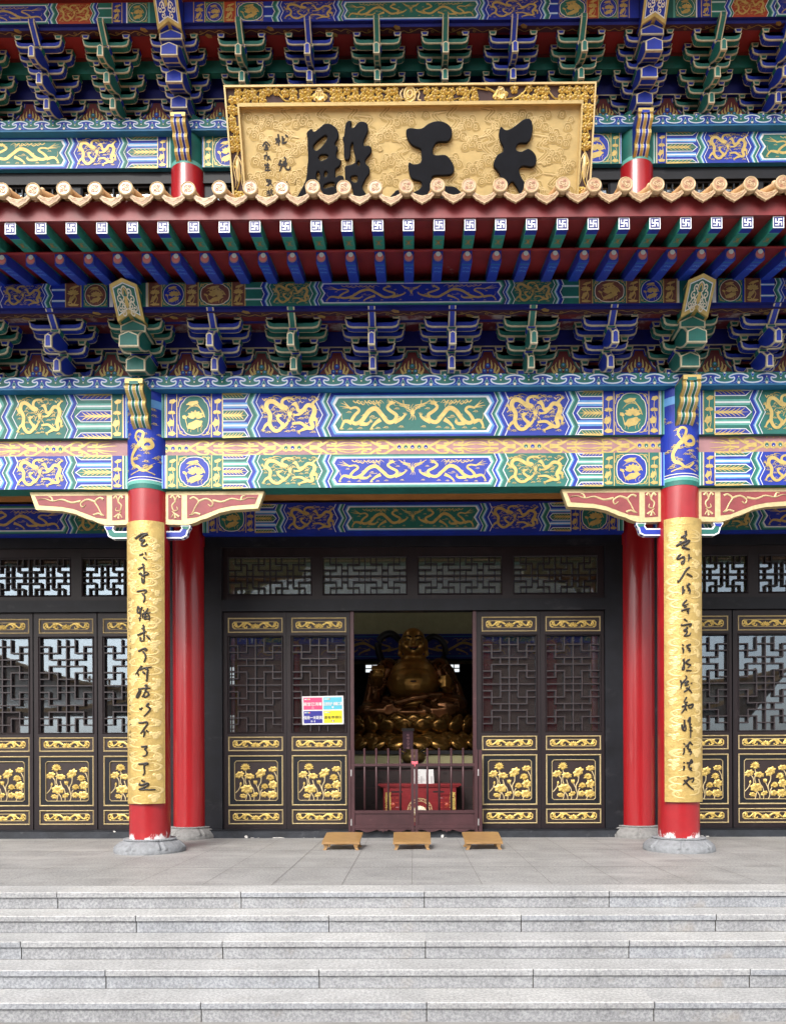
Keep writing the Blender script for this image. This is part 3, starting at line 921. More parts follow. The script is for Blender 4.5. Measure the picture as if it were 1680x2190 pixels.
def flame_board(mb, cx, v0, w, H, edge):
    """Red bell field with gold flames over three jewels."""
    T = lambda a, b: (cx + a * w / 2, v0 + b * H)
    bell = [(-0.95, 0), (0.95, 0), (0.86, 0.2), (0.66, 0.36), (0.58, 0.5), (0.5, 0.7), (0.34, 0.76), (0.26, 0.98), (-0.26, 0.98), (-0.34, 0.76), (-0.5, 0.7), (-0.58, 0.5), (-0.66, 0.36), (-0.86, 0.2)]
    out = [T(a, b) for a, b in bell]
    mb.poly(out, 'trim', 0.004)
    mb.poly(inset(out, 0.012), OPP[edge], 0.0055)
    mb.poly(inset(out, 0.03), 'maroon', 0.007)
    for a, b, hgt in ((-0.52, 0.16, 0.2), (-0.36, 0.2, 0.28), (-0.18, 0.24, 0.34), (0, 0.26, 0.42), (0.18, 0.24, 0.34), (0.36, 0.2, 0.28), (0.52, 0.16, 0.2)):
        mb.stroke([T(a * 0.75, b - 0.1), T(a, b + hgt * 0.45), T(a * 0.85, b + hgt)], 0.04, 'gold', 0.0085, 0.002, n=3)
    mb.disc(*T(0, 0.34), 0.045, 'maroon', 0.0095, 12)
    for a, b in ((0, 0.36), (-0.15, 0.16), (0.15, 0.16)):
        mb.disc(*T(a, b), 0.034, OPP[edge], 0.0105, 10)
        mb.disc(*T(a, b + 0.02), 0.014, 'lightblue', 0.0115, 8)
def scroll_light(mb, xa, xb, v0, H, m='golddark'):
    """Thin running vine with a leaf every metre or so."""
    x = xa
    i = 0
    while x < xb - 0.3:
        s = 1 if i % 2 else -1
        vc = v0 + H / 2
        mb.stroke([(x, vc), (x + 0.07, vc + s * 0.3 * H), (x + 0.15, vc), (x + 0.22, vc - s * 0.3 * H), (x + 0.3, vc)], 0.01, m, 0.004, n=4)
        mb.spiral(x + 0.1, vc - s * 0.1 * H, 0.025, m, 0.008, 0.004, 1.2)
        if i % 3 == 0:
            mb.blob(x + 0.2, vc + s * 0.05, 0.05, 0.03, 0.4, m, 0.005)
        x += 0.3
        i += 1
# ================================================================ SETTING
HALF = 7.6                                   # the hall is built this far to either side of the middle
STEPS = [(6.703, 0.0), (6.41, -0.149), (6.12, -0.298), (5.82, -0.447), (5.5, -0.596)]
mb = MB()
mb.face([(-400, -400, -0.745), (400, -400, -0.745), (400, 400, -0.745), (-400, 400, -0.745)], 'ground')
g = part('ground', mb, None, (0, 0, 0))
g['kind'] = 'structure'
mb = MB()
mb.face([(-HALF - 3, 7.06, 0), (HALF + 3, 7.06, 0), (HALF + 3, 11.6, 0), (-HALF - 3, 11.6, 0)], 'granitefloor')
for i in range(-16, 17):                     # sawn joints between the paving slabs
    x = -0.02 + i * 0.655
    mb.face([(x - 0.0025, 7.06, 0.004), (x + 0.0025, 7.06, 0.004), (x + 0.0025, 11.3, 0.004), (x - 0.0025, 11.3, 0.004)], 'joinlight')
for i, y in enumerate((8.2, 9.72, 10.9)):
    mb.face([(-9, y, 0.003), (9, y, 0.006), (9, y + 0.005, 0.006), (-9, y + 0.005, 0.006)], 'joinlight')
g = part('terrace_floor', mb, None, (0, 9, 0))
g['kind'] = 'structure'
# stone stairs: every step is a run of long slabs with a lip that overhangs the riser
JOINTS = [at(440 * 0.4524 / 1.8, 1925, 6.70).x, at(505, 1925, 6.7).x, at(898, 1925, 6.7).x, at(1293, 1925, 6.7).x]
JPX = [[-300, 110, 505, 898, 1293, 1700, 2000], [-200, 279, 693, 1105, 1520, 1950], [-380, 31, 465, 900, 1335, 1770], [-220, 213, 672, 1130, 1592, 2050], [-500, -40, 418, 902, 1388, 1880]]
stairs = thing('stone_stairs', (0, 6.1, -0.745), 'broad grey granite stairs climbing to the hall terrace', 'stairs')
random.seed(3)
for i, (yf, z) in enumerate(STEPS):
    mb = MB()
    py = 1925 + i * 60
    xs = [(px - 876) * yf / F_PX for px in JPX[i]]
    xs[0], xs[-1] = -8.5, 8.5
    yb = STEPS[i - 1][0] + 0.03 if i else 7.056
    for j in range(len(xs) - 1):
        a, b = xs[j] + 0.004, xs[j + 1] - 0.004
        top = random.choice(['granitetreadlit', 'granitetreadlit', 'granitepale'])  # tops paler than the fronts, overhead light painted into the stone
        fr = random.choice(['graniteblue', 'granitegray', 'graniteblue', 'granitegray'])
        ri = random.choice(['graniteblue', 'graniterisershade', 'graniterisershade'])
        # lip with a small worn bevel
        zz = z
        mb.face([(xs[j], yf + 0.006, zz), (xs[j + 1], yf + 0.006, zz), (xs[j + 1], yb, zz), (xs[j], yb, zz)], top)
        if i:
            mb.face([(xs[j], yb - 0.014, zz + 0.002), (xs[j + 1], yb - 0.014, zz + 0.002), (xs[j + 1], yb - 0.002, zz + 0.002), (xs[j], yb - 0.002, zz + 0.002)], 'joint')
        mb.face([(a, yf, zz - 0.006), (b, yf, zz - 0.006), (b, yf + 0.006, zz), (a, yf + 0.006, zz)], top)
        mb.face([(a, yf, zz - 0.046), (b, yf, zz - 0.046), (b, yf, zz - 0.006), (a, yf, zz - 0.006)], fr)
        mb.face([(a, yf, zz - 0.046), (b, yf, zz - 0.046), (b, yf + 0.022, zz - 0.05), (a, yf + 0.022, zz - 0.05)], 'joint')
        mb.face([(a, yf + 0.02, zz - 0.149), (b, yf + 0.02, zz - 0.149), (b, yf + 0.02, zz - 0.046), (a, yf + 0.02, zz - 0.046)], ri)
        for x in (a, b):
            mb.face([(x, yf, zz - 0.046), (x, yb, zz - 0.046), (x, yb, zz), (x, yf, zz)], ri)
    mb.face([(-8.5, yf + 0.03, z - 0.15), (8.5, yf + 0.03, z - 0.15), (8.5, yf + 0.03, z - 0.004), (-8.5, yf + 0.03, z - 0.004)], 'joint')
    mb.face([(-8.5, yf + 0.03, z - 0.004), (8.5, yf + 0.03, z - 0.004), (8.5, yb, z - 0.004), (-8.5, yb, z - 0.004)], 'joint')
    part('step', mb, stairs, (0, yf, z))

# ================================================================ THE HALL
hall = thing('temple_hall', (0, 11.5, 0), 'temple hall with red columns, painted beams and two tiers of tiled eaves', 'temple')
D1, D2 = 9.74, 11.52                         # front and rear column rows
CR = 0.255
# ---------------------------------------------------------------- columns
def base_mesh(m):
    b = MB()
    def wob(a, z):
        if 0.05 < z < 0.145:
            t = (a * 7 / math.pi) % 2.0 - 1.0          # fourteen carved petals with a raised rim
            q = abs(t)
            return 1 + (0.01 if q < 0.66 else 0.035 if q < 0.86 else -0.055)
        return 1
    k = 0.64
    b.lathe([(r, z * k) for r, z in ((0.44, 0), (0.445, 0.05), (0.44, 0.06), (0.44, 0.075), (0.432, 0.085), (0.415, 0.13), (0.385, 0.17), (0.345, 0.215), (0.315, 0.23), (0.315, 0.236), (0.318, 0.24), (0.322, 0.255), (0.318, 0.27), (0.25, 0.272))], 0, 0, m, n=196, wob=wob)
    for i in range(60):
        a = i * 2 * math.pi / 60
        b.ball((0.32 * math.cos(a), 0.32 * math.sin(a), 0.255 * k), 0.011, m, 6)
    return b.mesh('column_base')
base_front, base_rear = base_mesh('stone'), base_mesh('stonewarm')
def cap_paint(b, r):
    """Painted dragon band at the head of a front column (frame wraps the shaft)."""
    b.mp = lambda u, v, h=0.0: ((r + h) * math.sin(u / r), -(r + h) * math.cos(u / r), v)
    n = 28
    L = math.pi * r
    for i in range(n):
        u0, u1 = -L / 2 * 1.1 + L * 1.1 * i / n, -L / 2 * 1.1 + L * 1.1 * (i + 1) / n
        for z0, z1, m, h in ((4.705, 5.95, 'blue', 0.003), (4.66, 4.705, 'lightgreen', 0.004), (4.7, 4.712, 'white', 0.0055), (4.6, 4.66, 'green', 0.004), (4.735, 4.745, 'cream', 0.0055), (5.62, 5.72, 'lightblue', 0.005)):
            b.rect(u0, z0, u1, z1, m, h)
    Q = lambda *c: [(-0.2 + 0.4 * c[i], 4.75 + 0.58 * c[i + 1]) for i in range(0, len(c), 2)]
    b.stroke(Q(0.4, 0.72, 0.3, 0.85, 0.38, 0.97, 0.55, 0.93, 0.5, 0.75, 0.55, 0.62, 0.75, 0.62, 0.82, 0.7, 0.7, 0.78, 0.45, 0.7, 0.25, 0.55, 0.15, 0.4, 0.22, 0.25, 0.38, 0.2, 0.5, 0.12, 0.66, 0.14, 0.82, 0.24), 0.02, 'gold', 0.007, 0.025, mid=0.055, n=4)
    dhead(b, *Q(0.5, 0.72)[0], -1.4, 0.05)
    for i in range(26):
        cloudlet(b, random.uniform(-0.24, 0.24), random.uniform(4.78, 5.3), 0.016 + 0.008 * random.random())
    for i in range(9):
        cloudlet(b, random.uniform(0.12, 0.28) * random.choice((-1, 1)), random.uniform(5.35, 5.6), 0.02)
    for a in (0.1, 0.9):
        b.stroke(Q(a, 0.05, 0.5, 0.14, 1 - a, 0.3), 0.014, 'gold', 0.007, 0.004, n=3)
cols = []
for row, (Y, ztop) in enumerate(((D1, 5.98), (D2, 10.85))):
    for s in (-1, 1):
        for X in (3.4, 9.2):
            if X > 5 and row == 1:
                continue
            b = MB()
            b.lathe([(CR, 0.165), (CR, 1.0), (CR, 2.0), (CR, 3.0), (CR, ztop if row == 0 else 10.11)], 0, 0, 'redworn' if row == 0 else 'red', n=64)
            if row == 1:
                b.lathe([(CR + 0.002, 10.1), (CR + 0.002, 10.16)], 0, 0, 'lightgreen', n=64)
                b.lathe([(CR, 10.16), (CR, ztop)], 0, 0, 'green', n=64)
            if row == 0:
                cap_paint(b, CR)
            c = part('column', b, hall, (s * X, Y, 0), local=True)
            k = base_front if row == 0 else base_rear
            part('column_base', k, c, (s * X, Y, 0), local=True)
# ---------------------------------------------------------------- front beams
def beam_part(name, Yf, thick, z0, z1, painter, xa, xb, body, soffit=None):
    b = MB()
    b.box(xa, xb, Yf, Yf + thick, z0, z1, body)
    if soffit:
        b.face([(xa, Yf, z0 - 0.003), (xb, Yf, z0 - 0.003), (xb, Yf + thick, z0 - 0.003), (xa, Yf + thick, z0 - 0.003)], soffit)
    b.mp = front(Yf)
    painter(b)
    return part(name, b, hall, ((xa + xb) / 2, Yf, z0))
zU0, zU1 = 5.276, 5.83
zL0, zL1 = 4.629, 5.05
YB = 9.6
for xa, xb, s in ((-3.2, 3.2, 0), (-7.6, -3.6, -1), (3.6, 7.6, 1)):
    if s == 0:
        beam_part('upper_beam', YB, 0.3, zU0, zU1, lambda b: beam_center(b, zU0, zU1 - zU0, 'green'), xa, xb, 'blue', 'green')
        beam_part('lower_beam', YB, 0.235, zL0, zL1, lambda b: beam_center(b, zL0, zL1 - zL0, 'blue'), xa, xb, 'green', 'green')
    else:
        beam_part('upper_beam', YB, 0.3, zU0, zU1, lambda b: beam_side(b, zU0, zU1 - zU0, 'green', s), xa, xb, 'blue', 'green')
        beam_part('lower_beam', YB, 0.235, zL0, zL1, lambda b: beam_side(b, zL0, zL1 - zL0, 'blue', s), xa, xb, 'green', 'green')
    beam_part('beam_board', YB + 0.06, 0.16, zL1, zU0, lambda b: pinkscroll(b, xa, xb, zL1, zU0 - zL1), xa, xb, 'pink')
    b = MB()
    b.box(xa, xb, YB + 0.24, YB + 0.52, zL0 + 0.02, zL0 + 0.3, 'orangewood')
    part('tie_beam', b, hall, ((xa + xb) / 2, YB + 0.24, zL0))
b = MB()
b.box(-HALF, HALF, 9.48, 9.98, 5.835, 5.996, 'azure')
b.mp = front(9.48)
cloudband(b, -HALF, HALF, 5.857, 0.139, 0.349, at(683, 815, 9.48).x)
b.rect(-HALF, 5.836, HALF, 5.858, 'azure', 0.004)
part('plate_beam', b, hall, (0, 9.48, 5.835))
# carved wing brackets under the lower beam, each with its small bracket arm
def queti(s, col):
    b = MB()
    out = [(0, 0), (0, -0.42), (-0.06, -0.425), (-0.3, -0.43), (-0.4, -0.4), (-0.46, -0.37), (-0.55, -0.345), (-0.7, -0.28), (-0.86, -0.245), (-1.04, -0.235), (-1.2, -0.225), (-1.28, 0)]
    out = [(u * s, v) for u, v in out]
    fa, fb = (lambda u, v: (u, 0, v)), (lambda u, v: (u, 0.1, v))
    b.prism(out, fa, fb, 'carveline')
    b.mp = lambda u, v, h=0.0: (u * s, -h, v)
    b.poly(ccw([(-0.05, -0.05), (-0.05, -0.36), (-0.22, -0.37), (-0.22, -0.05)]), 'relieffill', 0.003)
    b.poly(ccw([(-0.29, -0.05), (-0.29, -0.35), (-0.42, -0.335), (-0.56, -0.28), (-0.72, -0.22), (-0.88, -0.19), (-1.16, -0.17), (-1.21, -0.05)]), 'relieffill', 0.003)
    S = lambda p, w0=0.028, w1=0.012: b.stroke(p, w0, 'carveline', 0.004, w1, n=4, rise=0.012)
    S([(-0.08, -0.09), (-0.11, -0.06), (-0.14, -0.13), (-0.1, -0.18), (-0.12, -0.25), (-0.17, -0.24), (-0.16, -0.2)])
    S([(-0.2, -0.09), (-0.17, -0.06), (-0.14, -0.13)])
    S([(-0.19, -0.33), (-0.13, -0.29), (-0.09, -0.34)])
    S([(-0.14, -0.35), (-0.13, -0.29), (-0.1, -0.26)])
    S([(-0.33, -0.1), (-0.38, -0.08), (-0.44, -0.13), (-0.4, -0.2), (-0.36, -0.28), (-0.32, -0.31)])
    S([(-0.44, -0.13), (-0.54, -0.1), (-0.62, -0.15), (-0.6, -0.2), (-0.56, -0.17)])
    S([(-0.62, -0.12), (-0.74, -0.14), (-0.86, -0.1), (-0.98, -0.12), (-1.08, -0.09), (-1.17, -0.1)], 0.03, 0.008)
    S([(-0.46, -0.3), (-0.4, -0.28), (-0.36, -0.3), (-0.32, -0.31)])
    S([(-0.98, -0.12), (-1.0, -0.07), (-1.04, -0.07)])
    return b
def queti_arm(s, col):
    b = MB()
    out = [(0, -0.43), (0, -0.575), (-0.2, -0.575), (-0.27, -0.55), (-0.295, -0.5), (-0.33, -0.46), (-0.33, -0.43), (-0.22, -0.43), (-0.2, -0.48), (-0.19, -0.5), (0, -0.505)]
    out = [(u * s, v) for u, v in out][:4] + [(u * s, v) for u, v in out][4:]
    b.prism([(0, -0.505), (0, -0.6), (-0.22 * s, -0.6), (-0.28 * s, -0.57), (-0.3 * s, -0.5), (-0.33 * s, -0.45), (-0.33 * s, -0.432), (-0.2 * s, -0.432), (-0.215 * s, -0.47), (-0.19 * s, -0.505)], lambda u, v: (u, 0.012, v), lambda u, v: (u, 0.09, v), col, 'white', 0.018)
    b.mp = lambda u, v, h=0.0: (u * s, 0.012 - h, v)
    b.poly(ccw([(-0.315, -0.447), (-0.22, -0.447), (-0.23, -0.478), (-0.295, -0.49)]), OPP[col], 0.006)
    return b
for cx in (-3.4, 3.4):
    for s in (1, -1):
        col = 'green' if (cx < 0) == (s > 0) else 'blue'
        loc = (cx - s * (CR - 0.03), 9.66, zL0 - 0.012)
        q = part('wing_bracket', queti(s, col), hall, loc, local=True)
        part('bracket_arm', queti_arm(s, col), q, loc, local=True)
# ---------------------------------------------------------------- scalloped beam heads on the columns
def scallop_head(col, w=0.217):
    b = MB()
    prof = [(0, 0)]
    yy, zz = 0.0, -0.06
    prof.append((0, -0.06))
    n = 3
    for i in range(n):
        y0, z0 = 0.02 + 0.09 * i, -0.07 - 0.145 * i
        for t in range(7):
            a = t / 6
            prof.append((y0 + 0.09 * a - 0.06 * math.sin(math.pi * a), z0 - 0.14 * a))
    prof.append((0.31, -0.51))
    body = prof + [(0.55, -0.51), (0.55, 0)]
    b.prism(body, lambda y, z: (-w / 2, y, z), lambda y, z: (w / 2, y, z), col)
    # gilt stripes down the scalloped face
    for xa, xb, m, h in ((-0.5, -0.3, 'gold', 0.004), (-0.31, -0.27, 'white', 0.006), (0.3, 0.5, 'gold', 0.004), (0.27, 0.31, 'white', 0.006), (-0.1, 0.1, 'gold', 0.004), (-0.12, -0.09, 'white', 0.006), (0.09, 0.12, 'white', 0.006)):
        for i in range(len(prof) - 1):
            (y0, z0), (y1, z1) = prof[i], prof[i + 1]
            if i == 0 or (m == 'white' and i < 2):
                continue
            b.face([(xa * w, y0 - h, z0), (xb * w, y0 - h, z0), (xb * w, y1 - h, z1 - (0.001)), (xa * w, y1 - h, z1 - 0.001)], m)
    for i in (0,):
        b.face([(-w / 2, -0.005, 0), (w / 2, -0.005, 0), (w / 2, -0.005, -0.055), (-w / 2, -0.005, -0.055)], 'gold')
    b.face([(-w / 2 * 0.5, -0.007, -0.07), (w / 2 * 0.5, -0.007, -0.07), (w / 2 * 0.5, -0.007, -0.03), (-w / 2 * 0.5, -0.007, -0.03)], col)
    for sx in (-1, 1):
        p = [(sx * (w / 2 + 0.003), y, z) for y, z in body]
        q = inset(ccw(body), 0.02)
        b.face([(sx * (w / 2 + 0.002), y, z) for y, z in ccw(body)], 'golddark')
        b.face([(sx * (w / 2 + 0.004), y, z) for y, z in q], col)
    return b.mesh('scalloped_beam_head')
hg, hb = scallop_head('green'), scallop_head('blue')
for cx in (-3.4, 3.4):
    part('scalloped_beam_head', hg, hall, (cx, 9.22, 5.84), local=True)
    part('scalloped_beam_head', hb, hall, (cx, 11.0, 10.62), local=True)
# ---------------------------------------------------------------- bracket sets
def arm_mesh(w, col):
    """One lateral arm with an upturned block at either end; origin at the middle of its lower front edge."""
    b = MB()
    h = w / 2
    half = [(h - 0.1, 0), (h - 0.045, 0.012), (h - 0.018, 0.04), (h - 0.012, 0.08), (h, 0.105), (h, 0.112), (h - 0.095, 0.112), (h - 0.085, 0.09), (h - 0.1, 0.078)]
    poly = half + [(-u, v) for u, v in reversed(half)]
    fa, fb = (lambda u, v: (u, 0, v)), (lambda u, v: (u, 0.1, v))
    b.prism(poly, fa, fb, col, 'trim', 0.016)
    b.mp = lambda u, v, hh=0.0: (u, -hh, v)
    for s in (-1, 1):
        q = ccw([(s * (h - 0.087), 0.113), (s * (h - 0.014), 0.113), (s * (h + 0.006), 0.172), (s * (h - 0.104), 0.172)])
        b.prism(q, lambda u, v: (u, -0.006, v), lambda u, v: (u, 0.106, v), OPP[col], 'trim', 0.013)
    return b.mesh('bracket_arm')
def nose(b, y_tip, z, y_back, w, col, drop=0.17):
    """Beak that sticks out of a bracket set: side outline drawn in (y, z), w wide, gabled tip."""
    t = 0.0166
    side = [(y_back, z + 0.14), (y_tip + 0.16, z + 0.14), (y_tip + 0.1, z + 0.1), (y_tip, z), (y_tip + 0.012, z - drop * 0.8), (y_tip + 0.13, z - drop * 0.72), (y_tip + 0.24, z - drop * 0.45), (y_tip + 0.36, z - 0.0), (y_back, z - 0.0)]
    b.prism(side, lambda y, q: (-w / 2, y, q), lambda y, q: (w / 2, y, q), col, 'trim', t)
    b.mp = lambda u, v, h=0.0: (u, y_tip - h + 0.012 * (z - v) / max(drop * 0.8, 1e-6), v)
    f = ccw([(-w / 2, z - drop * 0.8), (w / 2, z - drop * 0.8), (w / 2 - 0.004, z + 0.002), (0, z + min(0.05, w * 0.3)), (-w / 2 + 0.004, z + 0.002)])
    b.prism(f, lambda u, v: (u, y_tip - 0.006, v), lambda u, v: (u, y_tip + 0.03, v), 'trim', None)
    b.mp = lambda u, v, h=0.0: (u, y_tip - 0.006 - h, v)
    b.poly(inset(f, 0.015), col, 0.003)
def block(b, y, z, w, hgt, col):
    q = [(-w * 0.38, 0), (w * 0.38, 0), (w * 0.5, hgt * 0.5), (w * 0.5, hgt), (-w * 0.5, hgt), (-w * 0.5, hgt * 0.5)]
    b.prism(q, lambda u, v: (u, y, z + v), lambda u, v: (u, y + w * 1.0, z + v), col, 'trim', 0.014)
ARMS = {}
def get_arm(w, col):
    if (w, col) not in ARMS:
        ARMS[(w, col)] = arm_mesh(w, col)
    return ARMS[(w, col)]
TH = 0.181
def bracket_set(col, jumps, Y0, z1, wide=False):
    """Y0 = wall plane of the arms' front, z1 = underside of the first tier. Built at X = 0."""
    b = MB()
    W = 0.24 if wide else 0.088
    b.prism([(-0.115 - (0.06 if wide else 0), -0.11), (0.115 + (0.06 if wide else 0), -0.11), (0.13 + (0.06 if wide else 0), -0.03), (0.13 + (0.06 if wide else 0), 0.03), (-0.13 - (0.06 if wide else 0), 0.03), (-0.13 - (0.06 if wide else 0), -0.03)], lambda u, v: (u, Y0 - 0.07, z1 + v), lambda u, v: (u, Y0 + 0.18, z1 + v), OPP[col], 'trim', 0.0166)
    for j in range(jumps):
        z = z1 + TH * j                       # jump arm of tier j reaches plane j+1 and ends in a beak below it
        yn = Y0 - 0.22 * (j + 1)
        nose(b, yn - 0.2, z + 0.0, Y0 + 0.1, W, col)
        b.box(-W / 2 + 0.004, W / 2 - 0.004, yn + 0.05, Y0 + 0.1, z + 0.0, z + TH - 0.04, col)
        block(b, yn - 0.02, z + TH - 0.055, W + 0.03, 0.06, OPP[col])
    # top nose that carries the purlin
    z = z1 + TH * jumps
    yn = Y0 - 0.22 * jumps
    if not wide:
        side = [(Y0 + 0.1, z + 0.18), (yn - 0.2, z + 0.22), (yn - 0.2, z + 0.17), (yn - 0.03, z + 0.0), (Y0 + 0.1, z)]
        b.prism(side, lambda y, q: (-W / 2, y, q), lambda y, q: (W / 2, y, q), col, 'trim', 0.016)
    root = part('bracket_set', b, hall, (0, Y0, z1))
    def arm(w, plane, tier):
        loc = (0, Y0 - 0.22 * plane, z1 + TH * tier + 0.002)
        part('bracket_arm', get_arm(w, col), root, loc, local=True)
    arm(0.54, 0, 0)
    arm(0.79, 0, 1)
    for j in range(1, jumps):
        arm(0.55, j, j)
        arm(0.79, j, j + 1)
    arm(0.68, jumps, jumps)
    return root
SP = 6.8 / 7
LOWY, LOWZ, UPY, UPZ = 9.7, 6.1, 11.47, 10.86
def place(kinds, jumps, Y0, z1):
    for col in ('blue', 'green'):
        for wide in (False, True):
            xs = [x for x, c, w_ in kinds if c == col and w_ == wide]
            if not xs:
                continue
            r = bracket_set(col, jumps, Y0, z1, wide)
            base = wloc(r).copy()
            for i, x in enumerate(xs[1:]):
                dup(r, base + Vector((x, 0, 0)))
            r.location = r.location + Vector((xs[0], 0, 0))
            WL[r.name] = base + Vector((xs[0], 0, 0))
low = [(-3.4 + SP * (i + 1), c, False) for i, c in enumerate(('blue', 'green', 'blue', 'blue', 'green', 'blue'))]
low += [(-3.4, 'green', True), (3.4, 'green', True), (-3.4 - SP, 'blue', False), (-3.4 - 2 * SP, 'green', False), (3.4 + SP, 'blue', False), (3.4 + 2 * SP, 'green', False)]
place(low, 2, LOWY, LOWZ)
upk = [(-3.4 + SP * (i + 1), c, False) for i, c in enumerate(('green', 'blue', 'green', 'green', 'blue', 'green'))]
upk += [(-3.4, 'blue', True), (3.4, 'blue', True), (-3.4 - SP, 'green', False), (-3.4 - 2 * SP, 'blue', False), (-3.4 - 3 * SP, 'green', False), (3.4 + SP, 'green', False), (3.4 + 2 * SP, 'blue', False), (3.4 + 3 * SP, 'green', False)]
place(upk, 3, UPY, UPZ)
# flame boards between the sets, beams and soffits behind them
def back_of_brackets(Y0, z1, jumps, edge0):
    b = MB()
    b.box(-HALF, HALF, Y0 + 0.06, Y0 + 0.1, z1 - 0.12, z1 + 0.36, 'maroon')
    b.mp = front(Y0 + 0.06)
    n = 7
    for i in range(-4, 12):
        cx = -3.4 + SP * (i + 0.5)
        flame_board(b, cx, z1 + (0.02 if jumps == 2 else 0.05), 0.56, 0.34, edge0[i % 2])
    part('flame_board', b, hall, (0, Y0 + 0.06, z1 - 0.12))
    b = MB()
    b.box(-HALF, HALF, Y0 + 0.01, Y0 + 0.11, z1 + 0.36, z1 + TH * jumps + 0.21, 'navy')
    b.mp = front(Y0 + 0.01)
    b.rect(-HALF, z1 + 0.362, HALF, z1 + 0.378, 'trim', 0.003)
    part('wall_beam', b, hall, (0, Y0, z1 + 0.36))
back_of_brackets(LOWY, LOWZ, 2, ('green', 'blue'))
back_of_brackets(UPY, UPZ, 3, ('blue', 'green'))
b = MB()
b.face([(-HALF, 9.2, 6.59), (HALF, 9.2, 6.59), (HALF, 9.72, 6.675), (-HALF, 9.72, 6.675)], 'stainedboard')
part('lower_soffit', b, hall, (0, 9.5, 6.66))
b = MB()
b.box(-HALF, HALF, 11.25, 11.35, 11.42, 11.6, 'green')
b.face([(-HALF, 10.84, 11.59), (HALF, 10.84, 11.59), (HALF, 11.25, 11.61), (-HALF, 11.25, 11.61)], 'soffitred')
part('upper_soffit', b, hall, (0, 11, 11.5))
# ---------------------------------------------------------------- eave purlins
def purlin_low(b):
    v0, H = 6.618, 0.287
    f = 9.06 / F_PX
    U = lambda px: (px - 878) * f
    longpanel(b, U(681), U(1072), v0, H, 'blue')
    for s in (-1, 1):
        q = lambda px: (878 - px) * f
        paint_half(b, v0, H, [('chev', q(681), q(662), 'green'), ('pair', q(662), q(578), 'green'), ('chev', q(578), q(558), 'blue'), ('lines', q(558), q(521), 'green'), ('strip', q(521), q(493), 'brownleaf'), ('medal', q(493), q(421), 'green', 'brownleaf'), ('strip', q(421), q(393), 'brownleaf'), ('medal', q(393), q(342), 'green', 'blue', 1), ('strip', q(342), q(314), 'brownleaf'), ('bands', q(314), q(262), 'green', [(0.2, 'cream'), (1, 'green'), (0.6, 'blue')]),
                              ('bands', q(262), q(230), 'green', [(0.6, 'blue'), (0.2, 'white')]), ('medal', q(226), q(174), 'green', 'brownleaf', 1), ('bands', q(174), q(169), 'blue', [(1, 'blue')]), ('strip', q(169), q(136), 'brownleaf'), ('lines', q(136), q(106), 'blue'), ('chev', q(88), q(106), 'green'), ('pair', q(88), q(0), 'blue'), ('chev', q(-20), q(0), 'blue')], s, 'green', -s)
        longpanel(b, *sorted((s * q(-20), s * 7.6)), v0, H, 'green', False)
b = MB()
b.box(-HALF, HALF, 9.06, 9.42, 6.618, 6.905, 'navy')
b.mp = front(9.06)
purlin_low(b)
part('eave_purlin', b, hall, (0, 9.06, 6.62))
b = MB()
b.box(-HALF, HALF, 9.1, 9.2, 6.575, 6.617, 'navy')
b.mp = lambda u, v, h=0.0: (u, 9.1 + v, 6.574 - h)
b.rect(-HALF, 0, HALF, 0.1, 'purple', 0.001)
scroll_light(b, -HALF, HALF, 0.0, 0.1)
part('purlin_board', b, hall, (0, 9.16, 6.55))
def purlin_up(b):
    v0, H = 11.63, 0.29
    f = 10.7 / F_PX
    q = lambda px: (875 - px) * f
    longpanel(b, -q(730), q(730), v0, H, 'green')
    for s in (-1, 1):
        paint_half(b, v0, H, [('chev', q(730), q(712), 'blue'), ('pair', q(712), q(600), 'blue'), ('chev', q(600), q(580), 'green'), ('lines', q(580), q(562), 'blue'), ('medal', q(562), q(500), 'blue', 'green'), ('strip', q(500), q(475), 'orangered'), ('medal', q(475), q(434), 'green', 'blue', 1), ('strip', q(434), q(410), 'blue'), ('bands', q(410), q(390), 'blue', [(1, 'blue')]),
                              ('bands', q(330), q(312), 'green', [(1, 'green'), (0.3, 'lightgreen')]), ('medal', q(312), q(268), 'green', 'green', 1), ('bands', q(268), q(256), 'blue', [(0.3, 'white'), (1, 'blue')]), ('strip', q(256), q(235), 'blue'), ('lines', q(235), q(205), 'green'), ('chev', q(190), q(205), 'blue'), ('pair', q(190), q(118), 'orangered'), ('chev', q(98), q(118), 'green')], s, 'green', -s)
        longpanel(b, *sorted((s * q(98), s * 7.6)), v0, H, 'blue', True)
b = MB()
b.box(-HALF, HALF, 10.7, 11.0, 11.63, 11.92, 'navy')
b.mp = front(10.7)
purlin_up(b)
part('eave_purlin', b, hall, (0, 10.7, 11.63))
b = MB()
b.box(-HALF, HALF, 10.74, 10.84, 11.58, 11.628, 'navy')
b.mp = lambda u, v, h=0.0: (u, 10.74 + v, 11.579 - h)
b.rect(-HALF, 0, HALF, 0.1, 'purple', 0.001)
scroll_light(b, -HALF, HALF, 0.0, 0.1)
part('purlin_board', b, hall, (0, 10.78, 11.55))
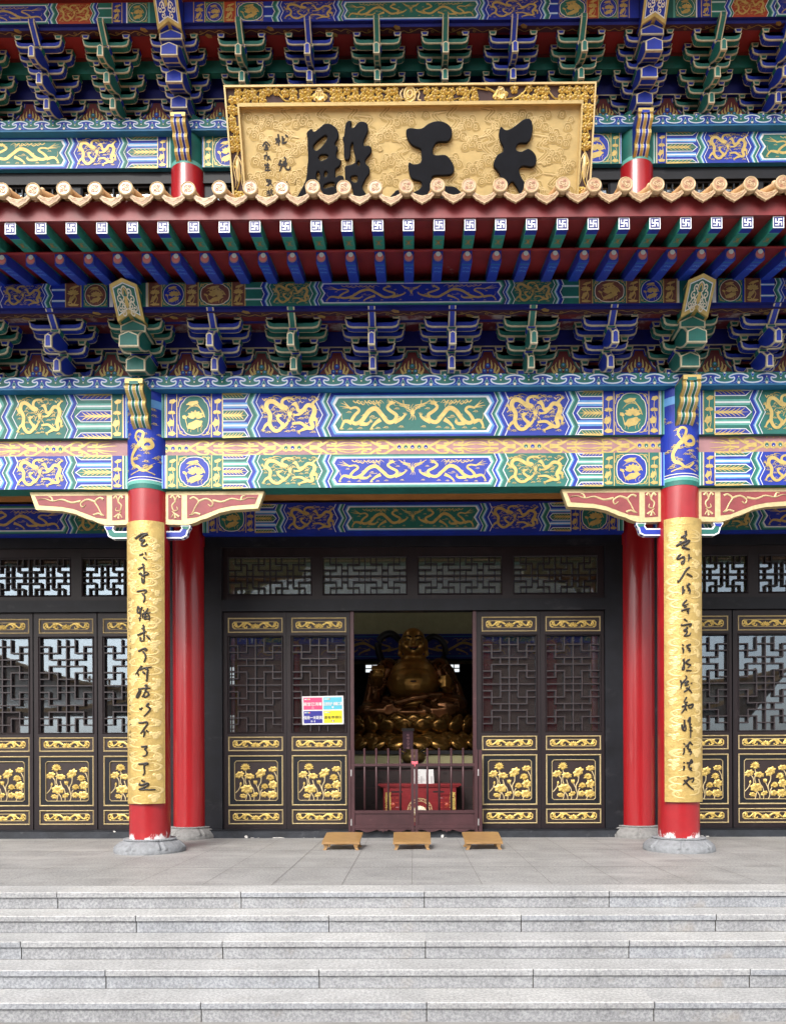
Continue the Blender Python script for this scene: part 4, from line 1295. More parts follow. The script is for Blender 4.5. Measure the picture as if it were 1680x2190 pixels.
# ---------------------------------------------------------------- great beam heads over the columns
def beam_head(col, w, yt, zt, yb, zb, yback):
    """Sloping painted end of a roof beam: gabled top, notched foot, gilt scroll. World depth and height, X = 0."""
    b = MB()
    H = zt - zb
    fm = lambda u, v: (u, yb + (yt - yb) * (v / H), zb + v)
    f = ccw([(-w / 2, 0.03), (0, 0.1), (w / 2, 0.03), (w * 0.5, H - 0.05), (0, H), (-w * 0.5, H - 0.05)])
    bm = lambda u, v: (u, yback, zb + v)
    b.prism(f, fm, bm, col, 'gold', 0.03)
    nrm = Vector((0, -(zt - zb), -(yb - yt))).normalized()
    b.mp = lambda u, v, h=0.0: tuple(Vector(fm(u, v)) + nrm * h)
    g = inset(f, 0.03)
    b.poly(g, 'white', 0.004)
    b.poly(inset(g, 0.01), col, 0.006)
    lw = 0.012
    for s in (-1, 1):
        for (u, v, r, a0, sg) in ((0.05, 0.72, 0.03, -1, 1), (0.07, 0.56, 0.034, 2, -1), (0.05, 0.42, 0.04, 0, 1), (0.085, 0.36, 0.028, 1, -1), (0.055, 0.27, 0.03, 2, 1)):
            b.spiral(s * u * w / 0.32, v * H, r, 'cream', lw, 0.008, 1.2, a0 if s > 0 else math.pi - a0, sg * s)
        b.stroke([(0.0, 0.84 * H), (s * 0.03, 0.78 * H), (s * 0.035, 0.66 * H), (s * 0.02, 0.6 * H), (s * 0.05, 0.48 * H), (s * 0.02, 0.36 * H), (s * 0.07, 0.32 * H)], lw, 'cream', 0.008, n=4)
        b.stroke([(0.0, 0.8 * H), (s * 0.015, 0.74 * H), (s * 0.02, 0.66 * H)], lw, 'gold', 0.008, n=3)
    b.blob(0, 0.5 * H, 0.022, 0.05, 0, 'gold', 0.009)
    # cut end below the notch
    b.prism(ccw([(-w * 0.48, -0.06), (w * 0.48, -0.06), (w * 0.48, 0.02), (0, 0.09), (-w * 0.48, 0.02)]), lambda u, v: (u, yb + 0.03, zb + v), bm, col, 'trim', 0.018)
    return b
for i, cx in enumerate((-3.4, 3.4)):
    part('beam_head', beam_head('green', 0.325, 8.84, 6.83, 9.17, 6.46, 9.7), hall, (0, 9, 6.5)).location += Vector((cx, 0, 0))
    part('beam_head', beam_head('blue', 0.34, 10.28, 11.98, 10.66, 11.45, 11.4), hall, (0, 10.4, 11.5)).location += Vector((cx, 0, 0))
# ---------------------------------------------------------------- upper storey front
U0, U1 = 10.11, 10.58
for xa, xb, s in ((-3.15, 3.15, 0), (-7.6, -3.6, -1), (3.6, 7.6, 1)):
    if s == 0:
        beam_part('upper_storey_beam', 11.38, 0.25, U0, U1, lambda b: beam_center(b, U0, U1 - U0, 'blue', 1.0, 3.15), xa, xb, 'green', 'azure')
    else:
        beam_part('upper_storey_beam', 11.38, 0.25, U0, U1, lambda b: beam_side(b, U0, U1 - U0, 'blue', s, 3.62), xa, xb, 'green', 'azure')
b = MB()
b.box(-HALF, HALF, 11.26, 11.7, 10.572, 10.735, 'azure')
b.mp = front(11.26)
cloudband(b, -HALF, HALF, 10.598, 0.137, 0.33, 0.1)
part('plate_beam', b, hall, (0, 11.26, 10.57))
# ---------------------------------------------------------------- lattice windows and doors
LAT_H = [(1, 0, 1), (1, 2, 4), (1, 5, 6), (2, 0, 2), (2, 4, 6), (3, 1, 5), (4, 1, 5), (5, 0, 2), (5, 4, 6), (6, 0, 1), (6, 2, 4), (6, 5, 6), (7, 0, 6)]
LAT_H = LAT_H + [(14 - r, a, b) for r, a, b in LAT_H if r != 7]
LAT_V = [(2, 0, 2), (2, 3, 4), (2, 5, 9), (2, 10, 11), (2, 12, 14), (1, 1, 3), (1, 4, 6), (1, 8, 10), (1, 11, 13)]
LAT_V = LAT_V + [(6 - c, a, b) for c, a, b in LAT_V] + [(3, 0, 14)]
def lattice(b, x0, x1, z0, z1, y, t, d, m, turned=False):
    """Fret of thin bars on a 6 x 14 grid (14 x 6 when turned)."""
    def bar(ua, ub, va, vb):
        if turned:
            ua, ub, va, vb = va, vb, ua, ub
            X = lambda v: x0 + (x1 - x0) * v / 14
            Zz = lambda u: z0 + (z1 - z0) * u / 6
        else:
            X = lambda u: x0 + (x1 - x0) * u / 6
            Zz = lambda v: z1 - (z1 - z0) * v / 14
        xa, xb = sorted((X(ua), X(ub)))
        za, zb = sorted((Zz(va), Zz(vb)))
        vert = (zb - za) > (xb - xa)
        e = 0.0 if vert else 0.0012
        b.box(xa - t / 2, xb + t / 2, y - e, y + d, za - t / 2, zb + t / 2, m)
    for r, a, c in LAT_H:
        bar(a, c, r, r)
    for q, a, c in LAT_V:
        bar(q, q, a, c)
def moulding(b, x0, x1, z0, z1, w, y, m, r=0.012, cham=0.0):
    """Raised picture-frame moulding."""
    P = [(x0, z0), (x1, z0), (x1, z1), (x0, z1)] if not cham else [(x0 + cham, z0), (x1 - cham, z0), (x1, z0 + cham), (x1, z1 - cham), (x1 - cham, z1), (x0 + cham, z1), (x0, z1 - cham), (x0, z0 + cham)]
    q, mid = inset(P, w), inset(P, w / 2)
    n = len(P)
    for i in range(n):
        A, B = i - 1, i
        b.face([(P[A][0], y, P[A][1]), (P[B][0], y, P[B][1]), (mid[B][0], y - r, mid[B][1]), (mid[A][0], y - r, mid[A][1])], m)
        b.face([(mid[A][0], y - r, mid[A][1]), (mid[B][0], y - r, mid[B][1]), (q[B][0], y, q[B][1]), (q[A][0], y, q[A][1])], m)
def vine_panel(x0, x1, z0, z1):
    b = MB()
    b.box(x0 + 0.005, x1 - 0.005, 0.016, 0.04, z0 + 0.005, z1 - 0.005, 'panel')
    moulding(b, x0, x1, z0, z1, 0.02, 0.004, 'carveline', 0.014)
    dx, dz = (x1 - x0) * 0.075, (z1 - z0) * 0.25
    moulding(b, x0 + dx, x1 - dx, z0 + dz, z1 - dz * 0.95, 0.013, 0.014, 'carveline', 0.01, 0.03)
    cx, cz = (x0 + x1) / 2, (z0 + z1) / 2
    b.mp = front(0.014, cx, cz)
    lotus(b, 0, -0.03, 0.075, 'carvegold', 0.004, 0.012)
    for s in (-1, 1):
        S = lambda p, a, c: b.stroke([(s * u, v) for u, v in p], a, 'carvegold', 0.002, c, n=4, rise=0.014)
        S([(0.06, 0.0), (0.12, 0.035), (0.17, 0.0), (0.165, -0.035), (0.13, -0.035), (0.13, -0.012)], 0.03, 0.014)
        S([(0.1, 0.03), (0.17, 0.04), (0.22, 0.0), (0.27, -0.025), (0.31, 0.0), (0.305, 0.035), (0.275, 0.035)], 0.03, 0.014)
        S([(0.17, 0.02), (0.2, 0.045), (0.215, 0.06)], 0.03, 0.006)
        S([(0.27, -0.02), (0.31, 0.045), (0.345, 0.02), (0.33, -0.03)], 0.026, 0.012)
        S([(0.3, -0.04), (0.33, -0.035), (0.34, -0.01), (0.31, -0.005)], 0.02, 0.01)
        b.blob(s * 0.175, -0.005, 0.035, 0.02, s * -0.7, 'carvegold', 0.003, 0.012, n=12)
    return b
def lotus_panel(x0, x1, z0, z1):
    b = MB()
    b.box(x0 + 0.005, x1 - 0.005, 0.022, 0.042, z0 + 0.005, z1 - 0.005, 'panel')
    b.box(x0 + 0.02, x1 - 0.02, 0.012, 0.03, z0 + 0.02, z0 + 0.085, 'blackwood')
    b.box(x0 + 0.02, x1 - 0.02, 0.012, 0.03, z1 - 0.085, z1 - 0.02, 'blackwood')
    b.box(x0 + 0.02, x0 + 0.1, 0.012, 0.03, z0 + 0.085, z1 - 0.085, 'blackwood')
    b.box(x1 - 0.1, x1 - 0.02, 0.012, 0.03, z0 + 0.085, z1 - 0.085, 'blackwood')
    moulding(b, x0, x1, z0, z1, 0.022, 0.004, 'carveline', 0.014)
    ax0, ax1, az0, az1 = x0 + 0.088, x1 - 0.08, z0 + 0.074, z1 - 0.08
    moulding(b, ax0, ax1, az0, az1, 0.014, 0.012, 'carveline', 0.012, 0.03)
    kx, kz = (ax1 - ax0) / 562.0, (az1 - az0) / 523.0
    b.mp = lambda u, v, h=0.0: (ax0 + (u - 200) * kx, 0.021 - h, az1 - (v - 222) * kz)
    k = kx
    def st(*p, w0=13, w1=11):
        b.stroke([(p[i], p[i + 1]) for i in range(0, len(p), 2)], w0, 'carveline', 0.003, w1, n=4, rise=0.008)
    for p in ((343, 350, 350, 400, 340, 480, 355, 535), (285, 425, 320, 470, 325, 540), (390, 480, 410, 545, 445, 600, 455, 680, 450, 735), (545, 430, 540, 500, 510, 570, 530, 680, 515, 735), (480, 530, 510, 600, 530, 680), (280, 540, 260, 590, 215, 640), (370, 640, 400, 690, 405, 735), (365, 650, 345, 735), (560, 590, 540, 630, 545, 680), (710, 370, 740, 430, 748, 480), (690, 490, 710, 530, 725, 625), (690, 690, 660, 700, 645, 735)):
        st(*p)
    for x, y, rx, ry, a in ((268, 405, 58, 40, -0.4), (395, 425, 62, 36, 0.1), (540, 385, 72, 48, -0.7), (695, 335, 56, 34, -0.1), (360, 590, 78, 54, 0.05), (695, 535, 55, 52, -0.2), (315, 680, 44, 28, 0.1), (460, 665, 46, 28, -0.5), (582, 662, 42, 36, -0.2), (685, 662, 68, 48, 0.1)):
        b.blob(x, y, rx, ry, a, 'carvegold', 0.004, 0.01, lobes=7, amp=0.13, n=28)
        for q in range(6):
            t = a + q * math.pi / 3 + 0.3
            b.stroke([(x + 6 * math.cos(t), y + 5 * math.sin(t)), (x + 0.8 * rx * math.cos(t), y + 0.8 * ry * math.sin(t))], 5, 'golddark', 0.0155, 3, n=1)
    def fl(x, y, r):
        for i, a in enumerate((0.15, math.pi - 0.15, -0.35, math.pi + 0.35, -0.8, math.pi + 0.8, -1.2, math.pi + 1.2, -math.pi / 2, 0.9, 1.57, 2.2)):
            b.petal(x, y + r * 0.22, a, r * (1.0 if i < 9 else 0.6), r * 0.36, 'carvegold', 0.006 + 0.0012 * i, 0.012)
    fl(343, 305, 66)
    fl(662, 440, 58)
    fl(590, 555, 52)
    for a in (-1.2, -1.57, -1.95):
        b.petal(470, 535, a, 62, 26, 'carvegold', 0.007, 0.012)
    b.petal(280, 548, -1.5, 52, 26, 'carvegold', 0.007, 0.01)
    return b
LW, LH = 0.962, 3.295
def door_leaf():
    f = MB()
    Y1 = 0.075
    f.box(0, 0.078, 0, Y1, 0, LH, 'wood')
    f.box(LW - 0.05, LW, 0, Y1, 0, LH, 'wood')
    xa, xb = 0.078, LW - 0.05
    for z0, z1 in ((0, 0.068), (0.295, 0.35), (1.12, 1.18), (1.402, 1.465), (2.925, 2.98), (3.21, LH)):
        f.box(xa, xb, 0.0, Y1, z0, z1, 'wood')
    moulding(f, xa - 0.012, xb + 0.012, 1.452, 2.938, 0.02, -0.001, 'wood', 0.01)
    f.box(0, 0.004, -0.002, 0.02, 0, LH, 'blackwood')
    root = part('door_leaf', f, hall, (0, 11.47, 0.125), local=True)
    L = wloc(root)
    g = MB()
    lattice(g, xa + 0.02, xb - 0.02, 1.49, 2.885, 0.006, 0.017, 0.05, 'latticewood')
    g.box(xa, xa + 0.02, 0.004, 0.06, 1.465, 2.925, 'wood')
    g.box(xb - 0.02, xb, 0.004, 0.06, 1.465, 2.925, 'wood')
    part('lattice', g, root, L, local=True)
    g = MB()
    g.box(xa, xb, 0.062, 0.066, 1.465, 2.925, 'glass')
    part('window_pane', g, root, L, local=True)
    for z0, z1 in ((2.98, 3.21), (1.18, 1.402), (0.068, 0.295)):
        part('carved_panel', vine_panel(xa, xb, z0, z1), root, L, local=True)
    part('lotus_panel', lotus_panel(xa, xb, 0.35, 1.12), root, L, local=True)
    return root
leaf = door_leaf()
LX = [-2.89, -1.925, 0.96, 1.925] + [-3.815 - 0.978 * (k + 1) for k in range(4)] + [3.85 + 0.978 * k for k in range(4)]
for x in LX[1:]:
    dup(leaf, (x, 11.47, 0.125))
leaf.location.x += LX[0]
def transom():
    f = MB()
    W, H = 1.28, 0.58
    moulding(f, -0.012, W + 0.012, -0.012, H + 0.012, 0.03, -0.001, 'wood', 0.012)
    root = part('transom_window', f, hall, (0, 11.49, 3.68), local=True)
    L = wloc(root)
    g = MB()
    lattice(g, 0.025, W - 0.025, 0.025, H - 0.025, 0.004, 0.017, 0.045, 'wood', True)
    part('lattice', g, root, L, local=True)
    g = MB()
    g.box(0, W, 0.056, 0.06, 0, H, 'glass')
    part('window_pane', g, root, L, local=True)
    return root
tr = transom()
TX = [-2.815, -1.37, 0.075, 1.52, -5.04, -6.49, 3.79, 5.23]
for x in TX[1:]:
    dup(tr, (x, 11.49, 3.68))
tr.location.x += TX[0]
# posts, rails, lintels of the front wall
b = MB()
for s in (-1, 1):
    b.box(*sorted((s * 2.893, s * 3.2)), 11.43, 11.6, 0.125, 4.4, 'blackwood')
    b.box(*sorted((s * 3.6, s * 3.81)), 11.43, 11.6, 0.125, 4.4, 'blackwood')
for xa, xb in ((-HALF, -3.6), (-2.893, 2.893), (3.6, HALF)):
    b.box(xa, xb, 11.42, 11.6, 3.425, 3.6, 'blackwood')
b.box(-HALF, HALF, 11.45, 11.6, 4.4, 4.56, 'blackwood')
part('door_frame', b, hall, (0, 11.5, 0.1))
b = MB()
for xs in ([-2.893] + [v for x in TX[:4] for v in (x, x + 1.28)] + [2.893], [-HALF, -6.49, -5.21, -5.04, -3.76, -3.6], [3.6, 3.79, 5.07, 5.23, 6.51, HALF]):
    for i in range(0, len(xs), 2):
        b.box(xs[i], xs[i + 1], 11.485, 11.58, 3.6, 4.4, 'wood')
    b.box(xs[0], xs[-1], 11.487, 11.57, 4.26, 4.4, 'wood')
    b.box(xs[0], xs[-1], 11.487, 11.57, 3.6, 3.68, 'wood')
part('transom_frame', b, hall, (0, 11.5, 3.6))
for s in (-1, 1):
    b = MB()
    b.box(*sorted((s * 0.9, s * 0.955)), 11.46, 11.56, 0.125, 3.425, 'gatewood')
    part('door_post', b, hall, (s * 0.93, 11.5, 0.1))
b = MB()
b.box(-HALF, HALF, 11.33, 11.62, 0, 0.1, 'threshold')
b.box(-HALF, HALF, 11.345, 11.62, 0.1, 0.125, 'blackwood')
b.mp = front(11.33)
random.seed(5)
def peel(x, z, w, h):
    pts = []
    for i in range(11):
        a = 2 * math.pi * i / 11
        k = random.uniform(0.5, 1.1)
        pts.append((x + w * k * math.cos(a), max(0.002, z + h * k * math.sin(a))))
    b.poly(pts, 'peel', 0.003)
for px, py, w_, h_ in ((526, 1791, 0.02, 0.02), (540, 1793, 0.035, 0.008), (552, 1793, 0.02, 0.006), (595, 1793, 0.07, 0.011), (612, 1797, 0.09, 0.006), (650, 1793, 0.025, 0.006), (673, 1794, 0.014, 0.012), (700, 1795, 0.02, 0.008), (945, 1790, 0.02, 0.03), (952, 1794, 0.025, 0.018), (760, 1797, 0.03, 0.006), (245, 1779, 0.015, 0.008), (350, 1780, 0.05, 0.008), (172, 1797, 0.04, 0.006), (1500, 1788, 0.02, 0.006), (1512, 1789, 0.02, 0.006), (60, 1797, 0.06, 0.006), (1260, 1796, 0.03, 0.006), (1190, 1797, 0.04, 0.007), (1540, 1797, 0.05, 0.005)):
    p = at(px, py, 11.33)
    peel(p.x, p.z, w_ * 1.4, h_ * 1.5)
part('threshold', b, hall, (0, 11.4, 0))
# rear row beam inside the porch
for xa, xb, s in ((-3.15, 3.15, 0), (-7.6, -3.6, -1), (3.6, 7.6, 1)):
    if s == 0:
        beam_part('porch_beam', 11.33, 0.25, 4.56, 5.03, lambda b: beam_center(b, 4.585, 0.42, 'green', 0.98, 3.15), xa, xb, 'blue')
    else:
        beam_part('porch_beam', 11.33, 0.25, 4.56, 5.03, lambda b: beam_side(b, 4.585, 0.42, 'green', s), xa, xb, 'blue')
b = MB()
b.box(-HALF, HALF, 9.86, 11.33, 5.08, 5.14, 'orangewood')
part('porch_ceiling', b, hall, (0, 10.5, 5.1))
# ---------------------------------------------------------------- walls and room behind
b = MB()
for s in (-1, 1):
    b.box(*sorted((s * HALF, s * (HALF + 0.3))), 11.45, 19.2, 0, 12.0, 'plasterred')
op = [(-4.64, -4.5, 1.84, 2.31), (-4.64, -4.5, 3.08, 3.53), (-1.2, -0.86, 3.37, 3.57), (0.88, 1.16, 3.37, 3.57)]
xs = sorted({-HALF, HALF} | {v for o in op for v in o[:2]})
zs = sorted({0, 5.2} | {v for o in op for v in o[2:]})
for i in range(len(xs) - 1):
    for j in range(len(zs) - 1):
        cx, cz = (xs[i] + xs[i + 1]) / 2, (zs[j] + zs[j + 1]) / 2
        if not any(o[0] < cx < o[1] and o[2] < cz < o[3] for o in op):
            b.box(xs[i], xs[i + 1], 19.0, 19.15, zs[j], zs[j + 1], 'yellowwall' if cz > 3.6 else 'blackwood')
for o in op:
    cx = (o[0] + o[1]) / 2
    b.box(cx - 0.012, cx + 0.012, 19.02, 19.05, o[2], o[3], 'blackwood')
    k = 4 if o[3] - o[2] > 0.3 else 2
    for q in range(1, k):
        z = o[2] + (o[3] - o[2]) * q / k
        b.box(o[0], o[1], 19.06, 19.09, z - 0.012, z + 0.012, 'blackwood')
part('wall', b, hall, (0, 15, 0))
b = MB()
b.box(-HALF, HALF, 11.6, 19.2, -0.1, 0.012, 'stonewarm')
part('room_floor', b, hall, (0, 15, 0))
b = MB()
b.box(-HALF, HALF, 16.9, 19.2, 5.2, 5.3, 'orangewood')
b.box(-HALF, HALF, 11.62, 12.0, 5.2, 5.3, 'orangewood')
b.box(-HALF, HALF, 16.9, 17.1, 5.3, 13.0, 'yellowwall')
part('room_ceiling', b, hall, (0, 15, 5.2))
b = MB()
b.box(-HALF, HALF, 16.9, 17.2, 3.42, 3.98, 'navy')
b.mp = front(16.9)
b.rect(-3.7, 3.44, 3.7, 3.97, 'navy', 0.002)
for s in (-1, 1):
    b.stroke([(s * 0.1, 3.48), (s * 2.2, 3.48), (s * 2.3, 3.56), (s * 2.24, 3.7), (s * 2.3, 3.84), (s * 2.2, 3.92), (s * 0.1, 3.92)], 0.016, 'azure', 0.006, n=1)
    dragon_long(b, s * 2.1, s * 0.2, 3.5, 0.4, 'golddark')
for s in (-1, 1):
    dragon_pair(b, *sorted((s * 2.5, s * 3.5)), 3.47, 0.45, 'golddark')
part('room_beam', b, hall, (0, 17, 3.4))
b = MB()
b.box(-HALF, HALF, 17.0, 17.1, 3.98, 5.2, 'yellowwall')
part('room_wall_panel', b, hall, (0, 17, 4))
# upper storey wall with its fret windows
b = MB()
b.box(-HALF, HALF, 11.5, 11.62, 8.3, 9.05, 'blackwood')
b.box(-HALF, HALF, 11.45, 11.62, 9.93, 10.112, 'blackwood')
UX = [-6.62, -5.04, -3.02, -1.45, 0.1, 1.65, 3.74, 5.3]
edges = [-HALF]
for x in UX:
    edges += [x, x + 1.36]
edges.append(HALF)
for i in range(0, len(edges), 2):
    b.box(edges[i], edges[i + 1], 11.49, 11.62, 9.05, 9.93, 'blackwood')
part('upper_wall', b, hall, (0, 11.5, 8.3))
uw = MB()
moulding(uw, 0, 1.36, 0, 0.88, 0.03, -0.001, 'blackwood', 0.012)
ur = part('upper_window', uw, hall, (UX[0], 11.5, 9.05), local=True)
g = MB()
lattice(g, 0.03, 1.33, 0.03, 0.85, 0.004, 0.02, 0.05, 'blackwood', True)
part('lattice', g, ur, wloc(ur), local=True)
g = MB()
g.box(0, 1.36, 0.06, 0.064, 0, 0.88, 'glass')
part('window_pane', g, ur, wloc(ur), local=True)
for x in UX[1:]:
    dup(ur, (x, 11.5, 9.05))
# ---------------------------------------------------------------- lower eave: rafters, boards, tiles
RS = 0.3264
RX = [-0.035 + RS * k for k in range(-17, 18)]
b = MB()
hw = 0.059
yF, yBk = 8.04, 9.3
zf = lambda y: 6.79 + 0.2 * (y - 8.04)
b.hexa([(-hw, yF, zf(yF)), (hw, yF, zf(yF)), (hw, yBk, zf(yBk)), (-hw, yBk, zf(yBk)), (-hw, yF, zf(yF) + 0.124), (hw, yF, zf(yF) + 0.124), (hw, yBk, zf(yBk) + 0.124), (-hw, yBk, zf(yBk) + 0.124)], 'teal')
b.mp = front(yF, -hw, zf(yF))
s_ = 0.118 / 10
b.rect(0, 0, 0.118, 0.124, 'white', 0.003)
b.rect(0.01, 0.011, 0.108, 0.113, 'navy', 0.0045)
def wl(x0, y0, x1, y1):
    t = 0.0064
    b.rect(0.059 + min(x0, x1) * 0.0138 - t, 0.062 + min(y0, y1) * 0.0142 - t, 0.059 + max(x0, x1) * 0.0138 + t, 0.062 + max(y0, y1) * 0.0142 + t, 'white', 0.006)
for q in ((0, -2.2, 0, 2.2), (-2.2, 0, 2.2, 0), (0, 2.2, 2.2, 2.2), (2.2, 0, 2.2, -2.2), (0, -2.2, -2.2, -2.2), (-2.2, 0, -2.2, 2.2)):
    wl(*q)
b.mp = lambda u, v, h=0.0: (u, 8.04 + v, zf(8.04 + v) - h)
b.rect(-hw, 0, hw, 0.1, 'blue', 0.002)
b.rect(-hw, 0.1, hw, 0.11, 'lightgreen', 0.002)
for sx in (-1, 1):
    for sy in (-1, 1):
        b.spiral(sx * 0.018, 0.25 + sy * 0.04, 0.018, 'golddark', 0.007, 0.002, 1.1, 0, sx * sy)
b.blob(0, 0.25, 0.014, 0.03, 0, 'golddark', 0.003)
fr = part('flying_rafter', b, hall, (0, yF, zf(yF)))
b = MB()
hw2 = 0.056
y2, y2b = 8.47, 9.7
zd = lambda y: 6.742 + 0.24 * (y - 8.47)
b.hexa([(-hw2, y2, zd(y2)), (hw2, y2, zd(y2)), (hw2, y2b, zd(y2b)), (-hw2, y2b, zd(y2b)), (-hw2, y2, zd(y2) + 0.123), (hw2, y2, zd(y2) + 0.123), (hw2, y2b, zd(y2b) + 0.123), (-hw2, y2b, zd(y2b) + 0.123)], 'rafterblue')
b.mp = front(y2, 0, zd(y2) + 0.06)
b.disc(0, -0.004, 0.05, 'pink', 0.003, 20)
b.disc(0, 0.004, 0.045, 'blush', 0.005, 20)
b.disc(0.004, 0.026, 0.028, 'white', 0.0075, 16)
b.mp = lambda u, v, h=0.0: (u, y2 + v, zd(y2 + v) - h)
b.rect(-hw2, 0, hw2, 0.06, 'rafterblue', 0.002)
b.rect(-hw2, 0.06, hw2, 0.085, 'azure', 0.002)
for v in (0.16, 0.26):
    for sx in (-1, 1):
        b.spiral(sx * 0.02, v, 0.022, 'lightblue', 0.007, 0.002, 1.2, 0, sx)
fd = part('eave_rafter', b, hall, (0, y2, zd(y2)))
for i, x in enumerate(RX):
    for o, y, z in ((fr, yF, zf(yF)), (fd, y2, zd(y2))):
        if i:
            dup(o, (x, y, z))
fr.location.x += RX[0]
fd.location.x += RX[0]
b = MB()
b.box(-HALF, HALF, 8.02, 8.07, 6.916, 7.12, 'fascia')
part('eave_fascia', b, hall, (0, 8.02, 6.9))
b = MB()
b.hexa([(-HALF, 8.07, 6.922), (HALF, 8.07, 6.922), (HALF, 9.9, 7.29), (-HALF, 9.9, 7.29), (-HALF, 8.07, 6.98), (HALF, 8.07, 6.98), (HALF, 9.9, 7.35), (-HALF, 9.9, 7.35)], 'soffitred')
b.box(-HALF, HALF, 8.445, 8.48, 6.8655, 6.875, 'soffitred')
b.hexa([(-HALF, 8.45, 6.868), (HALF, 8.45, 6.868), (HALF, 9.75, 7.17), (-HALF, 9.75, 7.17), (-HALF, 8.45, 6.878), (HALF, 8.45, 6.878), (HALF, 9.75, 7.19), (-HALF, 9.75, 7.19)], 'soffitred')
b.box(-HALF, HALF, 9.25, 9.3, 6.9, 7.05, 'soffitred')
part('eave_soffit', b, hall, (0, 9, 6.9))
# roof plane and rows of glazed tiles
SL = 0.45
zr = lambda y: 7.1 + SL * (y - 7.93)
b = MB()
b.hexa([(-HALF, 8.075, zr(8.075) - 0.07), (HALF, 8.075, zr(8.075) - 0.07), (HALF, 11.4, zr(11.4) - 0.07), (-HALF, 11.4, zr(11.4) - 0.07), (-HALF, 8.075, zr(8.075)), (HALF, 8.075, zr(8.075)), (HALF, 11.4, zr(11.4)), (-HALF, 11.4, zr(11.4))], 'roofglaze')
part('roof', b, hall, (0, 9.7, 7.1))
TX0 = at(868.7, 408, 7.9).x
b = MB()
# round end tile with its raised emblem, then the half-round tiles running up the slope
for (r, y) in ((0.078, 7.9),):
    n = 28
    ring = lambda rr, yy: [(rr * math.cos(2 * math.pi * i / n), yy, 7.165 + rr * math.sin(2 * math.pi * i / n)) for i in range(n)]
    for (r0, ya), (r1, yb_) in (((0.07, 7.96), (0.078, 7.95)), ((0.078, 7.95), (0.078, 7.903)), ((0.078, 7.903), (0.07, 7.896)), ((0.07, 7.896), (0.06, 7.902))):
        A, B = ring(r0, ya), ring(r1, yb_)
        for i in range(n):
            b.face([A[i - 1], A[i], B[i], B[i - 1]], 'tilelight', True)
    b.face(ring(0.06, 7.902), 'tile')
b.mp = front(7.902, 0, 7.165)
b.spiral(-0.016, 0.008, 0.03, 'tilelight', 0.01, 0.002, 1.3, 0.6, 1, 0.005)
b.spiral(0.018, -0.006, 0.028, 'tilelight', 0.01, 0.002, 1.3, 3.4, 1, 0.005)
b.spiral(0.016, 0.028, 0.018, 'tiledark', 0.007, 0.002, 1.2, 1, -1, 0.003)
b.spiral(-0.02, -0.028, 0.018, 'tiledark', 0.007, 0.002, 1.2, 4, -1, 0.003)
b.tube([(0, 7.955, 7.163), (0, 9.4, 7.163 + SL * 1.445), (0, 11.3, 7.163 + SL * 3.345)], 0.068, 'roofglaze', 12)
for k in range(1, 9):
    y = 7.955 + 0.37 * k
    b.tube([(0, y, 7.163 + SL * (y - 7.955)), (0, y + 0.03, 7.163 + SL * (y + 0.03 - 7.955))], 0.073, 'roofglaze', 12)
b.ball((0, 8.06, 7.265), 0.034, 'tilelight', 8, (1, 1, 1.1))
tile = part('roof_tile', b, hall, (0, 7.9, 7.165))
b = MB()
half = [(0.116, -0.03), (0.128, -0.06), (0.12, -0.085), (0.098, -0.1), (0.086, -0.118), (0.06, -0.127), (0.042, -0.142), (0.018, -0.15), (0, -0.164)]
top = [(0.05, -0.078), (0, -0.09)]
pl = half + [(-u, v) for u, v in reversed(half[:-1])] + [(-0.09, -0.058), (-0.05, -0.078), (0, -0.087), (0.05, -0.078), (0.09, -0.058)]
pl = ccw(pl)
zc = 7.165
b.prism(pl, lambda u, v: (u, 7.915 - 0.12 * (v + 0.04), zc + v), lambda u, v: (u, 7.94 - 0.12 * (v + 0.04), zc + v), 'tilelight')
b.mp = lambda u, v, h=0.0: (u, 7.915 - 0.12 * (v + 0.04) - h, zc + v)
b.poly(inset(pl, 0.011), 'tile', 0.002)
for s in (-1, 1):
    b.stroke([(s * 0.09, -0.072), (s * 0.06, -0.1), (s * 0.03, -0.105), (0, -0.125)], 0.01, 'tilelight', 0.003, n=3, rise=0.004)
    b.stroke([(s * 0.085, -0.09), (s * 0.05, -0.09), (s * 0.02, -0.11)], 0.007, 'tiledark', 0.003, n=3, rise=0.002)
for i in range(8):                            # trough behind it
    a0, a1 = math.pi * (1.15 + 0.7 * i / 8), math.pi * (1.15 + 0.7 * (i + 1) / 8)
    for ya, yb_ in ((7.93, 11.3),):
        f = lambda a, y: (0.112 * math.cos(a), y, 7.165 + 0.02 + 0.112 * math.sin(a) + SL * (y - 7.93))
        b.face([f(a0, ya), f(a1, ya), f(a1, yb_), f(a0, yb_)], 'roofglaze', True)
drip = part('drip_tile', b, hall, (0, 7.9, 7.0))
for k in range(-17, 18):
    if k == -17:
        continue
    t = dup(tile, (TX0 + RS * k, 7.9 + random.uniform(-0.006, 0.006), 7.165 + random.uniform(-0.006, 0.006)))
    t.rotation_euler = (random.uniform(-0.03, 0.03), random.uniform(-0.3, 0.3), random.uniform(-0.04, 0.04))
    t = dup(drip, (TX0 + RS * (k + 0.5), 7.9 + random.uniform(-0.006, 0.006), 7.0 + random.uniform(-0.008, 0.008)))
    t.rotation_euler = (random.uniform(-0.05, 0.05), random.uniform(-0.04, 0.04), 0)
tile.location.x += TX0 - RS * 17
drip.location.x += TX0 - RS * 16.5
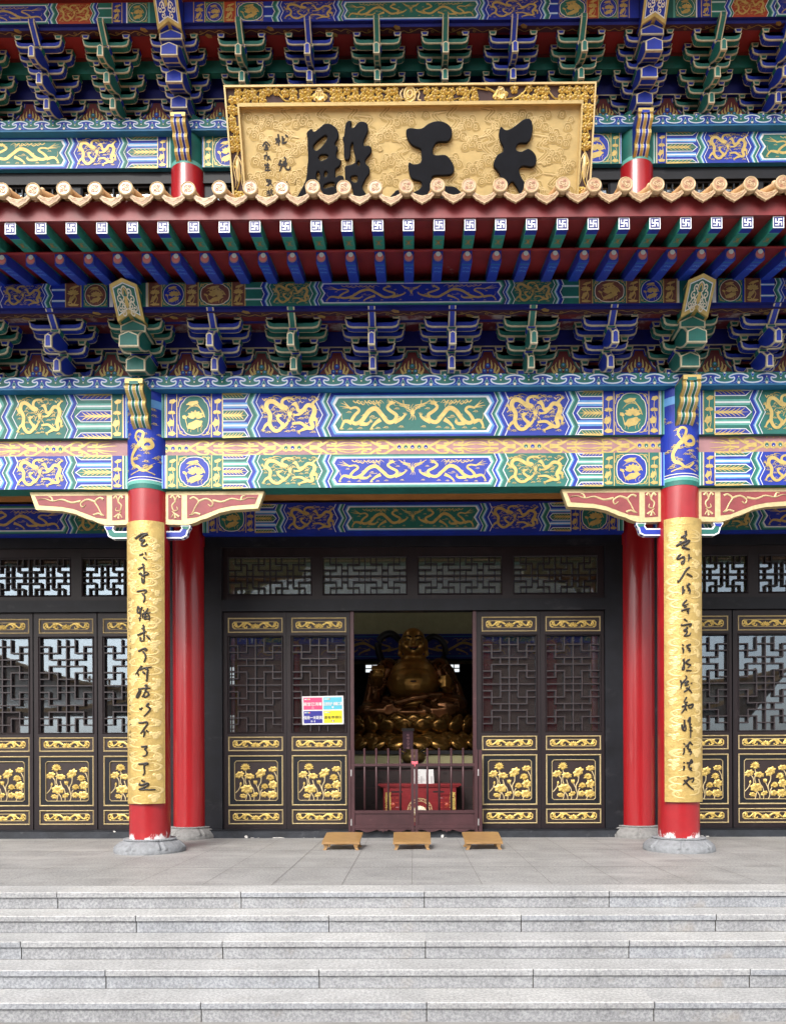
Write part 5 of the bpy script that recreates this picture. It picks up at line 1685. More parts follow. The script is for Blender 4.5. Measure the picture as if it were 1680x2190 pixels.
# upper roof (only its shade reaches the picture)
b = MB()
b.hexa([(-HALF - 1, 9.2, 12.12), (HALF + 1, 9.2, 12.12), (HALF + 1, 15.5, 15.6), (-HALF - 1, 15.5, 15.6), (-HALF - 1, 9.2, 12.24), (HALF + 1, 9.2, 12.24), (HALF + 1, 15.5, 15.8), (-HALF - 1, 15.5, 15.8)], 'roofglaze')
b.hexa([(-HALF - 1, 21.8, 12.12), (HALF + 1, 21.8, 12.12), (HALF + 1, 15.5, 15.6), (-HALF - 1, 15.5, 15.6), (-HALF - 1, 21.8, 12.24), (HALF + 1, 21.8, 12.24), (HALF + 1, 15.5, 15.8), (-HALF - 1, 15.5, 15.8)], 'roofglaze')
b.box(-HALF, HALF, 11.2, 11.3, 11.6, 13.1, 'maroon')
b.box(-HALF, HALF, 10.95, 11.4, 11.92, 12.6, 'soffitred')
part('upper_roof', b, hall, (0, 15, 12))
# ================================================================ THINGS ON AND AROUND THE HALL
# ---------------------------------------------------------------- name plaque, leaning out under the upper eave
PT, PB = Vector((-0.02, 10.35, 10.41)), Vector((0.0, 10.93, 8.86))
PS = (PB - PT).normalized()                  # down the board
PX = Vector((1, 0, 0))
PN = PX.cross(PS).normalized()
if PN.y > 0:
    PN = -PN
PWID, PHGT = 5.085, (PB - PT).length
pl_map = lambda u, v, h=0.0: tuple(PT + PX * u + PS * v + PN * h)
def on_plaque(px, py):
    r = ray(px, py)
    o = Vector((0, 0, EYE))
    t = (PT - o).dot(PN) / r.dot(PN)
    d = o + r * t - PT
    return d.dot(PX), d.dot(PS)
plaque = thing('name_plaque', PB, 'large gilt name board with three bulky black characters leaning out under the upper eave', 'plaque')
hw = PWID / 2
FT, FS = 0.235, 0.19
b = MB()
b.mp = pl_map
def slab(u0, v0, u1, v1, h0, h1, m):
    p = [b.mp(u0, v0, h0), b.mp(u1, v0, h0), b.mp(u1, v1, h0), b.mp(u0, v1, h0), b.mp(u0, v0, h1), b.mp(u1, v0, h1), b.mp(u1, v1, h1), b.mp(u0, v1, h1)]
    b.hexa(p, m)
slab(-hw + 0.02, 0.02, hw - 0.02, FT - 0.03, -0.05, 0.0, 'darkground')
slab(-hw + 0.02, PHGT - FT + 0.03, hw - 0.02, PHGT - 0.02, -0.05, 0.0, 'darkground')
slab(-hw + 0.02, FT - 0.03, -hw + FS - 0.02, PHGT - FT + 0.03, -0.05, 0.0, 'darkground')
slab(hw - FS + 0.02, FT - 0.03, hw - 0.02, PHGT - FT + 0.03, -0.05, 0.0, 'darkground')
for (u0, v0, u1, v1) in ((-hw, 0, hw, 0.022), (-hw, PHGT - 0.022, hw, PHGT), (-hw, 0.022, -hw + 0.022, PHGT - 0.022), (hw - 0.022, 0.022, hw, PHGT - 0.022)):
    slab(u0, v0, u1, v1, -0.06, 0.04, 'plaqueline')
for (u0, v0, u1, v1) in ((-hw + FS - 0.025, FT - 0.04, hw - FS + 0.025, FT), (-hw + FS - 0.025, PHGT - FT, hw - FS + 0.025, PHGT - FT + 0.04), (-hw + FS - 0.025, FT, -hw + FS, PHGT - FT), (hw - FS, FT, hw - FS + 0.025, PHGT - FT)):
    slab(u0, v0, u1, v1, -0.08, 0.03, 'plaquegold')
random.seed(11)
def blossom(u, v, r):
    a0 = random.uniform(0, 6)
    for i in range(5):
        a = a0 + i * 2 * math.pi / 5
        b.disc(u + r * 0.58 * math.cos(a), v + r * 0.58 * math.sin(a), r * 0.46, 'carvegold', 0.008, 7, dome=0.03)
    b.disc(u, v, r * 0.3, 'plaqueline', 0.034, 7, dome=0.02)
spots = []
for i in range(int(PWID / 0.108)):
    for row in (0.07, 0.158):
        spots.append((-hw + 0.08 + i * 0.108 + random.uniform(-0.02, 0.02), row + random.uniform(-0.015, 0.015)))
for i in range(12):
    for sx in (-1, 1):
        for q in (0.062, 0.125):
            spots.append((sx * (hw - q + random.uniform(-0.01, 0.01)), 0.27 + i * 0.108 + random.uniform(-0.02, 0.02)))
for u, v in spots:
    if (abs(u) < 0.14 or abs(abs(u) - 1.24) < 0.13) and v < 0.3 or random.random() < 0.2:
        continue
    if abs(u) > hw - 0.25 and 0.75 < v < 1.15:
        continue
    blossom(u, v, 0.06 + random.uniform(-0.006, 0.004))
for i in range(13):
    u = -hw + 0.25 + i * 0.37
    s = 1 if i % 2 else -1
    b.stroke([(u, 0.11 - s * 0.07), (u + 0.12, 0.11 - s * 0.02), (u + 0.22, 0.11 + s * 0.06), (u + 0.4, 0.11 + s * 0.04)], 0.03, 'carvegold', 0.004, 0.014, n=4, rise=0.02)
for sx in (-1, 1):
    for i in range(4):
        v = 0.3 + i * 0.3
        b.stroke([(sx * (hw - 0.05), v), (sx * (hw - 0.12), v + 0.1), (sx * (hw - 0.1), v + 0.2), (sx * (hw - 0.05), v + 0.3)], 0.028, 'carvegold', 0.004, 0.014, n=4, rise=0.02)
    # tasselled swords half way down the sides
    b.disc(sx * (hw - 0.1), 0.95, 0.035, 'plaqueline', 0.01, 8, ry=0.16, dome=0.03)
    for q in (-1, 1):
        b.stroke([(sx * (hw - 0.1), 0.78), (sx * (hw - 0.1) + q * 0.06, 0.9), (sx * (hw - 0.1) + q * 0.04, 1.08), (sx * (hw - 0.1) + q * 0.06, 1.16)], 0.024, 'plaqueline', 0.006, 0.01, n=4, rise=0.016)
b.disc(0, 0.11, 0.09, 'carvegold', 0.01, 20, ry=0.1, dome=0.0)
b.stroke([(0.075 * math.cos(i * 0.628), 0.11 + 0.085 * math.sin(i * 0.628)) for i in range(10)], 0.02, 'plaqueline', 0.014, n=3, rise=0.012, closed=True)
b.stroke([(0.035 * math.cos(i * 0.628), 0.11 + 0.042 * math.sin(i * 0.628)) for i in range(10)], 0.02, 'plaqueline', 0.014, n=3, rise=0.012, closed=True)
b.disc(0, 0.11, 0.012, 'maroon', 0.03, 8)
for s in (-1, 1):
    b.stroke([(s * 0.09, 0.05), (s * 0.13, 0.1), (s * 0.11, 0.16), (s * 0.15, 0.18)], 0.02, 'plaqueline', 0.008, n=4, rise=0.012)
    b.blob(s * 1.24, 0.13, 0.1, 0.07, 0, 'carvegold', 0.01, 0.03, lobes=4)
    b.blob(s * 1.24, 0.06, 0.045, 0.035, 0, 'plaqueline', 0.012, 0.03, lobes=3)
    for q in range(4):
        b.stroke([(s * 1.24 - 0.04 + q * 0.027, 0.07), (s * 1.24 - 0.07 + q * 0.047, 0.18)], 0.016, 'plaqueline', 0.03, n=1, rise=0.012)
part('carved_frame', b, plaque)
b = MB()
b.mp = pl_map
slab(-hw + FS, FT, hw - FS, PHGT - FT, -0.1, -0.05, 'plaquegold')
random.seed(21)
b.mp = lambda u, v, h=0.0: pl_map(u, v, h - 0.05)
u = -hw + FS
gx = 0
while u < hw - FS - 0.1:
    v = FT + 0.08 + (0.1 if gx % 2 else 0)
    while v < PHGT - FT - 0.05:
        cu, cv = u + 0.14 + random.uniform(-0.05, 0.05), v + random.uniform(-0.04, 0.04)
        if random.random() < 0.3:
            s = random.choice((-1, 1))
            tr_ = [(cu - 0.12 * s, cv - 0.1), (cu + 0.06 * s, cv - 0.07), (cu - 0.03 * s, cv + 0.03), (cu + 0.1 * s, cv + 0.09), (cu - 0.02 * s, cv + 0.2), (cu - 0.14 * s, cv + 0.24)]
            b.stroke(tr_, 0.03, 'plaquecloud', 0.003, 0.02, n=5, mid=0.1)
            for dx in (-0.045, 0, 0.045):
                b.stroke([(x + dx * (0.3 + 0.7 * min(1, min(i, 5 - i))), y) for i, (x, y) in enumerate(tr_)], 0.008, 'plaqueline', 0.0045, n=5, rise=0.001)
        else:
            pts = [(0, 0, 0.085), (0.1, 0.03, 0.07), (-0.1, 0.035, 0.07), (0.05, -0.06, 0.06), (-0.06, -0.05, 0.055), (0.17, 0.06, 0.045), (-0.16, 0.07, 0.04)]
            for i, (dx, dy, r) in enumerate(pts[:random.choice((4, 5, 6, 7))]):
                x, y = cu + dx, cv + dy
                if abs(x) > hw - FS - r or not FT + r < y < PHGT - FT - r:
                    continue
                b.blob(x, y, r, r * 0.8, 0, 'plaquecloud', 0.002 + 0.0006 * i, lobes=5, amp=0.06)
                b.spiral(x, y, r * 0.55, 'plaqueline', 0.008, 0.0065, 1.4, random.uniform(0, 6), random.choice((-1, 1)), 0.001)
                b.stroke([(x - r * 0.95, y + 0.2 * r), (x - r * 0.6, y - r * 0.65), (x, y - r * 0.82), (x + r * 0.6, y - r * 0.65), (x + r * 0.95, y + 0.2 * r)], 0.007, 'plaqueline', 0.006, n=3, rise=0.001)
        v += 0.26
    u += 0.235
    gx += 1
part('gilt_field', b, plaque)
def curve_solid(name, polys, parent, origin, ex, ey, en, ext, bev, m, smooth=True):
    """Filled outlines (first CCW outer, rest holes) with a rounded edge, as one mesh in the plane ex/ey."""
    cu = bpy.data.curves.new(name, 'CURVE')
    cu.dimensions = '2D'
    cu.fill_mode = 'BOTH'
    cu.extrude = ext
    cu.bevel_depth = bev
    cu.bevel_resolution = 2
    cu.offset = -bev
    for p in polys:
        q = spline(p, 3, True) if smooth else p
        sp = cu.splines.new('POLY')
        sp.points.add(len(q) - 1)
        for i, (x, y) in enumerate(q):
            sp.points[i].co = (x, y, 0, 1)
        sp.use_cyclic_u = True
    tmp = bpy.data.objects.new('tmp', cu)
    COL.objects.link(tmp)
    me = bpy.data.meshes.new_from_object(tmp.evaluated_get(bpy.context.evaluated_depsgraph_get()))
    bpy.data.objects.remove(tmp)
    Mx = Matrix((ex, ey, en)).transposed().to_4x4()
    Mx.translation = Vector(origin) - wloc(parent)
    me.transform(Mx)
    me.materials.clear()
    me.materials.append(MATS[m])
    for p in me.polygons:
        p.use_smooth = False
    me.name = name
    return link(bpy.data.objects.new(name, me), parent, wloc(parent))
def crop7(pts):
    return [on_plaque((960 + x / 3.2308) / 1.8, (420 + y / 3.2308) / 1.8) for x, y in pts]
def crop8(pts):
    return [on_plaque((1500 + x / 2.8) / 1.8, (420 + y / 2.8) / 1.8) for x, y in pts]
C_A = [[(705, 310), (765, 260), (800, 295), (870, 240), (930, 195), (1000, 195), (1070, 240), (1100, 300), (1095, 370), (1060, 430), (1060, 460), (1090, 485), (1085, 530), (1070, 570), (1085, 620), (1125, 640), (1130, 660), (1110, 720), (1060, 760), (1055, 830), (1060, 860), (1100, 835), (1150, 840), (1160, 880), (1145, 930), (1090, 960), (1060, 985), (1110, 1090), (1140, 1190), (900, 1200), (540, 1190), (590, 1090), (650, 980), (690, 890), (705, 800), (708, 740), (720, 640), (715, 500), (715, 380)],
       [(790, 470), (850, 400), (930, 345), (960, 360), (940, 420), (880, 490), (830, 530), (795, 515)],
       [(850, 620), (880, 585), (950, 580), (970, 605), (930, 640), (870, 655)],
       [(830, 800), (855, 795), (865, 850), (855, 895), (830, 895), (820, 850)],
       [(920, 800), (945, 785), (962, 810), (945, 850), (920, 855)],
       [(915, 960), (990, 925), (1045, 930), (1045, 970), (1000, 975), (920, 1000)]]
C_A2 = [[(1195, 180), (1235, 150), (1265, 165), (1255, 230), (1290, 235), (1350, 170), (1410, 160), (1460, 190), (1470, 260), (1450, 320), (1415, 400), (1415, 460), (1480, 460), (1510, 490), (1500, 550), (1450, 610), (1430, 650), (1440, 690), (1480, 730), (1480, 800), (1440, 860), (1405, 930), (1390, 990), (1450, 1080), (1490, 1190), (1290, 1190), (1270, 1000), (1190, 930), (1175, 800), (1180, 720), (1250, 700), (1300, 670), (1305, 600), (1285, 520), (1285, 440), (1268, 430), (1250, 480), (1245, 580), (1220, 640), (1185, 640), (1165, 590), (1165, 440), (1150, 380), (1170, 330), (1180, 250)],
        [(1325, 690), (1345, 650), (1365, 680), (1350, 715)],
        [(1250, 850), (1325, 840), (1330, 900), (1300, 920), (1260, 900)]]
C_B = [[(175, 220), (215, 200), (330, 205), (420, 145), (520, 120), (600, 140), (655, 190), (665, 260), (640, 320), (600, 345), (510, 350), (465, 400), (455, 470), (490, 490), (590, 485), (650, 540), (685, 620), (670, 680), (620, 705), (460, 715), (445, 770), (455, 815), (600, 820), (690, 830), (740, 870), (790, 930), (800, 1010), (20, 1010), (35, 900), (75, 870), (110, 885), (200, 900), (290, 870), (330, 830), (330, 790), (300, 770), (230, 750), (200, 690), (190, 610), (200, 570), (240, 590), (300, 585), (330, 550), (330, 450), (310, 420), (240, 390), (190, 330), (170, 270)]]
C_C = [[(1185, 180), (1200, 175), (1240, 205), (1290, 195), (1360, 150), (1430, 95), (1490, 80), (1525, 110), (1535, 190), (1515, 290), (1470, 345), (1390, 350), (1355, 390), (1365, 430), (1420, 435), (1480, 405), (1530, 430), (1570, 490), (1565, 570), (1520, 605), (1430, 595), (1385, 630), (1400, 700), (1460, 800), (1520, 920), (1550, 1010), (1430, 1010), (1380, 870), (1330, 785), (1300, 770), (1250, 825), (1150, 910), (1060, 970), (960, 1000), (1100, 870), (1165, 790), (1180, 720), (1160, 660), (1115, 610), (1110, 560), (1150, 480), (1210, 440), (1215, 390), (1185, 330), (1170, 250)]]
for polys, cr in ((C_A, crop7), (C_B, crop8), (C_C, crop8)):
    pp = [cr(p) for p in polys]
    o = curve_solid('character', pp, plaque, PT + PN * -0.035, PX, PS, PN, 0.03, 0.012, 'ink')
    if polys is C_A:
        o2 = curve_solid('character', [crop7(p) for p in C_A2], plaque, PT + PN * -0.035, PX, PS, PN, 0.03, 0.012, 'ink')
        bm = bmesh.new()                      # both halves belong to one character
        bm.from_mesh(o.data)
        bm.from_mesh(o2.data)
        bm.to_mesh(o.data)
        bm.free()
        bpy.data.objects.remove(o2)
b = MB()
b.mp = lambda u, v, h=0.0: pl_map(u, v, h - 0.05)
INS = [(13, 310, 385, 365, 365), (12, 345, 315, 352, 380, 350, 460), (11, 345, 385, 315, 440), (11, 400, 340, 395, 400), (11, 435, 325, 470, 355), (12, 420, 365, 395, 430, 455, 410), (12, 350, 380, 372, 410),
       (13, 380, 640, 350, 700, 390, 690, 360, 780), (12, 420, 600, 440, 650, 400, 665), (12, 440, 620, 430, 720, 450, 755, 490, 750, 490, 720), (10, 400, 690, 460, 675), (10, 410, 670, 405, 710, 455, 690),
       (11, 390, 940, 470, 940), (11, 410, 910, 415, 955), (11, 445, 905, 450, 955), (11, 380, 985, 480, 980), (11, 430, 960, 400, 1040),
       (10, 150, 475, 195, 415, 245, 470), (9, 180, 455, 215, 455), (9, 175, 480, 220, 480), (9, 198, 455, 200, 510), (9, 165, 512, 225, 508), (8, 182, 490, 188, 500), (8, 215, 488, 208, 500),
       (10, 195, 545, 205, 560), (10, 165, 600, 205, 580, 210, 640, 200, 635), (10, 215, 600, 250, 640), (9, 185, 610, 165, 635), (8, 240, 590, 222, 602),
       (10, 185, 690, 175, 720), (9, 185, 710, 235, 700), (9, 180, 740, 235, 735), (10, 210, 675, 212, 770), (10, 175, 772, 250, 768),
       (9, 185, 890, 225, 885), (8, 195, 880, 198, 900), (8, 212, 878, 212, 898), (9, 195, 915, 220, 915, 215, 950, 190, 960), (9, 240, 880, 225, 910), (9, 220, 905, 260, 900), (9, 250, 910, 215, 970), (9, 235, 920, 275, 970),
       (9, 195, 1035, 240, 1030), (9, 200, 1050, 205, 1090), (9, 225, 1015, 225, 1090), (9, 205, 1055, 240, 1052, 238, 1090), (9, 255, 1000, 250, 1050), (9, 245, 1030, 275, 1025), (9, 250, 1040, 285, 1090)]
GROUPS = [7, 6, 5, 7, 5, 5, 8, 6]
ins_i = 0
for it in INS:
    wd, c = it[0], it[1:]
    q = crop7([(c[i], c[i + 1]) for i in range(0, len(c), 2)])
    b.stroke(q, wd * 0.0023, 'inkbrown', 0.008, wd * 0.0015, n=3)
    ins_i += 1
    if ins_i in [sum(GROUPS[:q + 1]) for q in range(8)]:
        part('small_character', b, plaque)
        b = MB()
        b.mp = lambda u, v, h=0.0: pl_map(u, v, h - 0.05)

# ---------------------------------------------------------------- couplet boards on the front columns
CHARS_L = [(2000, 30, [(280, 410, 350, 360, 430, 310, 545, 295), (545, 310, 460, 350, 385, 420, 380, 455), (385, 455, 480, 440, 430, 500, 405, 545), (405, 550, 470, 560, 540, 515)]),
           (2000, 26, [(370, 760, 420, 745, 455, 715), (495, 690, 505, 750), (455, 800, 490, 830, 525, 855)]),
           (2000, 24, [(430, 970, 455, 945, 465, 1000, 470, 1100, 475, 1240, 470, 1350), (345, 1060, 400, 1030, 465, 1000), (360, 1160, 410, 1135, 420, 1190, 475, 1180, 540, 1160, 550, 1135, 510, 1110, 470, 1110), (430, 1230, 425, 1290, 450, 1350, 475, 1240)]),
           (2000, 27, [(320, 1525, 420, 1505, 505, 1495, 510, 1530, 470, 1560), (430, 1560, 475, 1620, 480, 1690, 455, 1760)]),
           (2000, 24, [(430, 1845, 385, 1950, 340, 1975, 330, 1900, 350, 1835, 380, 1900, 400, 1970, 390, 2080, 375, 2150), (360, 2100, 400, 2070), (455, 1910, 470, 1950), (550, 1870, 520, 1930, 490, 1970), (440, 1990, 600, 1960), (445, 2000, 440, 2090), (500, 1960, 490, 2050, 470, 2110), (540, 1990, 570, 2040, 570, 2130), (470, 2050, 550, 2040), (470, 2100, 560, 2095)]),
           (2380, 28, [(455, 140, 465, 220, 470, 330, 465, 480), (420, 215, 460, 240), (335, 360, 420, 325, 515, 275), (400, 400, 400, 480, 460, 480), (520, 370, 560, 420, 590, 460)]),
           (2380, 28, [(350, 705, 430, 660, 500, 640, 520, 675, 480, 690), (445, 705, 490, 760, 500, 840, 465, 935)]),
           (2380, 26, [(430, 1000, 360, 1090, 290, 1190), (350, 1160, 350, 1225), (375, 1100, 460, 1060, 625, 1025), (440, 1130, 490, 1170, 445, 1160), (500, 1080, 540, 1080, 530, 1200, 525, 1320, 500, 1320)]),
           (2380, 26, [(365, 1480, 370, 1540, 330, 1610, 310, 1670, 350, 1660, 400, 1540, 380, 1510), (380, 1500, 470, 1480, 595, 1475), (480, 1430, 525, 1415, 510, 1480, 490, 1560, 430, 1670), (510, 1540, 560, 1590, 540, 1640, 470, 1670, 480, 1610)]),
           (2380, 29, [(380, 1900, 400, 1925, 440, 1880), (570, 1790, 520, 1850, 585, 1900, 560, 1970, 465, 2075)]),
           (2740, 29, [(360, 240, 440, 235, 520, 220, 535, 260, 470, 360, 400, 465), (455, 390, 480, 440, 460, 540), (515, 395, 560, 435)]),
           (2740, 27, [(410, 745, 500, 730, 525, 740, 490, 790, 530, 850, 510, 920, 445, 940)]),
           (2740, 29, [(355, 1105, 450, 1100, 530, 1085, 540, 1110, 480, 1125, 475, 1200, 480, 1290, 450, 1345)]),
           (2740, 32, [(420, 1440, 460, 1470, 495, 1470), (400, 1510, 375, 1540, 440, 1545, 530, 1510, 555, 1540, 490, 1590, 370, 1640, 500, 1645, 690, 1645)])]
CHARS_R = [(2000, 36, [(630, 245, 640, 320, 600, 410), (540, 385, 665, 320), (450, 555, 560, 500, 700, 440), (530, 460, 550, 540), (640, 400, 630, 500), (715, 440, 690, 490, 620, 545, 580, 545), (555, 580, 640, 615, 720, 640)]),
           (2000, 28, [(545, 735, 500, 770, 475, 830, 530, 820, 590, 790, 610, 850, 590, 930, 550, 935, 560, 890, 605, 870), (695, 740, 705, 800, 690, 890), (735, 800, 750, 830)]),
           (2000, 30, [(715, 1010, 640, 1080, 560, 1220, 490, 1320, 485, 1280), (655, 1150, 720, 1180, 780, 1215)]),
           (2000, 28, [(575, 1410, 580, 1470, 570, 1580), (610, 1480, 590, 1560), (650, 1400, 735, 1370), (710, 1350, 670, 1420, 710, 1460, 690, 1500, 730, 1490, 715, 1565)]),
           (2000, 27, [(660, 1700, 600, 1760, 580, 1810, 630, 1810, 690, 1780), (600, 1850, 660, 1845), (545, 1930, 640, 1900, 725, 1880), (690, 1890, 690, 2000), (655, 1940, 690, 1960)]),
           (2380, 28, [(600, 20, 670, 75), (535, 145, 600, 150, 740, 125, 735, 165, 700, 180), (640, 200, 670, 215, 600, 260, 660, 280, 650, 330, 610, 375, 700, 370, 745, 310)]),
           (2380, 26, [(560, 560, 600, 580), (570, 620, 590, 680, 580, 745), (640, 590, 740, 560, 690, 570, 670, 620, 720, 650, 690, 680, 735, 680, 710, 720)]),
           (2380, 28, [(570, 890, 620, 860), (600, 900, 600, 980, 570, 1080, 605, 1070, 610, 1000), (720, 870, 640, 930, 700, 980, 740, 990, 670, 1050), (640, 1105, 755, 1110)]),
           (2380, 26, [(530, 1310, 550, 1370, 540, 1490), (550, 1390, 620, 1310, 655, 1260, 630, 1210), (610, 1370, 690, 1330, 620, 1420, 700, 1400), (600, 1560, 680, 1500, 720, 1440), (640, 1470, 710, 1510, 765, 1580), (750, 1360, 765, 1390)]),
           (2380, 27, [(655, 1665, 600, 1770), (600, 1780, 680, 1770), (555, 1870, 670, 1830), (640, 1780, 620, 1900, 550, 2005), (620, 1880, 660, 1950), (690, 1830, 700, 1900), (700, 1840, 790, 1815, 760, 1890, 700, 1895)]),
           (2740, 27, [(610, 170, 610, 300, 580, 380), (560, 270, 580, 380, 635, 390, 635, 280), (680, 215, 725, 120, 720, 250, 740, 380, 735, 555), (700, 270, 760, 265), (710, 310, 770, 345), (710, 390, 785, 410)]),
           (2740, 26, [(590, 670, 625, 690), (600, 765, 605, 840, 580, 910), (625, 740, 690, 690, 725, 640, 760, 685, 790, 690), (690, 690, 680, 780, 730, 800, 700, 830, 760, 850, 720, 910)]),
           (2740, 28, [(585, 1075, 620, 1075), (600, 1140, 605, 1190, 590, 1240), (650, 1080, 720, 1075, 750, 1015, 775, 1070, 720, 1100, 700, 1180, 760, 1190, 720, 1220, 770, 1245)]),
           (2740, 28, [(660, 1375, 700, 1400, 660, 1470, 580, 1540), (600, 1440, 650, 1500, 720, 1580, 805, 1645), (640, 1460, 720, 1420, 800, 1400, 790, 1470, 750, 1490)])]
BR = 0.31
BZ0, BZ1 = ZZ(1717.5, 9.5), ZZ(1112, 9.5)
def couplet(cx, chars, x0, label, small_u, seed):
    cyl = D1 + 0.02
    t = thing('couplet_board', (cx, 9.46, BZ0), label, 'couplet board')
    b = MB()
    def mp(u, v, h=0.0):
        th = math.asin(max(-1, min(1, u / BR)))
        return (cx + (BR + h) * math.sin(th), cyl - (BR + h) * math.cos(th), v)
    b.mp = mp
    n = 20
    W = 0.238
    for i in range(n):
        u0, u1 = -W + 2 * W * i / n, -W + 2 * W * (i + 1) / n
        b.face([mp(u0, BZ0), mp(u1, BZ0), mp(u1, BZ1), mp(u0, BZ1)], 'boardgold', True)
        b.face([mp(u0, BZ0, -0.035), mp(u1, BZ0, -0.035), mp(u1, BZ1, -0.035), mp(u0, BZ1, -0.035)], 'golddark')
        for z in (BZ0, BZ1):
            b.face([mp(u0, z, -0.035), mp(u1, z, -0.035), mp(u1, z), mp(u0, z)], 'boardgold')
    for u in (-W, W):
        b.face([mp(u, BZ0, -0.035), mp(u, BZ1, -0.035), mp(u, BZ1), mp(u, BZ0)], 'boardgold')
    random.seed(seed)
    z = BZ0 + 0.1
    while z < BZ1 - 0.12:                     # low-relief clouds and waves
        for s in (-1, 1):
            cu, cz = s * random.uniform(0.12, 0.18), z + random.uniform(-0.05, 0.05)
            k = random.uniform(0.8, 1.2)
            if random.random() < 0.5:
                for dx, dz, r in ((0, 0, 0.05), (0.04, 0.02, 0.035), (-0.045, 0.015, 0.032), (0.0, -0.03, 0.035)):
                    if abs(cu + dx) < W - 0.04:
                        b.blob(cu + dx, cz + dz, r * k * 0.8, r * k * 0.7, 0, 'boardcloud', 0.001, 0.0035, lobes=4, amp=0.08, n=14)
            else:
                P_ = [(cu - s * 0.1, cz - 0.06), (cu, cz - 0.045), (cu + s * 0.035, cz), (cu - s * 0.03, cz + 0.035), (cu - s * 0.09, cz + 0.04)]
                b.stroke(P_, 0.01, 'boardcloud', 0.001, 0.004, n=5, rise=0.004, mid=0.03)
                b.spiral(cu - s * 0.02, cz, 0.025, 'boardcloud', 0.008, 0.001, 1.3, random.uniform(0, 6), s, 0.003)
        if random.random() < 0.6:
            cu, cz = random.uniform(-0.08, 0.1), z + 0.1
            b.stroke([(cu - 0.1, cz), (cu - 0.03, cz + 0.025), (cu + 0.04, cz + 0.005), (cu + 0.12, cz + 0.025)], 0.01, 'boardcloud', 0.001, 0.004, n=4, rise=0.004)
        z += random.uniform(0.07, 0.14)
    part('board', b, t)
    for y0, wd, strokes in chars:
        b = MB()
        b.mp = mp
        for c in strokes:
            q = []
            for i in range(0, len(c), 2):
                p = at((x0 + c[i] / 5.475) / 1.8, (y0 + c[i + 1] / 5.475) / 1.8, 9.46)
                q.append((p.x - cx, p.z))
            k = wd * 0.00082
            b.stroke(q, k * 1.05, 'inkbrown', 0.0115, k * 0.66, n=5, rise=0.006, mid=k)
        part('brush_character', b, t)
    b = MB()
    b.mp = mp
    random.seed(seed + 1)
    if small_u:
        for za, zb in ((1.2, 2.0), (2.35, 3.2)) if small_u < 0 else ((1.3, 1.5),):
            z = zb
            while z > za:
                for j in range(4):
                    du, dz = random.uniform(-0.018, 0.018), random.uniform(-0.025, 0.025)
                    a = random.choice((0.1, 1.5, 0.9, -0.7))
                    l = random.uniform(0.012, 0.022)
                    b.stroke([(small_u + du, z + dz), (small_u + du + l * math.cos(a), z + dz - l * math.sin(a))], 0.007, 'inkbrown', 0.006, 0.004, n=1)
                z -= 0.075
                part('small_character', b, t)
                b = MB()
                b.mp = mp
couplet(-3.382, CHARS_L, 470, 'tall gilt board with black brush writing and small edge signature on the left front column', -0.19, 31)
couplet(3.4, CHARS_R, 2520, 'tall gilt board with black brush writing on the right front column', 0, 57)

# ---------------------------------------------------------------- notice on the left door
def text_mesh(s, size, parent, origin, m, name, ext=0.0, offset=0.0, vertical=False):
    cu = bpy.data.curves.new('t', 'FONT')
    cu.body = s
    cu.size = size
    cu.align_x = 'CENTER'
    cu.extrude = ext
    cu.offset = offset
    tmp = bpy.data.objects.new('tmp', cu)
    COL.objects.link(tmp)
    me = bpy.data.meshes.new_from_object(tmp.evaluated_get(bpy.context.evaluated_depsgraph_get()))
    bpy.data.objects.remove(tmp)
    return me
def add_text(mb, s, size, u, v, m, sx=1.0, bold=0.0, h=0.004):
    """Lay a word on the current frame; bold repeats it a hair to each side."""
    me = text_mesh(s, size, None, None, m, 'x')
    co = [tuple(p.co) for p in me.vertices]
    fs = [tuple(p.vertices) for p in me.polygons]
    bpy.data.meshes.remove(me)
    mi = mb.mi(m)
    for i, (du, dv) in enumerate(((0, 0), (bold, 0), (-bold, 0), (0, bold), (0, -bold)) if bold else ((0, 0),)):
        k = len(mb.v)
        mb.v += [tuple(mb.mp(u + c[0] * sx + du, v + c[1] + dv, h + 0.0004 * i)) for c in co]
        mb.f += [tuple(k + q for q in f) for f in fs]
        mb.m += [mi] * len(fs)
        mb.sm += [False] * len(fs)
c0, c1, c2, c3 = at(645.5, 1489.6, 11.44), at(734, 1488.0, 11.44), at(735, 1548.5, 11.44), at(646.5, 1550.6, 11.44)
notice = thing('notice_sign', (c3 + c2) / 2, 'white notice sheet with pink, teal, navy and yellow squares taped on a door', 'sign')
ex = (c1 - c0).normalized()
PWn, PHn = (c1 - c0).length, (c0 - c3).length
ez = Vector((-ex.z, 0, ex.x))
n_map = lambda u, v, h=0.0: tuple(c3 + ex * u + ez * v + Vector((0, -h, 0)))
b = MB()
b.mp = n_map
b.hexa([n_map(0, 0, -0.004), n_map(PWn, 0, -0.004), n_map(PWn, 0, 0), n_map(0, 0, 0), n_map(0, PHn, -0.004), n_map(PWn, PHn, -0.004), n_map(PWn, PHn, 0), n_map(0, PHn, 0)], 'paper')
for u in (0.014, PWn - 0.014):
    for v in (0.014, PHn - 0.014):
        b.disc(u, v, 0.006, 'metal', 0.003, 8)
part('sheet', b, notice)
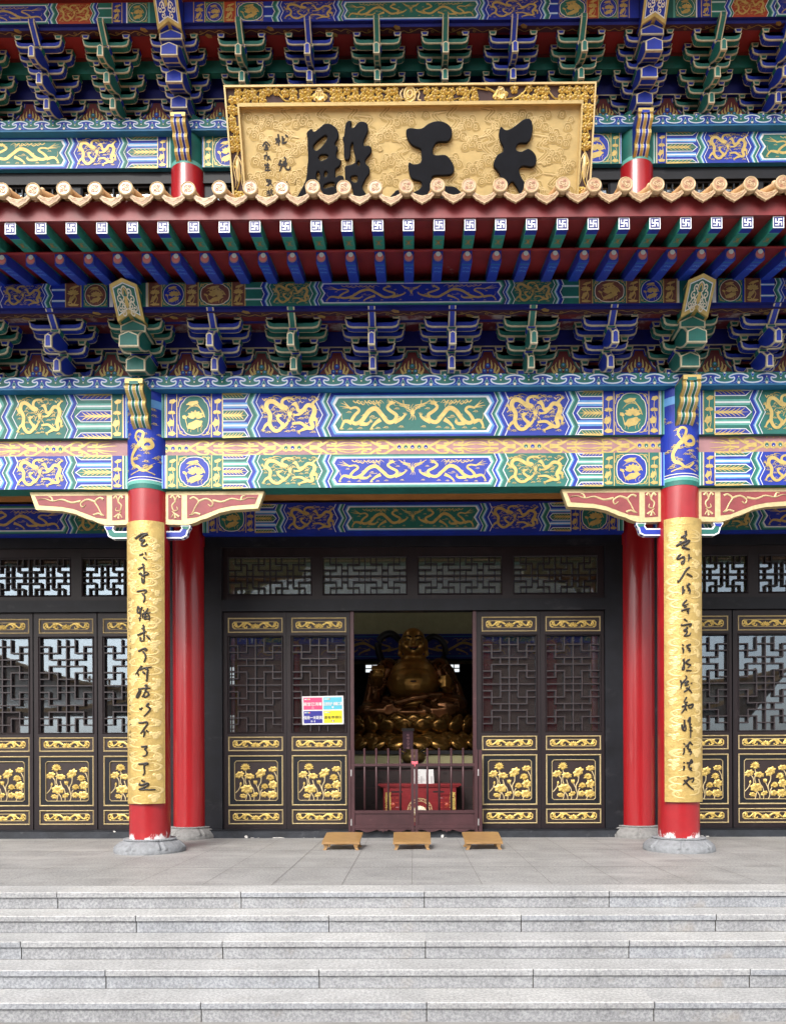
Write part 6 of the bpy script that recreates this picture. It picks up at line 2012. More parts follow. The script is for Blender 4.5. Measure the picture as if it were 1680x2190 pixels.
def square(u0, u1, v0, v1, m, txt, tm, sx, size, icon):
    b = MB()
    b.mp = n_map
    b.rect(u0, v0, u1, v1, m, 0.002)
    w_ = u1 - u0
    cx = (u0 + u1) / 2
    add_text(b, txt, size, cx, v0 + (v1 - v0) * 0.34, tm, sx, 0.0013)
    for i, mm in enumerate(('paper', 'paper', 'postteal' if m != 'postteal' else 'paper', 'postyellow' if m != 'postyellow' else 'postteal', 'postpink' if m != 'postpink' else 'paper')):
        b.rect(u0 + 0.015 + i * 0.018, v1 - 0.034, u0 + 0.028 + i * 0.018, v1 - 0.016, mm, 0.004)
    icon(b, cx, v0 + 0.03)
    part('colour_square', b, notice)
def ic_flask(b, u, v):
    b.stroke([(u - 0.004, v + 0.016), (u - 0.012, v - 0.014), (u + 0.012, v - 0.014), (u + 0.004, v + 0.016)], 0.004, 'paper', 0.004, n=1)
def ic_shield(b, u, v):
    b.poly(ccw([(u - 0.016, v + 0.014), (u + 0.016, v + 0.014), (u + 0.014, v - 0.006), (u, v - 0.018), (u - 0.014, v - 0.006)]), 'paper', 0.004)
def ic_pair(b, u, v):
    for s in (-1, 1):
        b.disc(u + s * 0.025, v + 0.01, 0.006, 'paper', 0.004, 8)
        b.poly([(u + s * 0.025 - 0.007, v + 0.004), (u + s * 0.025 - 0.004, v - 0.018), (u + s * 0.025 + 0.004, v - 0.018), (u + s * 0.025 + 0.007, v + 0.004)], 'paper', 0.004)
    b.rect(u - 0.012, v - 0.002, u + 0.012, v + 0.002, 'paper', 0.004)
def ic_queue(b, u, v):
    for s in (-1, 0, 1):
        b.disc(u + s * 0.014, v, 0.009, 'brownleaf' if s else 'paper', 0.004, 8, ry=0.016)
mx_, my_ = PWn * 0.5, PHn * 0.5
square(0.022, mx_ - 0.008, my_ + 0.012, PHn - 0.022, 'postpink', '殿堂已消毒', 'paper', 1.0, 0.056, ic_flask)
square(mx_ + 0.012, PWn - 0.022, my_ + 0.012, PHn - 0.022, 'postteal', '注意防护 请戴口罩', 'paper', 0.62, 0.056, ic_shield)
square(0.022, mx_ - 0.008, 0.022, my_ - 0.008, 'postnavy', '保持一米距离', 'paper', 0.84, 0.056, ic_pair)
square(mx_ + 0.012, PWn - 0.022, 0.022, my_ - 0.008, 'postyellow', '请有序排队', 'postink', 1.0, 0.056, ic_queue)

# ---------------------------------------------------------------- low double gate in the doorway
GY = 11.24
gate = thing('low_gate', (0.02, GY, 0.1), 'waist-high maroon wooden double gate with round bars across the doorway', 'gate')
gx = lambda px: (px - 884) * GY / F_PX
gz = lambda py: ZZ(py, GY)
def gate_leaf(xa, xb, bars):
    b = MB()
    t = 0.03
    b.box(xa, xb, GY, GY + 0.045, gz(1638.7), gz(1633.2), 'gatewood')
    b.box(xa, xb, GY, GY + 0.045, gz(1740), gz(1733.5), 'gatewood')
    b.box(xa, xb, GY, GY + 0.045, gz(1772), gz(1765), 'gatewood')
    b.box(xa, xb, GY + 0.018, GY + 0.034, gz(1765), gz(1740), 'gatewood')
    for x in (xa, xb):
        s = 1 if x == xa else -1
        b.box(*sorted((x, x + s * 0.046)), GY - 0.003, GY + 0.048, gz(1780), gz(1603), 'gatewood')
    # scalloped apron
    L = xb - xa - 0.1
    T = lambda a, d: (xa + 0.05 + L * a, gz(1772) - d)
    ap = [(0.0, 0), (1, 0), (1, 0.03), (0.93, 0.02), (0.8, 0.06), (0.72, 0.05), (0.6, 0.02), (0.56, 0.045), (0.53, 0.035), (0.5, 0.062), (0.47, 0.035), (0.44, 0.045), (0.4, 0.02), (0.28, 0.05), (0.2, 0.06), (0.07, 0.02), (0, 0.03)]
    b.prism(ccw([T(*q) for q in ap]), lambda u, v: (u, GY + 0.006, v), lambda u, v: (u, GY + 0.03, v), 'gatewood')
    o = part('gate_leaf', b, gate)
    for px in bars:
        k = MB()
        x = gx((1350 + px / 3.36) / 1.8)
        k.tube([(x, GY + 0.022, gz(1740) + 0.002), (x, GY + 0.022, gz(1604.5))], 0.0165, 'gatewood', 10)
        k.ball((x, GY + 0.022, gz(1602.8)), 0.019, 'gatewood', 8)
        part('bar', k, o)
gate_leaf(gx(751), gx(885), (175, 327, 482, 637))
gate_leaf(gx(886.5), gx(1021), (988, 1140, 1297, 1450))
for xa, xb in ((gx(744.5), gx(749.8)), (gx(1023), gx(1030))):
    b = MB()
    b.box(xa, xb, GY, GY + 0.06, gz(1782), gz(1604), 'gatewood')
    part('gate_post', b, gate)
for x in (gx(750.4), gx(1022)):
    for py in (1653, 1759):
        b = MB()
        b.box(x - 0.008, x + 0.008, GY - 0.006, GY + 0.01, gz(py + 7), gz(py - 7), 'metal')
        part('hinge', b, gate)
for x in (gx(747), gx(1027)):
    b = MB()
    b.box(x - 0.02, x + 0.02, GY - 0.004, GY + 0.064, gz(1783.5), gz(1781), 'paper')
    part('foot_pad', b, gate)
rb = thing('ribbon', (gx(886), GY - 0.01, gz(1634)), 'pink cloth strip tied round the meeting stiles of the low gate', 'ribbon')
b = MB()
b.mp = front(GY - 0.008)
xa, xb = gx(879.5), gx(893)
b.stroke([(xa, gz(1630.5)), ((xa + xb) / 2, gz(1631.5)), (xb, gz(1631))], 0.03, 'pinkribbon', 0.003, 0.034, n=4, rise=0.008)
b.stroke([(xa + 0.01, gz(1634)), ((xa + xb) / 2, gz(1633)), (xb - 0.004, gz(1633.6))], 0.024, 'pinkribbon', 0.006, 0.02, n=4, rise=0.006)
b.stroke([(gx(886), gz(1633)), (gx(887), gz(1637)), (gx(886), gz(1640))], 0.02, 'pinkribbon', 0.006, 0.01, n=4, rise=0.004)
b.box(xa, xb, GY - 0.01, GY + 0.055, gz(1633), gz(1630), 'pinkribbon')
part('cloth_strip', b, rb)
# ---------------------------------------------------------------- kneeling stools
def stool():
    root = thing('kneeling_stool', (0, 9.77, 0), '', 'stool', 'kneeling stools before the doorway')
    b = MB()
    nx, ny = 14, 8
    W, D = 0.49, 0.44
    def top(i, j, dz):
        u, v = i / nx, j / ny
        x = (u - 0.5) * W * (1 - 0.0 * v)
        e = 1 - (2 * u - 1) ** 8
        y = v * D - 0.012 * math.sin(u * math.pi * 2) * (1 - v)
        z = 0.112 + 0.082 * v - 0.006 * math.sin(math.pi * v) * math.sin(math.pi * u) - 0.006 * (1 - e) - (0.01 if j == 0 else 0)
        return (x, y, z - dz)
    for i in range(nx):
        for j in range(ny):
            b.face([top(i, j, 0), top(i + 1, j, 0), top(i + 1, j + 1, 0), top(i, j + 1, 0)], 'stoolwood', True)
            b.face([top(i, j, 0.022), top(i + 1, j, 0.022), top(i + 1, j + 1, 0.022), top(i, j + 1, 0.022)], 'stoolwood')
        for j in (0, ny):
            b.face([top(i, j, 0), top(i + 1, j, 0), top(i + 1, j, 0.022), top(i, j, 0.022)], 'stoolwood')
    for j in range(ny):
        for i in (0, nx):
            b.face([top(i, j, 0), top(i, j + 1, 0), top(i, j + 1, 0.022), top(i, j, 0.022)], 'stoolwood')
    part('top', b, root, (0, 9.77, 0), local=True)
    for sx in (-1, 1):
        for y, zt in ((0.045, 0.097), (0.39, 0.165)):
            b = MB()
            sec = [(0.0, zt, 0.032), (0.004, zt * 0.7, 0.028), (0.006, zt * 0.4, 0.022), (0.002, 0.03, 0.018), (-0.008, 0.012, 0.021), (-0.012, 0.0, 0.022)]
            for k in range(len(sec) - 1):
                (o0, z0, r0), (o1, z1, r1) = sec[k], sec[k + 1]
                X = sx * (0.2)
                q = lambda o, z, r: [(X - sx * o - r, y - r, z), (X - sx * o + r, y - r, z), (X - sx * o + r, y + r, z), (X - sx * o - r, y + r, z)]
                b.hexa(q(o1, z1, r1) + q(o0, z0, r0), 'stoolwood')
            part('leg', b, root, (0, 9.77, 0), local=True)
    b = MB()
    ap = [(-0.18, 0.095), (0.18, 0.095), (0.18, 0.066), (0.13, 0.072), (0.06, 0.068), (0, 0.062), (-0.06, 0.068), (-0.13, 0.072), (-0.18, 0.066)]
    b.prism(ccw(ap), lambda u, v: (u, 0.03, v), lambda u, v: (u, 0.045, v), 'stoolwood')
    b.prism(ccw([(u, v + 0.07) for u, v in ap]), lambda u, v: (u, 0.38, v), lambda u, v: (u, 0.395, v), 'stoolwood')
    for s in (-1, 1):
        b.hexa([(s * 0.2 - 0.008, 0.06, 0.075), (s * 0.2 + 0.008, 0.06, 0.075), (s * 0.2 + 0.008, 0.375, 0.125), (s * 0.2 - 0.008, 0.375, 0.125), (s * 0.2 - 0.008, 0.06, 0.099), (s * 0.2 + 0.008, 0.06, 0.099), (s * 0.2 + 0.008, 0.375, 0.16), (s * 0.2 - 0.008, 0.375, 0.16)], 'stoolwood')
    part('apron', b, root, (0, 9.77, 0), local=True)
    return root
st0 = stool()
sxs = [at(728, 1819, 9.77).x, at(880.5, 1819, 9.77).x, at(1034.5, 1819, 9.77).x]
st1 = dup(st0, (sxs[1], 9.77, 0))
st2 = dup(st0, (sxs[2], 9.77, 0))
st0.location.x += sxs[0]
WL[st0.name] = Vector((sxs[0], 9.77, 0))
st0.rotation_euler.z = R(-2)
st2.rotation_euler.z = R(1.5)
st0['label'] = 'low wooden kneeling stool below the notice side of the gate, leftmost of three'
st1['label'] = 'low wooden kneeling stool straight in front of the gate, middle of three'
st2['label'] = 'low wooden kneeling stool below the right gate post, rightmost of three'

# ---------------------------------------------------------------- inside the doorway
K = 14.5 / F_PX
sx_ = lambda px: (px - 882.5) * K - 0.01
sz_ = lambda py: EYE + (CY - py) * K
SY = 14.7
statue = thing('seated_monk_statue', (0, SY, 1.9), 'gilded laughing bald fat-bellied seated figure with prayer beads on a lotus throne', 'statue')
def blob_mesh(name, parts_, m, vox=0.022, parent=None, smooth=6):
    """Union of ellipsoids and limbs grown into one continuous skin."""
    b = MB()
    for p in parts_:
        if p[0] == 'e':
            _, c, r, rot = p
            mt = Matrix.Rotation(rot, 3, 'Y')
            k = len(b.v)
            t = MB()
            t.ball((0, 0, 0), 1, m, 20)
            for v in t.v:
                b.v.append(tuple(Vector(c) + mt @ Vector((v[0] * r[0], v[1] * r[1], v[2] * r[2]))))
            b.f += [tuple(k + i for i in f) for f in t.f]
            b.m += [b.mi(m)] * len(t.f)
            b.sm += [True] * len(t.f)
        else:
            b.tube(p[1], p[2], m, 12, p[3])
    me = b.mesh('tmp')
    o = bpy.data.objects.new('tmp', me)
    COL.objects.link(o)
    md = o.modifiers.new('r', 'REMESH')
    md.mode = 'VOXEL'
    md.voxel_size = vox
    sm = o.modifiers.new('s', 'SMOOTH')
    sm.factor = 0.6
    sm.iterations = smooth
    out = bpy.data.meshes.new_from_object(o.evaluated_get(bpy.context.evaluated_depsgraph_get()))
    bpy.data.objects.remove(o)
    out.materials.clear()
    out.materials.append(MATS[m])
    for p in out.polygons:
        p.use_smooth = True
    out.name = name
    out.transform(Matrix.Translation(-wloc(parent)))
    return link(bpy.data.objects.new(name, out), parent, wloc(parent))
hz = sz_(1372)
E = lambda x, y, z, rx, ry, rz, rot=0.0: ('e', (x, SY + y, z), (rx, ry, rz), rot)
T_ = lambda pts, r0, r1: ('t', [(x, SY + y, z) for x, y, z in pts], r0, r1)
body = [E(0, -0.1, hz + 0.03, 0.235, 0.25, 0.25), E(0, -0.14, hz - 0.12, 0.245, 0.22, 0.17), E(0, -0.26, hz - 0.19, 0.12, 0.1, 0.08),
        E(-0.15, -0.27, hz - 0.09, 0.085, 0.08, 0.075), E(0.15, -0.27, hz - 0.09, 0.085, 0.08, 0.075), E(0, -0.36, hz - 0.04, 0.045, 0.06, 0.05), E(0, -0.32, hz + 0.01, 0.03, 0.06, 0.08),
        E(-0.1, -0.3, hz + 0.06, 0.075, 0.05, 0.022, -0.2), E(0.1, -0.3, hz + 0.06, 0.075, 0.05, 0.022, 0.2),
        E(-0.255, -0.06, hz - 0.08, 0.035, 0.06, 0.15), E(0.255, -0.06, hz - 0.08, 0.035, 0.06, 0.15), E(-0.27, -0.08, hz - 0.22, 0.04, 0.05, 0.06), E(0.27, -0.08, hz - 0.22, 0.04, 0.05, 0.06),
        E(0, 0.05, sz_(1425), 0.34, 0.26, 0.26), E(0, -0.02, sz_(1410), 0.26, 0.22, 0.16), E(-0.2, -0.06, sz_(1442), 0.27, 0.26, 0.18), E(0.2, -0.06, sz_(1442), 0.27, 0.26, 0.18),
        E(0, -0.16, sz_(1462), 0.52, 0.46, 0.36), E(0, -0.1, sz_(1440), 0.45, 0.36, 0.3), E(0, 0.05, sz_(1500), 0.55, 0.4, 0.3),
        T_([(-0.5, 0.05, sz_(1425)), (-0.74, -0.05, sz_(1470)), (-0.7, -0.35, sz_(1446)), (-0.66, -0.42, sz_(1438))], 0.17, 0.11),
        T_([(0.5, 0.05, sz_(1425)), (0.72, -0.05, sz_(1478)), (0.66, -0.32, sz_(1470)), (0.6, -0.42, sz_(1462))], 0.17, 0.11),
        E(-0.66, -0.45, sz_(1440), 0.13, 0.1, 0.12), E(0.62, -0.44, sz_(1463), 0.12, 0.11, 0.14),
        E(-0.3, -0.35, sz_(1535), 0.2, 0.3, 0.09), E(0.25, -0.45, sz_(1537), 0.2, 0.26, 0.08)]
for s, x0, z0, ang in ((-1, -0.66, sz_(1440), 0.0), (1, 0.6, sz_(1462), 0.0)):
    for i in range(4):                        # curled fingers
        if s < 0:
            x = x0 - 0.1 + i * 0.062
            body.append(T_([(x, -0.5, z0 + 0.1), (x, -0.58, z0 + 0.03), (x + 0.005, -0.57, z0 - 0.07), (x + 0.005, -0.5, z0 - 0.11)], 0.032, 0.026))
        else:
            z = z0 + 0.1 - i * 0.062
            body.append(T_([(x0 + 0.08, -0.5, z), (x0, -0.58, z), (x0 - 0.1, -0.54, z - 0.01)], 0.032, 0.026))
    body.append(T_([(x0 - s * 0.09, -0.45, z0 + 0.02), (x0 - s * 0.13, -0.52, z0 + 0.02), (x0 - s * 0.1, -0.57, z0 + 0.0)], 0.036, 0.028))
blob_mesh('body', body, 'statuegold', 0.02, statue, 4)
robe = [E(-0.5, 0.1, sz_(1436), 0.25, 0.28, 0.3), E(0.52, 0.1, sz_(1436), 0.25, 0.28, 0.3), E(0, 0.3, sz_(1440), 0.55, 0.2, 0.4),
        T_([(-0.5, 0.0, sz_(1425)), (-0.72, 0.0, sz_(1470)), (-0.82, -0.15, sz_(1530))], 0.2, 0.22), T_([(0.52, 0.0, sz_(1425)), (0.76, 0.0, sz_(1475)), (0.92, -0.15, sz_(1530))], 0.2, 0.2),
        E(-0.68, -0.2, sz_(1522), 0.42, 0.42, 0.2), E(0.6, -0.2, sz_(1512), 0.46, 0.42, 0.27), E(0, -0.1, sz_(1526), 0.8, 0.5, 0.16),
        T_([(-0.55, -0.35, sz_(1496)), (-0.3, -0.55, sz_(1506)), (0, -0.6, sz_(1497)), (0.25, -0.58, sz_(1493)), (0.55, -0.4, sz_(1488))], 0.08, 0.07)]
for i in range(5):
    robe.append(T_([(0.1 + 0.03 * i, -0.5, sz_(1508 + 5 * i)), (0.35, -0.6, sz_(1520 + 4.5 * i)), (0.62, -0.6, sz_(1519 + 4 * i)), (0.88, -0.45, sz_(1506 + 4 * i))], 0.035, 0.03))
    robe.append(T_([(-0.2 - 0.04 * i, -0.52, sz_(1512 + 5 * i)), (-0.5, -0.56, sz_(1510 + 5 * i)), (-0.8, -0.45, sz_(1516 + 4 * i)), (-0.98, -0.2, sz_(1525 + 3 * i))], 0.03, 0.028))
    robe.append(T_([(-0.62 - 0.05 * i, -0.22 + 0.06 * i, sz_(1430)), (-0.7 - 0.05 * i, -0.24 + 0.05 * i, sz_(1475)), (-0.84 - 0.05 * i, -0.3 + 0.08 * i, sz_(1520))], 0.028, 0.03))
    robe.append(T_([(0.56 + 0.05 * i, -0.22 + 0.06 * i, sz_(1425)), (0.68 + 0.05 * i, -0.24 + 0.05 * i, sz_(1450 + 4 * i)), (0.84 + 0.05 * i, -0.3 + 0.08 * i, sz_(1520))], 0.028, 0.03))
blob_mesh('robe', robe, 'statuedark', 0.024, statue, 3)
b = MB()
for s in (-1, 1):
    b.tube([(s * 0.04, SY - 0.345, hz + 0.065), (s * 0.1, SY - 0.352, hz + 0.095), (s * 0.17, SY - 0.32, hz + 0.07)], 0.014, 'blackiron', 8, 0.008)
part('eyebrow', b, statue)
b = MB()
for s in (-1, 1):
    b.tube([(s * 0.05, SY - 0.345, hz + 0.0), (s * 0.1, SY - 0.345, hz + 0.015), (s * 0.15, SY - 0.33, hz - 0.002)], 0.009, 'blackiron', 8, 0.006)
part('eye', b, statue)
b = MB()
b.ball((0, SY - 0.352, hz - 0.155), 0.075, 'blackiron', 14, (1, 0.35, 0.5))
b.tube([(-0.09, SY - 0.345, hz - 0.125), (0, SY - 0.385, hz - 0.14), (0.09, SY - 0.345, hz - 0.125)], 0.012, 'boxred', 8)
part('mouth', b, statue)
b = MB()
b.ball((0, SY - 0.62, sz_(1462)), 0.05, 'blackiron', 12, (1.2, 0.25, 0.4))
part('navel', b, statue)
b = MB()
bx, bz = sx_(808), sz_(1460)
for i in range(24):
    a = 2 * math.pi * i / 24
    b.ball((bx + 0.15 * math.cos(a), SY - 0.55, bz + 0.03 + 0.22 * math.sin(a) * 0.9), 0.027, 'statuedark', 8)
part('prayer_beads', b, statue)
def smooth3(p, n=6):
    xy = spline([(q[0], q[2]) for q in p], n)
    ys = spline([(q[1], 0.0) for q in p], n)
    return [(a[0], y[0], a[1]) for a, y in zip(xy, ys)]
b = MB()
b.tube(smooth3([(-0.2, SY + 0.3, sz_(1368)), (-0.42, SY + 0.32, sz_(1346)), (-0.62, SY + 0.34, sz_(1352)), (-0.7, SY + 0.34, sz_(1375)), (-0.62, SY + 0.34, sz_(1405)), (-0.5, SY + 0.3, sz_(1425))]), 0.07, 'blackiron', 10)
b.tube(smooth3([(0.2, SY + 0.3, sz_(1366)), (0.38, SY + 0.32, sz_(1352)), (0.56, SY + 0.34, sz_(1360)), (0.64, SY + 0.34, sz_(1385)), (0.52, SY + 0.3, sz_(1422))]), 0.06, 'blackiron', 10)
part('scarf', b, statue)
b = MB()
b.lathe([(0.035, sz_(1347)), (0.03, sz_(1342)), (0.012, sz_(1337)), (0.002, sz_(1333))], 0.005, SY + 0.36, 'metal', 10)
b.tube([(0.005, SY + 0.36, sz_(1347)), (0.005, SY + 0.36, sz_(1420))], 0.02, 'blackiron', 8)
part('finial', b, statue)
# lotus throne
throne = thing('lotus_throne', (0, SY, 1.33), 'gilded two-tier lotus petal throne under the seated statue', 'throne')
b = MB()
def ring_petals(n, rx, ry, z, r, tilt, sz, off):
    for i in range(n):
        a = 2 * math.pi * (i + off) / n
        cx, cy = rx * math.cos(a), SY + ry * math.sin(a)
        if cy > SY + 0.5:
            continue
        m_ = Matrix.Rotation(a, 3, 'Z') @ Matrix.Rotation(tilt, 3, 'Y')
        t = MB()
        t.ball((0, 0, 0), 1, 'throne', 14)
        k = len(b.v)
        for v in t.v:
            b.v.append(tuple(Vector((cx, cy, z)) + m_ @ Vector((v[0] * r * 0.35, v[1] * r, v[2] * sz * (1 - 0.25 * abs(v[1]))))))
        b.f += [tuple(k + i_ for i_ in f) for f in t.f]
        b.m += [b.mi('throne')] * len(t.f)
        b.sm += [True] * len(t.f)
ring_petals(22, 1.22, 0.78, 1.8, 0.2, 0.35, 0.17, 0.0)
ring_petals(22, 1.12, 0.7, 1.88, 0.19, 0.2, 0.16, 0.5)
ring_petals(20, 1.32, 0.85, 1.48, 0.24, -0.55, 0.19, 0.25)
ring_petals(20, 1.25, 0.78, 1.56, 0.22, -0.3, 0.15, 0.75)
part('petals', b, throne)
b = MB()
b.lathe([(0.0, 1.95), (1.1, 1.95), (1.1, 1.66), (1.02, 1.62), (1.2, 1.5), (1.36, 1.36), (1.36, 1.34), (0, 1.34)], 0, 0, 'statuedark', 40)
b.v = [(x, SY + y * 0.64, z) for x, y, z in b.v]
part('core', b, throne)
b = MB()
plinth = thing('statue_plinth', (0, SY, 0), 'pale olive masonry plinth with a dark top edge carrying the lotus throne', 'plinth')
b.box(-2.6, 2.6, SY - 0.95, SY + 1.2, 0.012, 1.27, 'yellowwall')
part('block', b, plinth)
b = MB()
b.box(-2.7, 2.7, SY - 1.0, SY + 1.25, 1.27, 1.335, 'blackiron')
part('top_slab', b, plinth)
table = thing('altar_table', (0, 13.2, 0), 'long black carved altar table in front of the plinth', 'table')
b = MB()
b.box(-1.5, 1.5, 12.95, 13.5, 1.03, 1.075, 'panel')
part('tabletop', b, table)
b = MB()
b.box(-1.42, 1.42, 13.0, 13.45, 0.1, 1.03, 'panel')
b.mp = front(13.0)
random.seed(9)
for i in range(40):
    cloudlet(b, random.uniform(-1.3, 1.3), random.uniform(0.35, 0.95), 0.022, 'wood', 0.004)
for z in (0.98, 0.68, 0.3):
    b.rect(-1.42, z, 1.42, z + 0.012, 'gatewood', 0.004)
part('carved_front', b, table)
for s in (-1, 1):
    b = MB()
    for y in (12.99, 13.4):
        b.box(s * 1.36 - 0.05, s * 1.36 + 0.05, y, y + 0.08, 0.012, 0.1, 'panel')
    part('leg', b, table)
    b = MB()
    b.prism(ccw([(s * 1.5, 1.03), (s * 1.5, 1.2), (s * 1.44, 1.3), (s * 1.4, 1.18), (s * 1.32, 1.1), (s * 1.2, 1.075), (s * 1.2, 1.03)]), lambda u, v: (u, 12.97, v), lambda u, v: (u, 13.02, v), 'panel')
    part('scroll_end', b, table)
burner = thing('incense_burner', (0.0, 13.2, 1.075), 'round bronze incense burner on the altar table behind the gate', 'incense burner')
b = MB()
b.lathe([(0.1, 1.076), (0.11, 1.1), (0.17, 1.13), (0.215, 1.19), (0.205, 1.25), (0.15, 1.29), (0.12, 1.31), (0.17, 1.345), (0.165, 1.35), (0.11, 1.32)], 0.0, 13.2, 'bronze', 32)
part('bowl', b, burner)
for s in (-1, 1):
    b = MB()
    b.tube([(s * 0.14, 13.2, 1.29), (s * 0.22, 13.2, 1.32), (s * 0.22, 13.2, 1.38), (s * 0.17, 13.2, 1.36)], 0.015, 'bronze', 8)
    part('ear', b, burner)
tab = thing('spirit_tablet', (-0.1, 13.36, 1.075), 'narrow dark purple upright tablet standing behind the incense burner', 'tablet')
b = MB()
b.box(-0.19, -0.01, 13.34, 13.38, 1.12, 1.68, 'purple')
b.mp = front(13.34)
for i in range(8):
    for j in range(3):
        b.rect(-0.115 + random.uniform(-0.01, 0.01), 1.2 + i * 0.055 + j * 0.014, -0.075 + random.uniform(-0.01, 0.01), 1.206 + i * 0.055 + j * 0.014, 'pink', 0.003)
part('panel', b, tab)
b = MB()
b.box(-0.21, 0.01, 13.32, 13.4, 1.68, 1.72, 'blackiron')
b.box(-0.22, 0.02, 13.31, 13.41, 1.076, 1.12, 'blackiron')
part('cap_and_foot', b, tab)
# donation box
DY = 12.45
dx = lambda px: (px - 884) * DY / F_PX
dz = lambda py: ZZ(py, DY)
dbox = thing('donation_box', (dx(897), DY, 0.012), 'red carved wooden offertory chest with a gold ring emblem behind the gate', 'donation box')
b = MB()
b.box(dx(819), dx(975), DY + 0.03, DY + 0.5, 0.08, dz(1684), 'boxred')
b.mp = front(DY + 0.03)
for px in (848, 937):
    b.rect(dx(px - 12), dz(1695.5), dx(px + 12), dz(1692.5), 'blackiron', 0.004)
cx, cz = dx(897), dz(1734)
for s in (-1, 1):
    for i in range(3):
        x0 = dx(840) if s < 0 else dx(955)
        for k in range(3):
            b.rect(x0 - 0.12 + 0.08 * k, dz(1708 + 10 * i), x0 - 0.07 + 0.08 * k, dz(1706.5 + 10 * i), 'pink' if (i + k) % 4 == 0 else 'orangered', 0.006)
        moulding(b, x0 - 0.14, x0 + 0.14, dz(1740), dz(1700), 0.012, DY + 0.028, 'boxred', 0.008)
    b.disc(dx(840) if s < 0 else dx(955), dz(1722), 0.035, 'orangered', 0.006, 14, dome=0.015)
    b.rect(*sorted((dx(897) + s * 0.58, dx(897) + s * 0.5))[:1], 0.08, sorted((dx(897) + s * 0.58, dx(897) + s * 0.5))[1], dz(1684), 'boxred', 0.006)
part('chest', b, dbox)
b = MB()
b.box(dx(808), dx(985.5), DY, DY + 0.53, dz(1681), dz(1677), 'boxred')
b.box(dx(812), dx(981), DY + 0.012, DY + 0.52, dz(1684), dz(1681), 'boxred')
part('lid', b, dbox)
b = MB()
b.mp = front(DY + 0.03)
N = 28
rr = 0.2
for r in (0.2, 0.155):
    b.stroke([(cx + r * math.cos(i * 2 * math.pi / N), cz + r * math.sin(i * 2 * math.pi / N)) for i in range(N)], 0.009, 'carveline', 0.006, n=2, closed=True)
for i in range(14):                           # key pattern between the rings
    a = i * 2 * math.pi / 14
    P_ = lambda r, da: (cx + r * math.cos(a + da), cz + r * math.sin(a + da))
    b.stroke([P_(0.2, 0), P_(0.17, 0.0), P_(0.17, 0.16), P_(0.185, 0.16), P_(0.185, 0.3)], 0.008, 'carveline', 0.007, n=1)
for k, (n, r0, l, wd) in enumerate(((9, 0.05, 0.085, 0.07), (8, 0.03, 0.08, 0.06), (6, 0.01, 0.06, 0.05))):
    for i in range(n):
        a = math.pi * (0.0 + i / (n - 1))
        b.petal(cx + r0 * math.cos(a), cz - 0.05 + 0.02 * k + r0 * math.sin(a), a, l, wd, 'cream' if k else 'carveline', 0.008 + 0.003 * k, 0.008)
b.blob(cx + 0.02, cz - 0.08, 0.1, 0.035, 0.1, 'carveline', 0.012, 0.008)
part('emblem', b, dbox)
b = MB()
b.mp = front(DY + 0.03)
for i, ch in enumerate('廣種福田'):
    add_text(b, ch, 0.105, dx(829), dz(1706 + i * 12.5), 'carvegold', 1.0, 0.002, 0.012)
part('gold_writing', b, dbox)
b = MB()
b.mp = front(DY + 0.03)
for i, ch in enumerate('廣種福田'):
    add_text(b, ch, 0.105, dx(967), dz(1706 + i * 12.5), 'carvegold', 1.0, 0.002, 0.012)
part('gold_writing', b, dbox)
carton = thing('paper_carton', (dx(906), 12.62, dz(1677)), 'white paper carton with grey print standing on the red chest', 'carton')
b = MB()
x0, x1, z0 = dx(885), dx(928), dz(1677)
b.hexa([(x0, 12.6, z0), (x1, 12.58, z0), (x1, 12.72, z0), (x0, 12.72, z0), (x0, 12.6, z0 + 0.24), (x1 - 0.01, 12.58, z0 + 0.235), (x1 - 0.01, 12.72, z0 + 0.235), (x0, 12.72, z0 + 0.24)], 'paper')
b.mp = front(12.585)
for st_ in ([(0.03, 0.2), (0.06, 0.21), (0.05, 0.16), (0.09, 0.14)], [(0.07, 0.2), (0.1, 0.19)], [(0.03, 0.09), (0.08, 0.1), (0.08, 0.05), (0.03, 0.05)], [(0.2, 0.19), (0.2, 0.1)], [(0.15, 0.09), (0.16, 0.05)], [(0.19, 0.09), (0.2, 0.05)], [(0.23, 0.09), (0.24, 0.05)]):
    b.stroke([(x0 + u, z0 + v) for u, v in st_], 0.006, 'grayink', 0.02, n=3)
for u in (0.12, 0.29):
    for i in range(6):
        b.rect(x0 + u - 0.012, z0 + 0.02 + i * 0.018, x0 + u + 0.012, z0 + 0.03 + i * 0.018, 'grayink', 0.02)
part('carton_box', b, carton)
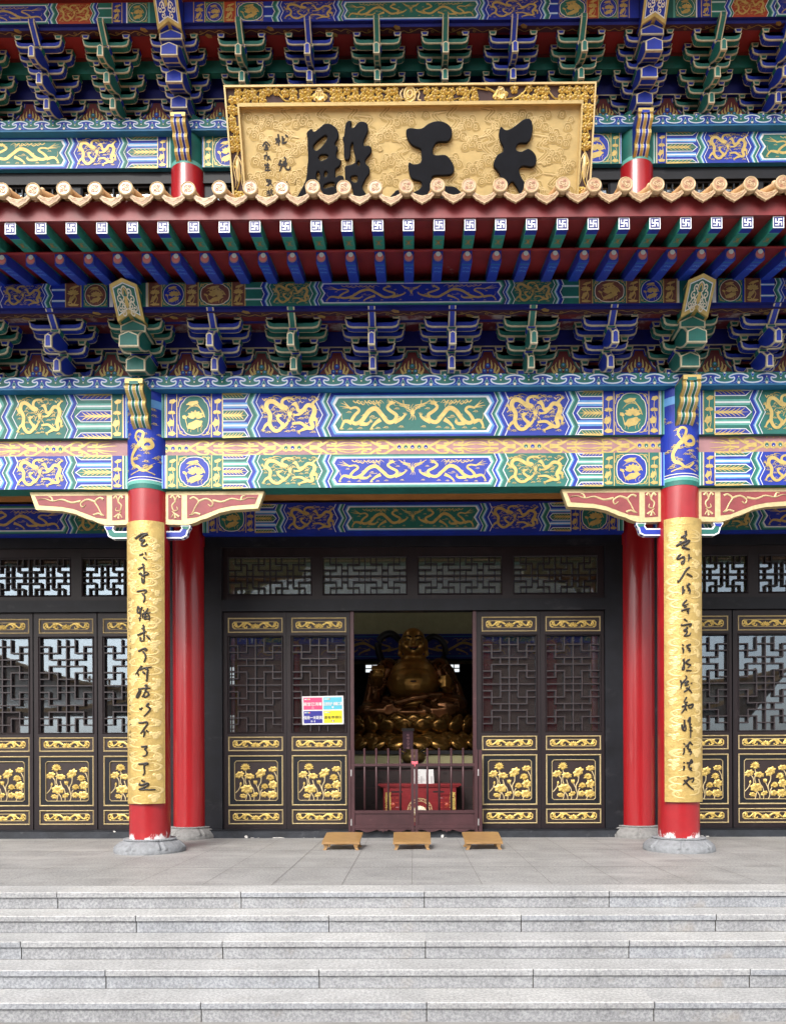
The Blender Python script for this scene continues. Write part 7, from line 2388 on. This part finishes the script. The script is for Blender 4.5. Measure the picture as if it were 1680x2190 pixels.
# ================================================================ WHAT THE WINDOW PANES REFLECT: the court behind the viewer
def simple_hall(name, label, cx, cy, half, eave, ridge, inn=2.2, hip=0.62, upt=1.3, cat='temple'):
    t = thing(name, (cx, cy, -0.745), label, cat)
    b = MB()
    b.box(cx - half + inn, cx + half - inn, cy - 9, cy, -0.745, eave + 0.2, 'plasterred')
    part('wall', b, t)
    b = MB()
    b.box(cx - half + inn - 0.6, cx + half - inn + 0.6, cy + 0.3, cy + 0.7, eave - 1.2, eave - 0.1, 'blue')
    b.mp = lambda u, v, h=0.0: (u, cy + 0.7 + h, v)
    n = int((half - inn) * 2 / 2.0)
    for i in range(n):
        x = cx - half + inn - 0.4 + i * (2 * half - 2 * inn + 0.8) / n
        b.rect(x, eave - 1.15, x + 1.5, eave - 0.75, 'green' if i % 2 else 'blue', 0.01)
        b.rect(x, eave - 0.72, x + 1.7, eave - 0.55, 'golddark', 0.01)
        b.rect(x + 0.2, eave - 0.5, x + 1.6, eave - 0.15, 'blue' if i % 2 else 'green', 0.01)
        for k in range(3):
            b.stroke([(x + 0.1 + 0.4 * k, eave - 1.1), (x + 0.25 + 0.4 * k, eave - 0.9), (x + 0.4 + 0.4 * k, eave - 1.0)], 0.06, 'gold', 0.02, n=2)
        b.rect(x + 1.55, eave - 1.15, x + 1.65, eave - 0.15, 'white', 0.012)
    part('beam', b, t)
    n = 6
    for i in range(n + 1):
        x = cx - half + inn + i * (2 * half - 2 * inn) / n
        b = MB()
        b.lathe([(0.3, -0.745), (0.3, eave - 1.1)], x, cy + 0.6, 'red', 16)
        part('column', b, t, (x, cy + 0.6, -0.745))
    # roof with upturned corners
    b = MB()
    N = 24
    def pt(u, v):
        x = cx + u * (half * (1 - v) + half * hip * v)
        y = cy + 2.6 * (1 - v) - 6 * v
        z = eave + (ridge - eave) * (v ** 1.25) + upt * (1 - v) ** 2 * max(0, abs(u) - 0.6) ** 2 / 0.16
        return (x, y, z)
    M_ = 8
    for i in range(N):
        for j in range(M_):
            u0, u1 = -1 + 2 * i / N, -1 + 2 * (i + 1) / N
            b.face([pt(u0, j / M_), pt(u1, j / M_), pt(u1, (j + 1) / M_), pt(u0, (j + 1) / M_)], 'sideroof')
        u0, u1 = -1 + 2 * i / N, -1 + 2 * (i + 1) / N
        p, q = pt(u0, 0), pt(u1, 0)
        b.face([p, q, (q[0], q[1], q[2] - 0.35), (p[0], p[1], p[2] - 0.35)], 'roofglaze')
        b.face([(p[0], p[1], p[2] - 0.35), (q[0], q[1], q[2] - 0.35), (q[0] * 0.94 + cx * 0.06, cy - 0.2, eave - 0.5), (p[0] * 0.94 + cx * 0.06, cy - 0.2, eave - 0.5)], 'blackwood')
    for s in (-1, 1):
        hp = [pt(s, j / M_) for j in range(M_ + 1)]
        b.tube([(x, y, z + 0.12) for x, y, z in hp], 0.2, 'roofglaze', 8)
        for j in range(1, 4):
            x, y, z = pt(s, j / 9)
            b.ball((x, y, z + 0.55), 0.16, 'roofglaze', 8, (0.8, 0.8, 1.6))
        x, y, z = pt(s, 0)
        b.tube([(x, y, z), (x + s * 0.5, y + 0.1, z + 0.5), (x + s * 0.6, y + 0.1, z + 1.1)], 0.14, 'roofglaze', 8, 0.05)
    ridge_pts = [pt(-1, 1), pt(1, 1)]
    b.tube([(x, y, z + 0.3) for x, y, z in ridge_pts], 0.35, 'roofglaze', 8)
    part('roof', b, t)
    return t
simple_hall('facing_hall', 'tall temple hall across the court, seen only as a reflection in the door panes', 0.5, -18, 12.5, 8.6, 14.5)
simple_hall('side_pavilion', 'smaller tiled pavilion across the court, mirrored in the left door panes', -42, -37, 22.0, 5.2, 10.8, 16.0, 0.2)
simple_hall('court_pavilion', 'smaller tiled pavilion across the court, mirrored in the right door panes', 6, -37, 22.0, 4.9, 8.7, 10.0, 0.3, 2.8)
